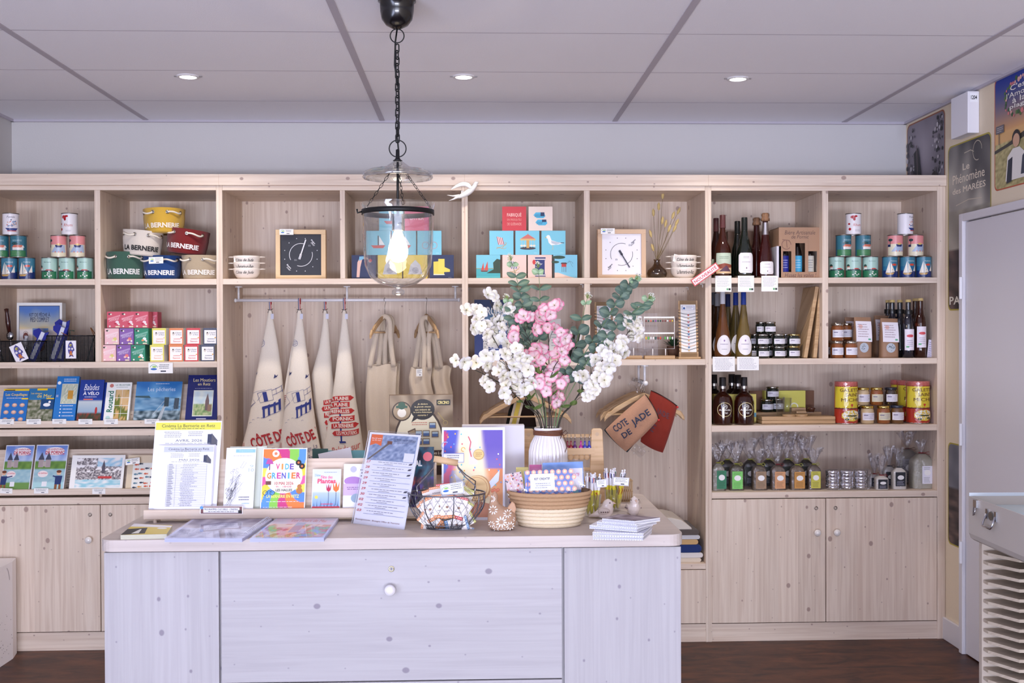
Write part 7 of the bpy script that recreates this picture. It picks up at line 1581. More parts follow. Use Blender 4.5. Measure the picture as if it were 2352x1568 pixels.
mb=MB();mb.T=Matrix.Translation(UZ(560,1222,CZ+.014)-bd.location+V((0,0,.0)));mb.build if 0 else None

# tall programme stand, turned and leaning
def a_week(s):
    s.rect(.03,.76,.97,.985,(120,140,176));s.grid(.03,.70,.97,.985,34,14,lambda u,v:mixc((100,120,160),(190,200,222),.45+.8*nz(u*2,v*4,8)));s.poly([(.02,.70),(.06,.70),(.46,.9),(.42,.91)],(110,100,96));s.rect(.38,.885,.48,.92,(120,76,60));s.poly([(.04,.985),(.27,.985),(.27,.86),(.155,.885),(.04,.86)],(232,110,60));s.text('Du 27 avril',.06,.935,.25,.948,(246,240,236),.02);s.text('au 03 mai',.07,.915,.24,.928,(246,240,236),.02)
    s.text('Les Rendez-vous de la semaine',.5,.93,.94,.952,(50,56,80),0,.2);s.rect(.5,.92,.94,.923,(60,60,80));s.lines(.56,.9,.88,.912,1,(90,90,110));s.rect(.76,.705,.96,.80,(236,236,244))
    y=.66
    for i,d_ in enumerate(('27','28','28','29','29','29','30','02','02','03')):
        s.text(d_,.03,y+.008,.12,y+.034,(200,70,60),.01,.2);s.rect(.17,y-.012,.97,y-.0085,(150,160,200));s.lines(.2,y+.016,.9,y+.03,1,(130,130,150),rag=.4,seed=i);s.lines(.38,y-.002,.62,y+.009,1,(60,60,80),seed=i+3)
        if i in (0,1,2,5,6):s.poly([(.88,y+.01),(.9,y+.028),(.96,y+.034),(.94,y+.014)],(60,60,76))
        y -= .0595
    s.text('Renseignements : Bretagne Office de Tourisme',.04,.035,.92,.055,(110,60,60),.01,.15)
p0,p1=UZ(806,1201,CZ),UZ(932,1217,CZ);w_=.212;az=-.62;mb=MB();h=.302
mb.box(-w_/2,w_/2,.001,.0025,0,h,(240,240,250),'paper');s=front(mb,w_-.004,h-.004,.001,z0=.002);s.rect(0,0,1,1,(238,238,250));a_week(s)
t=thing('program_stand','clear acrylic stand holding the weekly events sheet, leaning on the counter','leaflet stand',((p0.x+p1.x)/2,(p0.y+p1.y)/2,CZ),rot=(-.29,0,az));mb.build('printed_sheet',t)
mb=MB();mb.box(-w_/2-.003,w_/2+.003,-.003,-.001,0,h+.004,mat='acrylic');mb.box(-w_/2-.003,w_/2+.003,.003,.005,0,h+.004,mat='acrylic');mb.tube([(-w_/2-.003,-.002,0),(-w_/2-.003,-.002,h+.004),(w_/2+.003,-.002,h+.004),(w_/2+.003,-.002,0)],.0012,5,(220,222,236),'gloss');mb.build('acrylic_holder',t)
mb=MB();mb.T=Matrix.Rotation(.29,4,'X');mb.box(-w_/2,w_/2,0,.12,.0002,.0025,mat='acrylic');mb.build('acrylic_foot',t)

# poster board with the winking coin left plain
def a_mint(s):
    def fn(u,v):
        c_=mixc((244,226,190),(250,240,200),v);e=abs(u-.45)*2;r=math.hypot(u-.45,(v-.5)*.9)
        side=(e*(.55+.75*v)-.42)
        if side > 0:return mixc(c_,((190,50,110) if nz(u,v,4,2) > .05 else (70,80,190)) if u < .4 else ((100,80,180) if v > .55 else (230,120,60)),min(1,side*5)*(.35+v*.8))
        return mixc(c_,(200,205,236),.35 if .42 < u < .56 and v > .6 else 0)
    s.grid(.03,.03,.965,.97,34,44,fn);s.poly([(.03,.03),(.965,.03),(.965,.14),(.6,.2),(.03,.1)],(206,140,110));rr_=random.Random(5)
    for i in range(34):x,y=rr_.uniform(.05,.94),rr_.uniform(.3,.95);a=rr_.uniform(0,3);q=.014;s.poly([(x+q*math.cos(a+k*PI/2),y+q*.8*math.sin(a+k*PI/2)) for k in range(4)],rr_.choice([(250,250,250),(90,190,200),(226,90,110),(240,190,80),(110,160,226)]))
    s.line([(.42,.90),(.46,.84),(.44,.76),(.47,.68)],.016,(214,90,110));s.arc(.34,.76,.03,0,5,.01,(236,180,80));s.arc(.06,.8,.06,1,4,.014,(160,170,226));s.circ(.585,.705,.085,(196,150,80),n=24);s.circ(.585,.707,.078,(232,200,130),n=24);s.lines(.53,.68,.64,.73,3,(170,120,60))
    s.poly([(.74,.4),(.92,.54),(.9,.42),(.78,.34)],(226,232,250));s.poly([(.40,.38),(.20,.5),(.24,.38),(.36,.3)],(220,226,248));s.circ(.57,.34,.205,(196,140,90),n=30);s.circ(.555,.345,.195,(240,206,150),n=30);s.arc(.555,.345,.165,0,6.28,.008,(206,150,100),28)
    s.rect(.02,.62,.35,.72,(120,130,210));s.rect(.025,.625,.345,.715,(240,240,250));s.lines(.08,.66,.3,.705,2,(90,90,110));s.text('3 €',.15,.635,.21,.652,(60,60,80),.02)
card('coin_poster_board','bright poster board with confetti and gold coins standing on the counter','poster',1014,1160,981,1198,3.60,a_mint,t=.012,z0=CZ,tilt=.12,col=(240,240,252),rz=-.04)
card('white_display_box','plain white box standing behind the coin poster, left of the vase','box',1062,1205,977,1172,3.80,None,t=.06,z0=CZ,tilt=0,col=(226,224,236))
card('wooden_board','pale board with dark top edge behind the vase','board',1196,1232,1040,1160,4.02,None,t=.02,z0=CZ,col=(206,170,130),mat='matte')

# wire basket of soaps
WX,WY=xat(1026,1180,3.47),3.47;wb=thing('wire_basket','grey wire basket with wooden handle, full of boxed soaps','basket',(WX,WY,CZ));RB,HB_=.122,.108
rad=lambda z:RB*(.55+.45*math.sin(min(1,z/HB_*1.25)*PI/2)) if z > .0 else RB*.55
mb=MB();g=(120,122,132);nW=30
for i in range(nW):
    for sg in (1,-1):
        P=[]
        for k in range(15):z=HB_*k/14;a=2*PI*i/nW+sg*.62*k/14;P.append((rad(z)*math.cos(a),rad(z)*.72*math.sin(a),z+.002))
        mb.tube(P,.0006,4,g,'metal',caps=False)
mb.build('netting',wb)
mb=MB();ring=lambda z,r,th:mb.tube([(rad(z)*math.cos(2*PI*k/40),rad(z)*.72*math.sin(2*PI*k/40),z+.002) for k in range(40)],r,8,g,'metal',closed=True)
ring(HB_,.0024,0);ring(.0,.0028,0);ring(.012,.0014,0)
for i in range(8):a=2*PI*i/8+.2;mb.tube([(rad(HB_*k/8)*math.cos(a),rad(HB_*k/8)*.72*math.sin(a),HB_*k/8+.002) for k in range(9)],.0016,6,g,'metal')
for i in range(80):a=2*PI*i/80;mb.tube([(rad(0)*1.0*math.cos(a),rad(0)*.72*math.sin(a),.001),(rad(0)*1.07*math.cos(a+.05),rad(0)*.77*math.sin(a+.05),.008),(rad(.01)*math.cos(a+.1),rad(.01)*.72*math.sin(a+.1),.012)],.0008,4,g,'metal',caps=False)
mb.build('wire_frame',wb)
hz=UY(1025,1059,WY).z-CZ;ha,hb=(-.040,-.0,hz+.008),(.036,.0,hz-.006)
for sx,hh in ((-1,ha),(1,hb)):
    for sy in (-1,1):
        a=V((sx*RB*.72,sy*RB*.50,HB_));mb=MB();mb.tube([a,a+V((sx*.004,-sy*.004,.03)),V((hh[0]*1.3+sx*.012,sy*.028,HB_+(hz-HB_)*.55)),V((hh[0]*1.0+sx*.001,sy*.010,hz-.02)),V((hh[0]*.86,0,hh[2]+.009))],.0019,8,(160,162,172),'chrome');mb.build('handle_wire',wb)
mb=MB();mb.tube([ha,hb],.0105,18,(222,178,128),'beech');mb.build('wooden_handle',wb)
rr=random.Random(12);protos={}
SK={'orange':(226,140,80),'red':(210,70,80),'green':(196,196,90),'blue':(90,140,190)}
def soapbar(kind):
    c_=SK[kind];mb=MB();w_,d_,h_=.044,.026,.072;mb.box(-w_/2,w_/2,0,d_,0,h_,(236,228,226),'paper');s=front(mb,w_,h_);s.rect(0,0,1,1,(240,234,230));s.rect(0,.9,1,1,c_);s.rect(0,0,1,.14,c_)
    for i in range(8):s.circ(.07+.12*i,.95,.035,(244,236,226),n=6);s.circ(.07+.12*i,.07,.035,(244,236,226),n=6)
    s.text('Le Savonnier',.2,.70,.8,.76,(90,80,100),0,.2);s.circ(.5,.5,.1,(150,110,90),ry=.05);s.lines(.25,.3,.75,.36,1,(90,80,110));mb.box(-w_/2,w_/2,0,d_,-.0006,-.0001,(60,66,80),'paper');s2=Sheet(mb,lambda u,v,l:(w_/2+l,u*d_,v*h_),d_,h_);s2.rect(0,.9,1,1,c_);s2.lines(.1,.2,.9,.8,6,(120,120,140))
    return mb
W_=[('orange',-.075,-.02,.034,-.75,.15),('orange',-.045,-.045,.03,-.42,-.15),('orange',-.02,-.055,.038,-.1,-.1),('orange',.006,-.056,.036,-.06,0),('red',.036,-.052,.034,.28,.05),('green',.07,-.035,.03,.62,.1),('orange',-.05,0,.052,-.3,-.3),('orange',-.03,.0,.058,-.15,-.25),
      ('red',-.004,.012,.066,-.12,-.2),('red',.018,.0,.05,.1,-.25),('green',.05,.0,.058,.45,-.2),('green',.062,.02,.06,.7,.1),('orange',-.055,-.035,.006,-.95,.1),('blue',-.005,-.04,.004,1.3,.1),('blue',.03,-.04,.004,1.9,.1),('green',.05,-.03,.006,1.1,-.1),('orange',-.02,-.02,.004,-1.4,.1)]
for i,(kd,x,y,z,ry,rx) in enumerate(W_):
    o=protos.get(kd);fx=.8 if abs(ry) < .5 else .4;loc=(WX+x*fx,WY+y*.8,CZ+z)
    lb=f'small boxed soap with {kd} trim in the wire basket, ' + ('on top of the heap' if z > .045 else ('pressed against the netting' if z > .02 else 'at the bottom'))
    if o is None:o=soapbar(kd).build('soap_box',None,loc,(rx,ry,0));protos[kd]=o;tagit(o,lb,'soap','boxed soaps in the wire basket')
    else:dup(o,loc,(rx,ry,.1*math.sin(i)),lb)
price('price card with blue and green logo stuck in the wire basket',1014,1067,1109,1136,WY-.055,seed=6,logo=True,ry=-.14,border=True)

# clay hen
HX,HY=xat(1153,1225,3.42),3.42;hn=thing('clay_hen','small brown clay hen painted with white daisies','hen ornament',(HX,HY,CZ));k=HY/F
Zs=[(0,-20,22),(3,-27,27),(12,-32,31),(25,-33,33),(38,-32,31),(47,-31,22),(54,-30,4),(60,-29,-6),(68,-27,-10),(76,-25,-9),(82,-23,-10),(86,-19,-13)]
def hat(z):
    z=z/k
    for i in range(len(Zs)-1):
        if Zs[i][0] <= z <= Zs[i+1][0]:f=(z-Zs[i][0])/(Zs[i+1][0]-Zs[i][0]);f=f*f*(3-2*f)*.5+f*.5;return [(Zs[i][j]+(Zs[i+1][j]-Zs[i][j])*f)*k for j in (1,2)]
    return [Zs[-1][1]*k,Zs[-1][2]*k]
H_=86*k
def hs(u,v):l,r=hat(H_*v);a=2*PI*u;return ((l+r)/2-(r-l)/2*math.cos(a),-(r-l)/2*.8*math.sin(a),H_*v)
mb=MB();mb.surf(hs,32,36,(178,142,116),'clay');l,r=hat(H_);mb.ball(((l+r)/2,0,H_),(r-l)/2*1.05,(178,142,116),'clay');mb.build('body',hn)
mb=MB();mb.prism([(4*k,40*k),(28*k,34*k),(33*k,48*k),(30*k,60*k),(24*k,66*k),(18*k,58*k),(12*k,50*k)],-.010,.010,(200,160,130),'clay');mb.build('tail',hn,bev=.004)
mb=MB();[mb.ball(((-22+4.5*i)*k,0,(90+(i % 2)*2)*k),.0045,(186,110,84),'clay',sc_=(1,.7,1.3)) for i in range(4)];mb.prism([(-27*k,82*k),(-33*k,79*k),(-26*k,77*k)],-.004,.004,(200,150,110),'clay');mb.build('comb_and_beak',hn)
mb=MB()
for cx_,cz_,R_,n_ in ((-2,22,15,10),(18,12,12,9),(-24,16,9,8),(-20,48,12,9),(12,40,11,9),(-22,72,9,10),(-14,6,8,7),(24,50,9,9),(30,26,7,7),(2,4,7,7)):
    for i in range(n_):
        a=2*PI*i/n_+cx_;x,z=(cx_+R_*.6*math.cos(a))*k,(cz_+R_*.6*math.sin(a))*k
        if z < .003 or z > H_*.97:continue
        l,r=hat(z);q=(x-(l+r)/2)/((r-l)/2)
        if abs(q) > .93:continue
        y=-(r-l)/2*.8*math.sqrt(1-q*q);mb.T=Matrix.Translation((x,y-.0004,z)) @ Matrix.Rotation(-a,4,'Y');mb.ball((0,0,0),1,(240,236,230),'matte',6,4,(R_*.36*k,.0012,R_*.13*k))
mb.build('painted_daisies',hn)

# rope basket with craft kits
RX,RY=xat(1262,1180,3.50),3.50;rb=thing('rope_basket','round rope basket, brown above cream, full of craft kits','basket',(RX,RY,CZ));nC=9;hC=.112/nC;pr=[];cs_=[]
for i in range(nC):
    z=hC*(i+.5);r=.090+.042*((i+.5)/nC)**.75
    for a in range(-3,4):pr.append((r+hC*.5*math.cos(a/3*PI/2),z+hC*.5*math.sin(a/3*PI/2)));cs_.append((232,214,184) if i < 5 else (186,150,114))
tw=lambda a,z:1+.008*math.sin(46*a+z*900)
mb=MB();mb.lathe([(0,.001)]+pr,96,(200,170,130),'rope',cols=[(232,214,184)]+cs_,ry=.72,wob=tw);mb.build('rope_coils',rb)
mb=MB();mb.lathe([(.126,.112),(.118,.06),(.086,.01),(0,.008)],40,(150,120,90),'rope',ry=.72);mb.build('basket_lining',rb)
def kitpack(name,label,px0,px1,yt,yb,Y,col,art,ry=0,tilt=.12):
    x0,x1=xat(px0,yb,Y),xat(px1,yb,Y);z0=CZ+.055;w_=x1-x0;h=slant(yt,Y,z0,tilt,(px0+px1)/2);t=thing(name,label,'craft kit',((x0+x1)/2,Y,z0),rot=(-tilt,ry,0),group='craft kits in the rope basket')
    mb=MB();mb.box(-w_/2,w_/2,0,.008,0,h*.97,col,'paper');s=front(mb,w_,h*.97);art(s);mb.build('kit_contents',t)
    mb=MB();mb.surf(lambda u,v:(-w_*.53+w_*1.06*u,-.004-.006*math.sin(PI*v)+.0015*math.sin(23*u+17*v),h*1.03*v),18,14,(240,240,250),'acrylic');mb.build('clear_bag',t)
def a_dots(s):
    s.rect(0,0,1,1,(120,140,206));
    for j in range(7):
        for i in range(8):x,y=.06+.13*i+.06*(j % 2),.06+.15*j;s.circ(x,y,.05,(240,176,160),n=12);s.circ(x,y,.025,(246,226,180),n=8)
    s.rect(.11,.50,.62,.92,(236,234,242));s.text('KIT CREATIF',.2,.76,.52,.82,(40,36,50),.02);s.lines(.2,.54,.54,.7,3,(150,150,160));s.circ(.40,.17,.06,(240,150,110));s.circ(.54,.22,.065,(236,140,110));s.circ(.78,.2,.055,(40,36,50));s.circ(.5,.06,.06,(240,196,90));s.line([(.04,.0),(.06,.8)],.02,(60,80,190))
def a_flor(s):
    s.rect(0,0,1,1,(216,190,190));rr_=random.Random(2)
    for i in range(60):s.circ(rr_.random(),.3+.7*rr_.random(),.05,rr_.choice([(50,50,76),(214,100,110),(190,130,170),(226,160,110),(236,226,226)]),n=7)
    s.rect(0,0,1,.3,(90,80,130));s.circ(.7,.42,.14,(120,80,170));s.circ(.8,.22,.14,(190,60,120));s.circ(.45,.12,.14,(60,110,150))
def a_bl(s):s.rect(0,0,1,1,(110,150,214));s.rect(.68,.0,.86,.8,(150,214,224));s.rect(.66,.35,.98,.85,(232,226,240));s.text('CREATIF',.68,.66,.9,.74,(206,80,130),.02)
kitpack('craft_kit','craft kit with pink sheet behind the blue one',1217,1245,1064,1150,3.56,(214,80,140),lambda s:s.rect(0,0,1,1,(214,90,150)))
kitpack('craft_kit','craft kit with yellow sheet peeping out at the back left',1186,1214,1070,1150,3.57,(232,216,120),lambda s:s.rect(0,0,1,1,(232,216,120)))
kitpack('craft_kit','blue craft kit at the right with white label',1250,1343,1058,1150,3.54,(110,150,214),a_bl,ry=-.03)
kitpack('craft_kit','craft kit with dark floral pattern, leaning left',1173,1212,1082,1150,3.49,(190,160,180),a_flor,ry=-.18)
kitpack('craft_kit','blue craft kit with coral circles labelled KIT CREATIF, in front',1208,1318,1077,1156,3.46,(120,140,206),a_dots,ry=-.03,tilt=.14)

# wooden rack of key rings
KY=3.93;kz=lambda py:UY(1300,py,KY).z-CZ;kx=lambda px:xat(px,1010,KY);kr=thing('keyring_rack','pale wooden rack of key rings behind the vase','key ring rack',(kx(1300),KY,CZ))
for nm,px in (('left',1214),('right',1371)):
    x=kx(px)-kx(1300);mb=MB();w0,w1=.020,.030;zt_=kz(984)
    mb.prism([(x-w1,0),(x+w1,0),(x+w0,zt_-.006),(x+w0-.006,zt_),(x-w0+.006,zt_),(x-w0,zt_-.006)],-.006,.012,(226,200,172),'beech');mb.T=Matrix.Translation((x,-.0075,zt_-.02)) @ Matrix.Rotation(PI/2,4,'X');mb.disc((0,0,0),.007,16,(200,170,140),'matte');mb.build('upright',kr,bev=.002)
a,b_=kx(1214)-kx(1300),kx(1371)-kx(1300)
for py in (1001,1078):MB().tube([(a,.002,kz(py)),(b_,.002,kz(py))],.0065,12,(210,176,144),'beech').build('dowel',kr)
for py0,py1 in ((1028,1043),(1100,1115)):MB().box(a,b_-.01,-.012,-.004,kz(py1),kz(py0),mat='beech').build('crossboard',kr)
cols=[(130,20,50),(150,24,40),(90,20,110),(190,30,150),(60,70,180),(40,50,170)];nm_=['wine red','dark red','purple','magenta','light blue','royal blue']
for i,px in enumerate((1303,1311,1320,1334,1343,1353)):
    t=thing('keyring',f'{nm_[i]} glass figure key ring on the wooden rack','key ring',(kx(px),KY-.004,CZ+kz(1001)),group='key rings on the wooden rack');mb=MB();mb.tube([(.0,.0065*0+.011*math.cos(g_)*.8,-.004+.011*math.sin(g_)) for g_ in [2*PI*q/14 for q in range(14)]],.0009,5,(190,190,196),'chrome',closed=True);mb.build('ring',t)
    mb=MB();c_=cols[i];mb.lathe([(0,-.016),(.0035,-.018),(.004,-.026),(.003,-.030),(.007,-.036),(.0085,-.042),(.006,-.050),(0,-.052)],12,c_,'bottle');mb.ball((-.0035,0,-.052),.0035,c_,'bottle',8,6);mb.ball((.0035,0,-.052),.0035,c_,'bottle',8,6);mb.build('glass_figure',t)
for i,px in enumerate((1311,1324,1336,1348)):
    mb=MB();mb.tube([(0,0,.02),(0,0,0)],.0008,4,(150,140,130),'metal');mb.ball((0,0,-.008),.011,(190,150,96),'beech',12,8,(1,.5,1));tagit(mb.build('wooden_keyring',None,(kx(px),KY+.004,CZ+kz(1045))),['first','second','third','fourth'][i] + ' round wooden key ring from the left under the crossboard','key ring','wooden key rings under the crossboard')

# pens in glasses
def pens(px,pyb,r,seedp,n,dirn,lab):
    q=UZ(px,pyb,CZ);H=.075;t=thing('pen_glass',lab,'glass',(q.x,q.y,CZ),group='glasses of four-colour pens');mb=MB();mb.lathe([(0,.001),(r*.85,0),(r,H),(r-.002,H),(r*.85-.002,.006),(0,.006)],28,(230,230,236),'glass');mb.build('glass_cup',t);rr_=random.Random(seedp)
    for i in range(n):
        a=2*PI*i/n;rb_=r*.62;tx,ty=rr_.uniform(-.12,.12)+dirn,rr_.uniform(-.08,.08);p_=thing('ballpoint_pen',f'yellow and white four-colour pen standing in the {"left" if px < 1380 else "right"} glass','pen',(q.x+rb_*math.cos(a),q.y+rb_*.8*math.sin(a),CZ+.008),group='four-colour pens in the %s glass' % ('left' if px < 1380 else 'right'),rot=(ty,tx,a))
        L=.142;R_=.0055;mb=MB();mb.lathe([(.001,0),(.004,.012),(R_,.02),(R_,.082)],12,(226,212,60),'gloss');mb.tube([(0,-R_-.0003,.05),(.003,-R_-.0003,.066),(-.001,-R_-.0003,.074)],.0013,4,(60,80,60) if i % 2 else (190,50,50),'gloss');mb.build('lower_barrel',p_)
        MB().lathe([(R_,.082),(R_*1.03,.12),(R_*.8,.127),(0,.128)],12,(238,236,244),'gloss').build('upper_barrel',p_)
        for g_,c_ in enumerate(((40,50,150),(190,40,50),(30,110,70),(30,30,36))):aa=g_*PI/2+.4;mb=MB();mb.box(-.0012,.0012,-.0008,.0008,.108,.124,c_,'gloss');mb.T=Matrix();o=mb.build('colour_slider',p_,(R_*1.02*math.cos(aa),R_*1.02*math.sin(aa),0),(0,0,aa+PI/2))
        mb=MB();mb.ball((0,0,.134),.0035,(240,238,246),'gloss',8,6);mb.lathe([(.002,.127),(.002,.133)],8,(240,238,246),'gloss');mb.build('end_ball',p_)
    return q
pens(1361,1186,.030,1,7,-.02,'glass of four-colour pens right of the rope basket');pens(1408,1172,.030,2,9,.05,'glass of four-colour pens behind the white ceramic birds')
price('price card tied to the left glass of pens',1371,1394,1101,1119,UZ(1361,1186,CZ).y-.045,seed=4,ry=-.1,border=True);price('price card tied to the right glass of pens',1407,1444,1096,1115,UZ(1408,1172,CZ).y-.045,seed=5,ry=.07,border=True)
mb=MB();
for i in range(9):mb.tube([(-.03+.0075*i,0,0),(-.03+.0075*i,-.001,.075)],.0034,6,(190,160,124),'rope')
for z in (.0,.037,.075):mb.box(-.034,.034,-.004,.05,z,z+.003,(176,146,110),'rope')
tagit(mb.build('wicker_box',None,(xat(1432,1150,3.95),3.95,CZ)),'small wicker box half hidden behind the right pen glass','box')
# ceramic birds
def bird(label,px,pyb,face,w_):
    q=UZ(px,pyb,CZ);k=q.y/F;t=thing('ceramic_bird',label,'bird ornament',(q.x,q.y,CZ),group='white ceramic birds',rz=face);t.scale=(1.2,)*3;c_=(230,216,208)
    def sf(u,v):
        # side-on profile from tail (u=0) to head top
        a=2*PI*u;z=v;prof=[(0,.010,.0),(.1,.017,-.002),(.3,.021,.0),(.5,.019,.003),(.62,.0145,.007),(.75,.0145,.009),(.9,.010,.009),(1,.001,.009)]
        for i in range(len(prof)-1):
            if prof[i][0] <= v <= prof[i+1][0]:f=(v-prof[i][0])/(prof[i+1][0]-prof[i][0]);r=prof[i][1]+(prof[i+1][1]-prof[i][1])*f;cx_=prof[i][2]+(prof[i+1][2]-prof[i][2])*f;break
        return (cx_+r*1.1*math.cos(a),r*.85*math.sin(a),.054*v)
    mb=MB();mb.surf(sf,24,24,c_,'ceramic');mb.build('body',t);mb=MB();mb.tube([(-.012,0,.016),(-.028,0,.010),(-.044,0,.006)],[.012,.007,.002],12,c_,'ceramic');mb.build('tail',t)
    mb=MB();mb.tube([(.022,0,.043),(.031,0,.040)],[.004,.0006],8,(226,190,170),'ceramic');mb.build('beak',t)
    for sy in (-1,1):mb=MB();mb.ball((-.004,sy*.016,.022),.012,(206,190,180),'clay',12,8,(1.4,.35,.8));[mb.ball((-.012+.006*i,sy*.020,.020),.0022,(120,100,96),'clay',6,4) for i in range(4)];mb.build('wing',t);mb=MB();mb.ball((.013,sy*.011,.044),.002,(90,70,70),'ceramic',8,6);mb.build('eye',t)
bird('white ceramic bird facing right, beside the rope basket',1389,1190,0,40);bird('white ceramic bird facing the viewer, behind the notebooks',1455,1182,-1.4,34)
# spiral pads
z=CZ
for i,(cs,lb,c_) in enumerate(((((1362,1230),(1477,1232),(1497,1215),(1378,1208)),'white spiral notebook at the bottom of the stack',0),(((1361,1221),(1478,1224),(1498,1206),(1378,1201)),'white spiral notebook, second from the bottom',0),(((1354,1205),(1463,1213),(1500,1198),(1380,1192)),'white spiral notebook, third, shifted to the left',0),
        (((1371,1197),(1464,1205),(1508,1194),(1400,1186)),'white spiral notebook, second from the top',0),(((1383,1190),(1458,1196),(1516,1188),(1420,1180)),'white spiral notebook with dark photo cover, on top',1))):
    h=.0115;o=flat('spiral_notebook',lb,'notebook',cs,z,h,(lambda s:s.grid(0,0,1,1,12,12,lambda u,v:mixc((90,70,80),(200,190,200),.5+nz(u,v,5)))) if c_ else None,(240,240,250),'spiral notebooks on the counter',leaves=3)
    P=[UZ(a,b_,z+h) for a,b_ in cs[:2]];mb=MB();
    for q in range(20):p_=P[0].lerp(P[1],(q+.5)/20)-o.location;mb.tube([(p_.x,p_.y+.004*math.cos(g_),h/2+.0065*math.sin(g_)) for g_ in [2*PI*m_/8 for m_ in range(8)]],.0008,4,(226,224,232),'gloss',closed=True)
    mb.build('spiral_binding',o);z += h+.0008

# ================================================================== PENDANT LAMP
LY=3.60;lp=lambda px,py:UY(px,py,LY);LX=lp(914,500).x;B0=lp(915,680).z
t=thing('pendant_lamp','glass bell lantern hanging on a black chain, bulb lit','pendant lamp',(LX,LY,B0));Z_=lambda py:lp(915,py).z-B0;zc=CEIL-B0;k=LY/F
MB().lathe([(.062,zc-.001),(.062,zc-.008),(.056,zc-.011),(.055,zc-.04),(.050,Z_(45)),(.036,Z_(58)),(.014,Z_(66)),(0,Z_(67))],32,(16,16,20),'gloss').build('ceiling_canopy',t)
for py,r in ((82,.0225),(341,.0275)):
    mb=MB();c_=Z_(py);mb.tube([(r*math.cos(a),.002,c_+r*math.sin(a)) for a in [2*PI*i/28 for i in range(28)]],.0019,8,(18,18,20),'iron',closed=True);mb.build('ring',t)
def chain(mb,a,b,n,L,w_,r,col=(18,18,20)):
    a,b=V(a),V(b);d=b-a;q=d.to_track_quat('Z','Y').to_matrix().to_4x4()
    for i in range(n):
        c_=a+d*((i+.5)/n);mb.T=Matrix.Translation(c_) @ q @ Matrix.Rotation((i % 2)*PI/2+.5,4,'Z');P=[(w_*math.cos(g_),0,(L/2-w_)*(1 if math.sin(g_) >= 0 else -1)+w_*math.sin(g_)) for g_ in [2*PI*(j+.5)/12 for j in range(12)]]
        mb.tube(P,r,6,col,'iron',closed=True)
    mb.T=Matrix()
mb=MB();chain(mb,(0,0,Z_(104)),(0,0,Z_(325)),15,.029,.0068,.0022);mb.build('chain',t)
MB().tube([(0,.002,Z_(66)),(-.006,.004,Z_(95)),(-.008,-.004,Z_(150)),(.004,.006,Z_(210)),(.006,-.006,Z_(260)),(-.002,.005,Z_(310)),(.003,.0,Z_(345)),(0,0,Z_(370))],.0028,8,(14,14,16),'plastic').build('cord',t)
MB().lathe([(0,Z_(342)),(.006,Z_(344)),(.0065,Z_(362)),(.010,Z_(366)),(.016,Z_(369)),(0,Z_(370))],18,(20,20,24),'iron').build('lid_cap',t)
MB().lathe([(.010,Z_(368)),(.030,Z_(378)),(.052,Z_(388)),(.095,Z_(391)),(.113,Z_(398)),(.115,Z_(408)),(.112,Z_(410)),(.110,Z_(401)),(.094,Z_(395)),(.05,Z_(392)),(.028,Z_(383)),(.010,Z_(373))],48,(230,230,230),'glass_lamp').build('glass_lid',t)
MB().tube([(0,0,Z_(372)),(0,0,Z_(500))],.0045,10,(18,18,20),'iron').build('rod',t)
for a in (-2.6,-1.35,-.25):
    mb=MB();chain(mb,(.028*math.cos(a),.028*math.sin(a),Z_(398)),(.110*math.cos(a),.110*math.sin(a),Z_(478)),9,.017,.0036,.0009);mb.build('suspension_chain',t)
zr_=Z_(488);mb=MB();mb.lathe([(.1165,zr_-.008),(.1185,zr_-.008),(.1185,zr_+.008),(.1165,zr_+.008)],56,(14,14,16),'iron')
mb.tube([(.117*math.cos(-2.9),.117*math.sin(-2.9),zr_),(.132*math.cos(-2.9),.132*math.sin(-2.9),zr_-.004),(.134*math.cos(-2.9),.134*math.sin(-2.9),zr_+.008)],.003,8,(14,14,16),'iron');mb.build('iron_band',t)
MB().lathe([(.122,Z_(467)),(.120,Z_(474)),(.1155,Z_(484)),(.1155,Z_(520)),(.114,Z_(570)),(.108,Z_(610)),(.092,Z_(636)),(.062,Z_(651)),(.03,Z_(657)),(.012,Z_(660)),(.010,Z_(663)),(.020,Z_(667)),(.021,Z_(673)),(.014,Z_(679)),(0,Z_(680))],56,(230,230,230),'glass_lamp').build('glass_bell',t)
MB().lathe([(0,Z_(495)),(.017,Z_(497)),(.0195,Z_(504)),(.0195,Z_(528)),(.017,Z_(530)),(0,Z_(531))],24,(50,48,50),'gloss').build('socket',t)
MB().lathe([(.012,Z_(529)),(.014,Z_(534)),(.022,Z_(548)),(.031,Z_(566)),(.033,Z_(578)),(.030,Z_(590)),(.018,Z_(600)),(0,Z_(603))],28,(255,220,170),'bulb_glow').build('bulb',t)
l=bpy.data.lights.new('bulb_light','POINT');l.energy=4;l.color=(1,.78,.52);l.shadow_soft_size=.035;lo=bpy.data.objects.new('bulb_light',l);COL.objects.link(lo);lo.location=(0,0,Z_(618));lo.parent=t

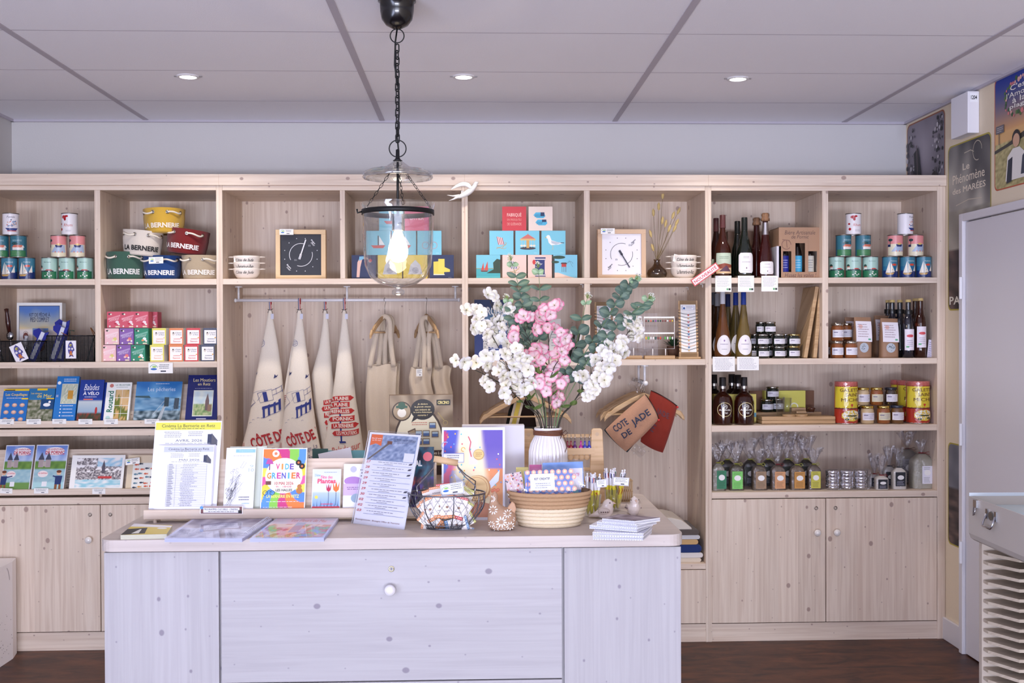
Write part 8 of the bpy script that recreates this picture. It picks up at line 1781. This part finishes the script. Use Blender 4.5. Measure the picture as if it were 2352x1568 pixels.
# ================================================================== VASE AND FLOWERS
VY=3.74;k=VY/F;VX=xat(1259,1100,VY);z_=lambda py:UY(1259,py,VY).z-CZ
t=thing('flower_vase','white ribbed ceramic vase tied with brown cord','vase',(VX,VY,CZ));r1,r2=44*k,31*k;ht=z_(981)
rib=lambda a,z:1+(.028*math.cos(30*a) if z < z_(1004) else 0)
MB().lathe([(0,.001),(r1*.86,0),(r1*.93,.008),(r1,.05),(r1,z_(1060)),(r1*.99,z_(1035)),(r1*.9,z_(1018)),(r2*1.08,z_(1006)),(r2,z_(1000)),(r2,z_(988)),(r2*1.04,ht-.003),(r2*1.0,ht),(r2*.93,ht-.002),(r2*.9,z_(1000)),(r1*.85,.06),(0,.02)],180,(238,232,232),'ceramic',wob=rib).build('vase_body',t)
mb=MB()
for i in range(5):mb.tube([((r2+.003)*math.cos(a),(r2+.003)*math.sin(a),z_(997)+.0035*i+.001*math.sin(2*a+i)) for a in [2*PI*q/24 for q in range(24)]],.0021,6,(118,72,52),'rope',closed=True)
vp=lambda px,py:(xat(px,py,VY)-VX,-.03,UY(px,py,VY).z-CZ)
for P in ([(1290,993),(1298,986),(1302,992),(1294,998),(1288,996)],[(1290,994),(1286,1004),(1282,1017)],[(1291,994),(1297,1010),(1300,1025),(1296,1036),(1289,1044)]):mb.tube([vp(*p) for p in P],.0014,6,(96,58,44),'rope')
mb.build('cord_bow',t)

def petalflower(edge,ctr,n=5,open_=.55,seed=0):
    mb=MB();rr_=random.Random(seed)
    for i in range(n):
        a0=2*PI*i/n+rr_.uniform(-.15,.15);el=open_+rr_.uniform(-.25,.2)
        def f(u,v):
            r=.024*v;w_=.0112*math.sin(PI*min(1,v*.62+.12))**.8*(2*u-1);z=.014*el*v+.004*math.sin(PI*v)-.003*(2*u-1)**2+.0012*math.sin(9*u+5*v);r -= .003*(2*u-1)**2*v
            return (r*math.cos(a0)-w_*math.sin(a0),r*math.sin(a0)+w_*math.cos(a0),z)
        mb.surf(f,4,5,edge,'petal',colfn=lambda u,v:mixc(ctr,edge,max(0,v*2.6-1.7)+max(0,abs(2*u-1)-.6)*.9*v))
    for i in range(6):a=i*1.05;mb.tube([(0,0,0),(.004*math.cos(a),.004*math.sin(a),.008)],.0004,3,(226,216,150),'petal')
    mb.ball((0,0,.003),.0014,(50,46,34),'leaf',6,4);mb.lathe([(.002,-.005),(.003,-.001),(.0005,.001)],6,(70,84,50),'leaf');return mb
def leafmesh(L,W,col,col2):
    mb=MB();mb.surf(lambda u,v:(W*(2*u-1)*math.sin(PI*min(1,v*.93+.04))**.7,.004*(2*u-1)**2-.004*math.sin(PI*v),L*v),6,8,col,'leaf',colfn=lambda u,v:col2 if abs(u-.5) < .1 else col);return mb
def seedhead():
    mb=MB();rr_=random.Random(1)
    for i in range(30):
        a,e=rr_.uniform(0,6.28),rr_.uniform(.2,1.5);d=V((math.cos(a)*math.cos(e),math.sin(a)*math.cos(e),math.sin(e)))*rr_.uniform(.012,.019);mb.tube([(0,0,-.006),d],.0005,3,(150,170,100),'leaf');mb.ball(tuple(d),.0019,(234,232,220),'petal',6,4)
    return mb
PR={}
for nm,mb in (('white',petalflower((232,226,230),(238,232,214),seed=1)),('white2',petalflower((230,226,232),(238,234,220),open_=1.0,seed=2)),('pink',petalflower((222,104,142),(240,212,216),seed=3)),('pink2',petalflower((220,98,134),(240,204,210),open_=1.0,seed=4)),
        ('round',leafmesh(.036,.019,(84,106,94),(112,132,114))),('long',leafmesh(.040,.011,(96,122,104),(118,138,112))),('pale',leafmesh(.026,.012,(150,180,140),(170,196,160))),('green',leafmesh(.040,.012,(84,108,48),(110,130,70))),('seeds',seedhead())):
    o=mb.build(nm);PR[nm]=o.data;bpy.data.objects.remove(o)
zo=lambda cx,cy:(1020+cx/3.564,620+cy/3.564)
BR=[('white','white blossom branch arching to the upper left',.02,[(820,1280),(700,1080),(560,860),(450,640),(340,450),(230,330)]),('white','white blossom branch, upper left, tallest white one',.05,[(800,1280),(680,1020),(540,700),(440,440),(370,230)]),('white','white blossom branch reaching far out to the left',-.06,[(790,1280),(640,1080),(480,940),(320,850),(190,790),(100,735)]),
      ('white','white blossom branch low left of the centre',-.10,[(800,1280),(700,1110),(640,1000),(570,880),(530,760),(590,640)]),('white','white blossom branch arching to the upper right',.0,[(930,1280),(1060,1080),(1200,860),(1340,690),(1470,560),(1540,440),(1500,370)]),('white','white blossom branch spreading right, lower one',-.06,[(940,1280),(1040,1110),(1150,960),(1270,830),(1400,680)]),
      ('pink','pink blossom branch, tallest, in the centre',.0,[(860,1280),(860,900),(855,600),(850,420),(905,290)]),('pink','pink blossom branch leaning right of the centre',-.05,[(880,1280),(850,1000),(900,800),(960,700),(980,540)]),('pink','pink blossom branch in the left centre',-.04,[(830,1280),(800,1000),(780,800),(720,620),(620,420)]),
      ('euc','eucalyptus stem rising straight up in front of the tiles',.06,[(840,1280),(800,900),(780,500),(785,200),(770,-30)]),('euc','eucalyptus stem leaning left, tallest of all',.08,[(830,1280),(760,860),(690,500),(640,260),(600,90),(545,-90)]),('euc','eucalyptus stem at the left with a pale seed head',.04,[(820,1280),(720,900),(640,560),(560,370),(515,235)]),
      ('euc','eucalyptus stem right of centre ending in a seed head',.05,[(900,1280),(980,900),(1070,660),(1120,440),(1175,220)]),('euc','eucalyptus stem arching far right, highest on the right',.02,[(920,1280),(1040,880),(1190,620),(1340,390),(1430,240),(1500,150),(1580,65)]),('euc','eucalyptus stem arching right towards the bracelet stand',-.02,[(920,1280),(1060,950),(1220,680),(1390,490),(1520,370),(1620,290),(1684,225)])]
FW={0:[(230,325),(180,330),(270,320),(310,345),(262,400),(320,380),(275,480),(310,458),(235,470),(350,520),(410,590),(350,440)],1:[(355,205),(400,215),(430,290),(410,420),(460,420),(500,300),(470,470),(400,500),(480,540),(520,600),(430,560),(540,330),(560,480)],2:[(100,740),(165,750),(265,760),(320,735),(350,780),(340,925),(370,955),(330,890)],
      3:[(590,640),(630,650),(500,690),(540,720),(460,790),(450,840),(570,790),(640,740),(690,815),(620,700),(540,880),(510,945),(600,950),(660,960),(720,915),(640,1000),(490,1000),(515,1055),(400,690),(345,700),(480,860),(590,880),(680,720)],
      4:[(1500,370),(1560,420),(1500,450),(1540,500),(1585,480),(1560,555),(1590,540),(1525,400),(1575,440),(1460,570),(1420,620),(1470,620),(1480,675),(1430,700),(1380,660),(1300,655),(1340,620),(1200,735),(1240,725)],5:[(1360,740),(1400,740),(1335,700),(1290,800),(1320,850),(1270,840),(1310,900),(1250,880),(1350,790),(1140,865),(1100,860),(1220,945),(1190,960),(1170,1040),(1200,1010),(1240,980)],
      6:[(825,320),(905,290),(870,360),(790,410),(850,465),(900,485),(830,340),(870,830),(920,850),(820,850),(900,800),(880,870),(930,295),(780,390)],7:[(960,510),(990,560),(940,590),(1005,600),(930,690),(990,730),(960,670),(980,900),(960,930),(970,520),(910,1020),(920,1080),(940,1040),(1000,640)],8:[(620,400),(700,380),(740,490),(590,500),(565,545),(760,640),(820,690),(740,720),(790,740),(700,700),(750,790),(840,920),(780,890),(840,990),(740,760),(800,650),(650,380),(780,930)]}
rr=random.Random(21)
def orient(d,roll):return d.to_track_quat('Z','Y').to_matrix().to_4x4() @ Matrix.Rotation(roll,4,'Z')
def addp(par,data,nm,pos,d,roll,s_):o=bpy.data.objects.new(nm,data);COL.objects.link(o);o.parent=par;m_=orient(d,roll);o.location=pos;o.rotation_euler=m_.to_euler();o.scale=(s_,)*3;return o
for bi,(kd,lb,dy,P) in enumerate(BR):
    n=len(P);Q=[]
    for i,(a,b_) in enumerate(P):px,py=zo(a,b_);f=i/(n-1);Q.append(UY(px,py,VY+dy*f*1.4))
    base=V((VX+(Q[0].x-VX)*.6,VY+rr.uniform(-.02,.02),CZ+.04));t=thing('blossom_branch' if kd != 'euc' else 'eucalyptus_stem',lb+', in the vase','flower' if kd != 'euc' else 'foliage',base,group={'white':'white blossom branches','pink':'pink blossom branches','euc':'eucalyptus stems'}[kd]+' in the vase')
    Q=[base,]+Q;S=[]
    for i in range(len(Q)-1):
        p0,p1,p2,p3=Q[max(i-1,0)],Q[i],Q[i+1],Q[min(i+2,len(Q)-1)]
        for q in range(6):f=q/6;S.append(.5*((2*p1)+(p2-p0)*f+(2*p0-5*p1+4*p2-p3)*f*f+(3*p1-p0-3*p2+p3)*f**3))
    S.append(Q[-1]);m_=len(S);mb=MB();sc_=(54,48,36) if kd == 'white' else ((44,34,30) if kd == 'pink' else (104,130,84))
    mb.tube([p-base for p in S],[(.0024 if kd != 'euc' else .0020)*(1-.6*i/m_) for i in range(m_)],6,sc_,'leaf');fl=[]
    if kd != 'euc':
        for (a,b_) in FW[bi]:
            px,py=zo(a,b_);j=min(range(m_),key=lambda q:(UY(px,py,S[q].y)-S[q]).length);p_=UY(px,py,S[j].y+rr.uniform(-.035,.02));j=max(6,j-3)
            mb.tube([S[j]-base,(S[j].lerp(p_,.5)+V((0,0,.008)))-base,p_-base],.0008,4,sc_,'leaf');d=V((rr.uniform(-1,1),-1,rr.uniform(-.8,.9))).normalized();fl.append((p_-base,d))
    mb.build('stem',t)
    for p_,d in fl:addp(t,PR[kd+('2' if rr.random() < .3 else '')],'flower',p_,d,rr.uniform(0,6),rr.uniform(.84,1.12))
    if kd != 'euc':
        for q in range(2):j=10+4*q+bi % 3;addp(t,PR['green'],'leaf',S[j]-base,V((rr.uniform(-1,1),-.3,rr.uniform(-.2,.8))).normalized(),rr.uniform(-.5,.5),1.0)
    else:
        j=13
        while j < m_-1:
            f=j/m_;nm='pale' if f > .88 else ('round' if (f < .72 or bi == 13) else 'long');a=rr.uniform(-.5,.5)
            for sg in (-1,1):
                d=V((sg*math.cos(a)*.9,-.35+.5*math.sin(a)*sg,rr.uniform(.0,.55))).normalized();addp(t,PR[nm],'leaf',S[j]-base,d,PI/2+rr.uniform(-.75,.75),rr.uniform(.9,1.15)*(1 if nm != 'pale' else .9))
            j += 2 if bi in (9,10,11) and f < .8 else 3
        addp(t,PR['seeds'],'seed_head',S[-1]-base,(S[-1]-S[-2]).normalized(),0,1.0)

# ================================================================== FOREGROUND
wood('pine_slat',True,(192,178,160),(180,164,146),(150,135,125),kn=.4)
FX,FY=1.508,3.20
t=thing('slatted_tray_unit','pale wooden unit of closely stacked slats at the right edge','tray unit',(FX,FY,0));zt=UY(2280,1244,FY).z
MB().box(0,.46,0,.018,0,zt,(186,172,158),'matte').build('back_board',t);MB().box(.44,.458,-.13,0,0,zt,(232,222,214),'matte').build('side_board',t)
z=zt-.030
while z > .1:
    MB().slab([(.004,-.03),(.05,-.125),(.44,-.14),(.44,-.001),(.004,-.001)],z-.005,z+.004,(214,200,184),'pine_slat').build('slat',t);z -= .0288
t=thing('metal_case','beige metal case with chrome clasp and handle, open at the right edge','case',(FX-.034,FY+.01,zt+.0005));h=.135;D=.75
mb=MB();W_=.5;ang=Matrix.Rotation(-.03,4,'Z');mb.T=ang;c_=(188,180,172)
pr=[(0,h),(0,.025),(.006,.01),(.016,.003),(.03,0),(W_-.03,0),(W_,.025),(W_,h)]
mb.prism(pr+[(W_-.003,h),(W_-.003,.006),(.003,.03),(.003,h)],-D,0,c_,'plastic');mb.prism(pr,-.0,.003,c_,'plastic');mb.prism(pr,-D-.003,-D,c_,'plastic');mb.build('case_shell',t)
mb=MB();mb.T=ang;mb.box(.004,W_-.004,-D+.004,-.001,h-.03,h-.026,(196,214,220),'gloss');mb.box(0,W_,-.001,.002,h,h+.010,(206,214,220),'plastic');mb.build('pale_lining',t)
mb=MB();mb.T=ang;mb.box(-.006,0,-.062,-.040,h-.026,h-.004,(200,200,204),'chrome');mb.tube([(-.006,-.058,h-.026),(-.009,-.056,h-.046),(-.009,-.048,h-.050),(-.006,-.044,h-.026)],.002,6,(190,190,196),'chrome');mb.build('clasp',t)
mb=MB();mb.T=ang;mb.tube([(-.004,-.125,h-.032),(-.014,-.123,h-.060),(-.016,-.128,h-.066),(-.016,-.178,h-.066),(-.014,-.183,h-.060),(-.004,-.181,h-.032)],.003,8,(190,190,196),'chrome')
for y in (-.125,-.181):mb.box(-.004,0,y-.006,y+.006,h-.046,h-.018,(180,180,184),'chrome')
mb.T=ang @ Matrix.Translation((-.001,-.153,h-.034)) @ Matrix.Rotation(-PI/2,4,'Y');mb.cyl((0,0,0),.013,.004,8,(150,150,146),'metal');mb.build('case_handle',t)
a,b_=UZ(30,1512,0),UZ(0,1532,0);d=(b_-a).normalized();hb_=UY(30,1290,a.y).z;mb=MB();n_=V((d.y,-d.x,0))
P=[(0,0),(d.x*.3,d.y*.3),(d.x*.3-abs(d.y)*.3,d.y*.3+abs(d.x)*.25),(-abs(d.y)*.3,abs(d.x)*.25)]
P=[(0,0),(-.28,-.02+d.y/abs(d.x or 1)*0),(-.28,.1),(-.02,.1)];P=[(0,0),(-.02,.09),(-.26,.09),(d.x*.26,d.y*.26)]
mb.slab(P,0,hb_,(244,238,240),'matte');fn=lambda u,v,l:(d.x*.26*(1-u)+(-l if 0 else l*.5),d.y*.26*(1-u)-l,v*hb_);s=Sheet(mb,fn,.26,hb_,'matte');rr=random.Random(6)
for i in range(26):s.circ(1-rr.uniform(.02,.6),rr.uniform(.08,.5),rr.uniform(.004,.010),(120,112,116),n=8)
s.arc(.55,.82,.34,.05,.8,.02,(196,188,192))
tagit(mb.build('perforated_bin',None,a),'white perforated box standing on the floor at the left frame edge','box')
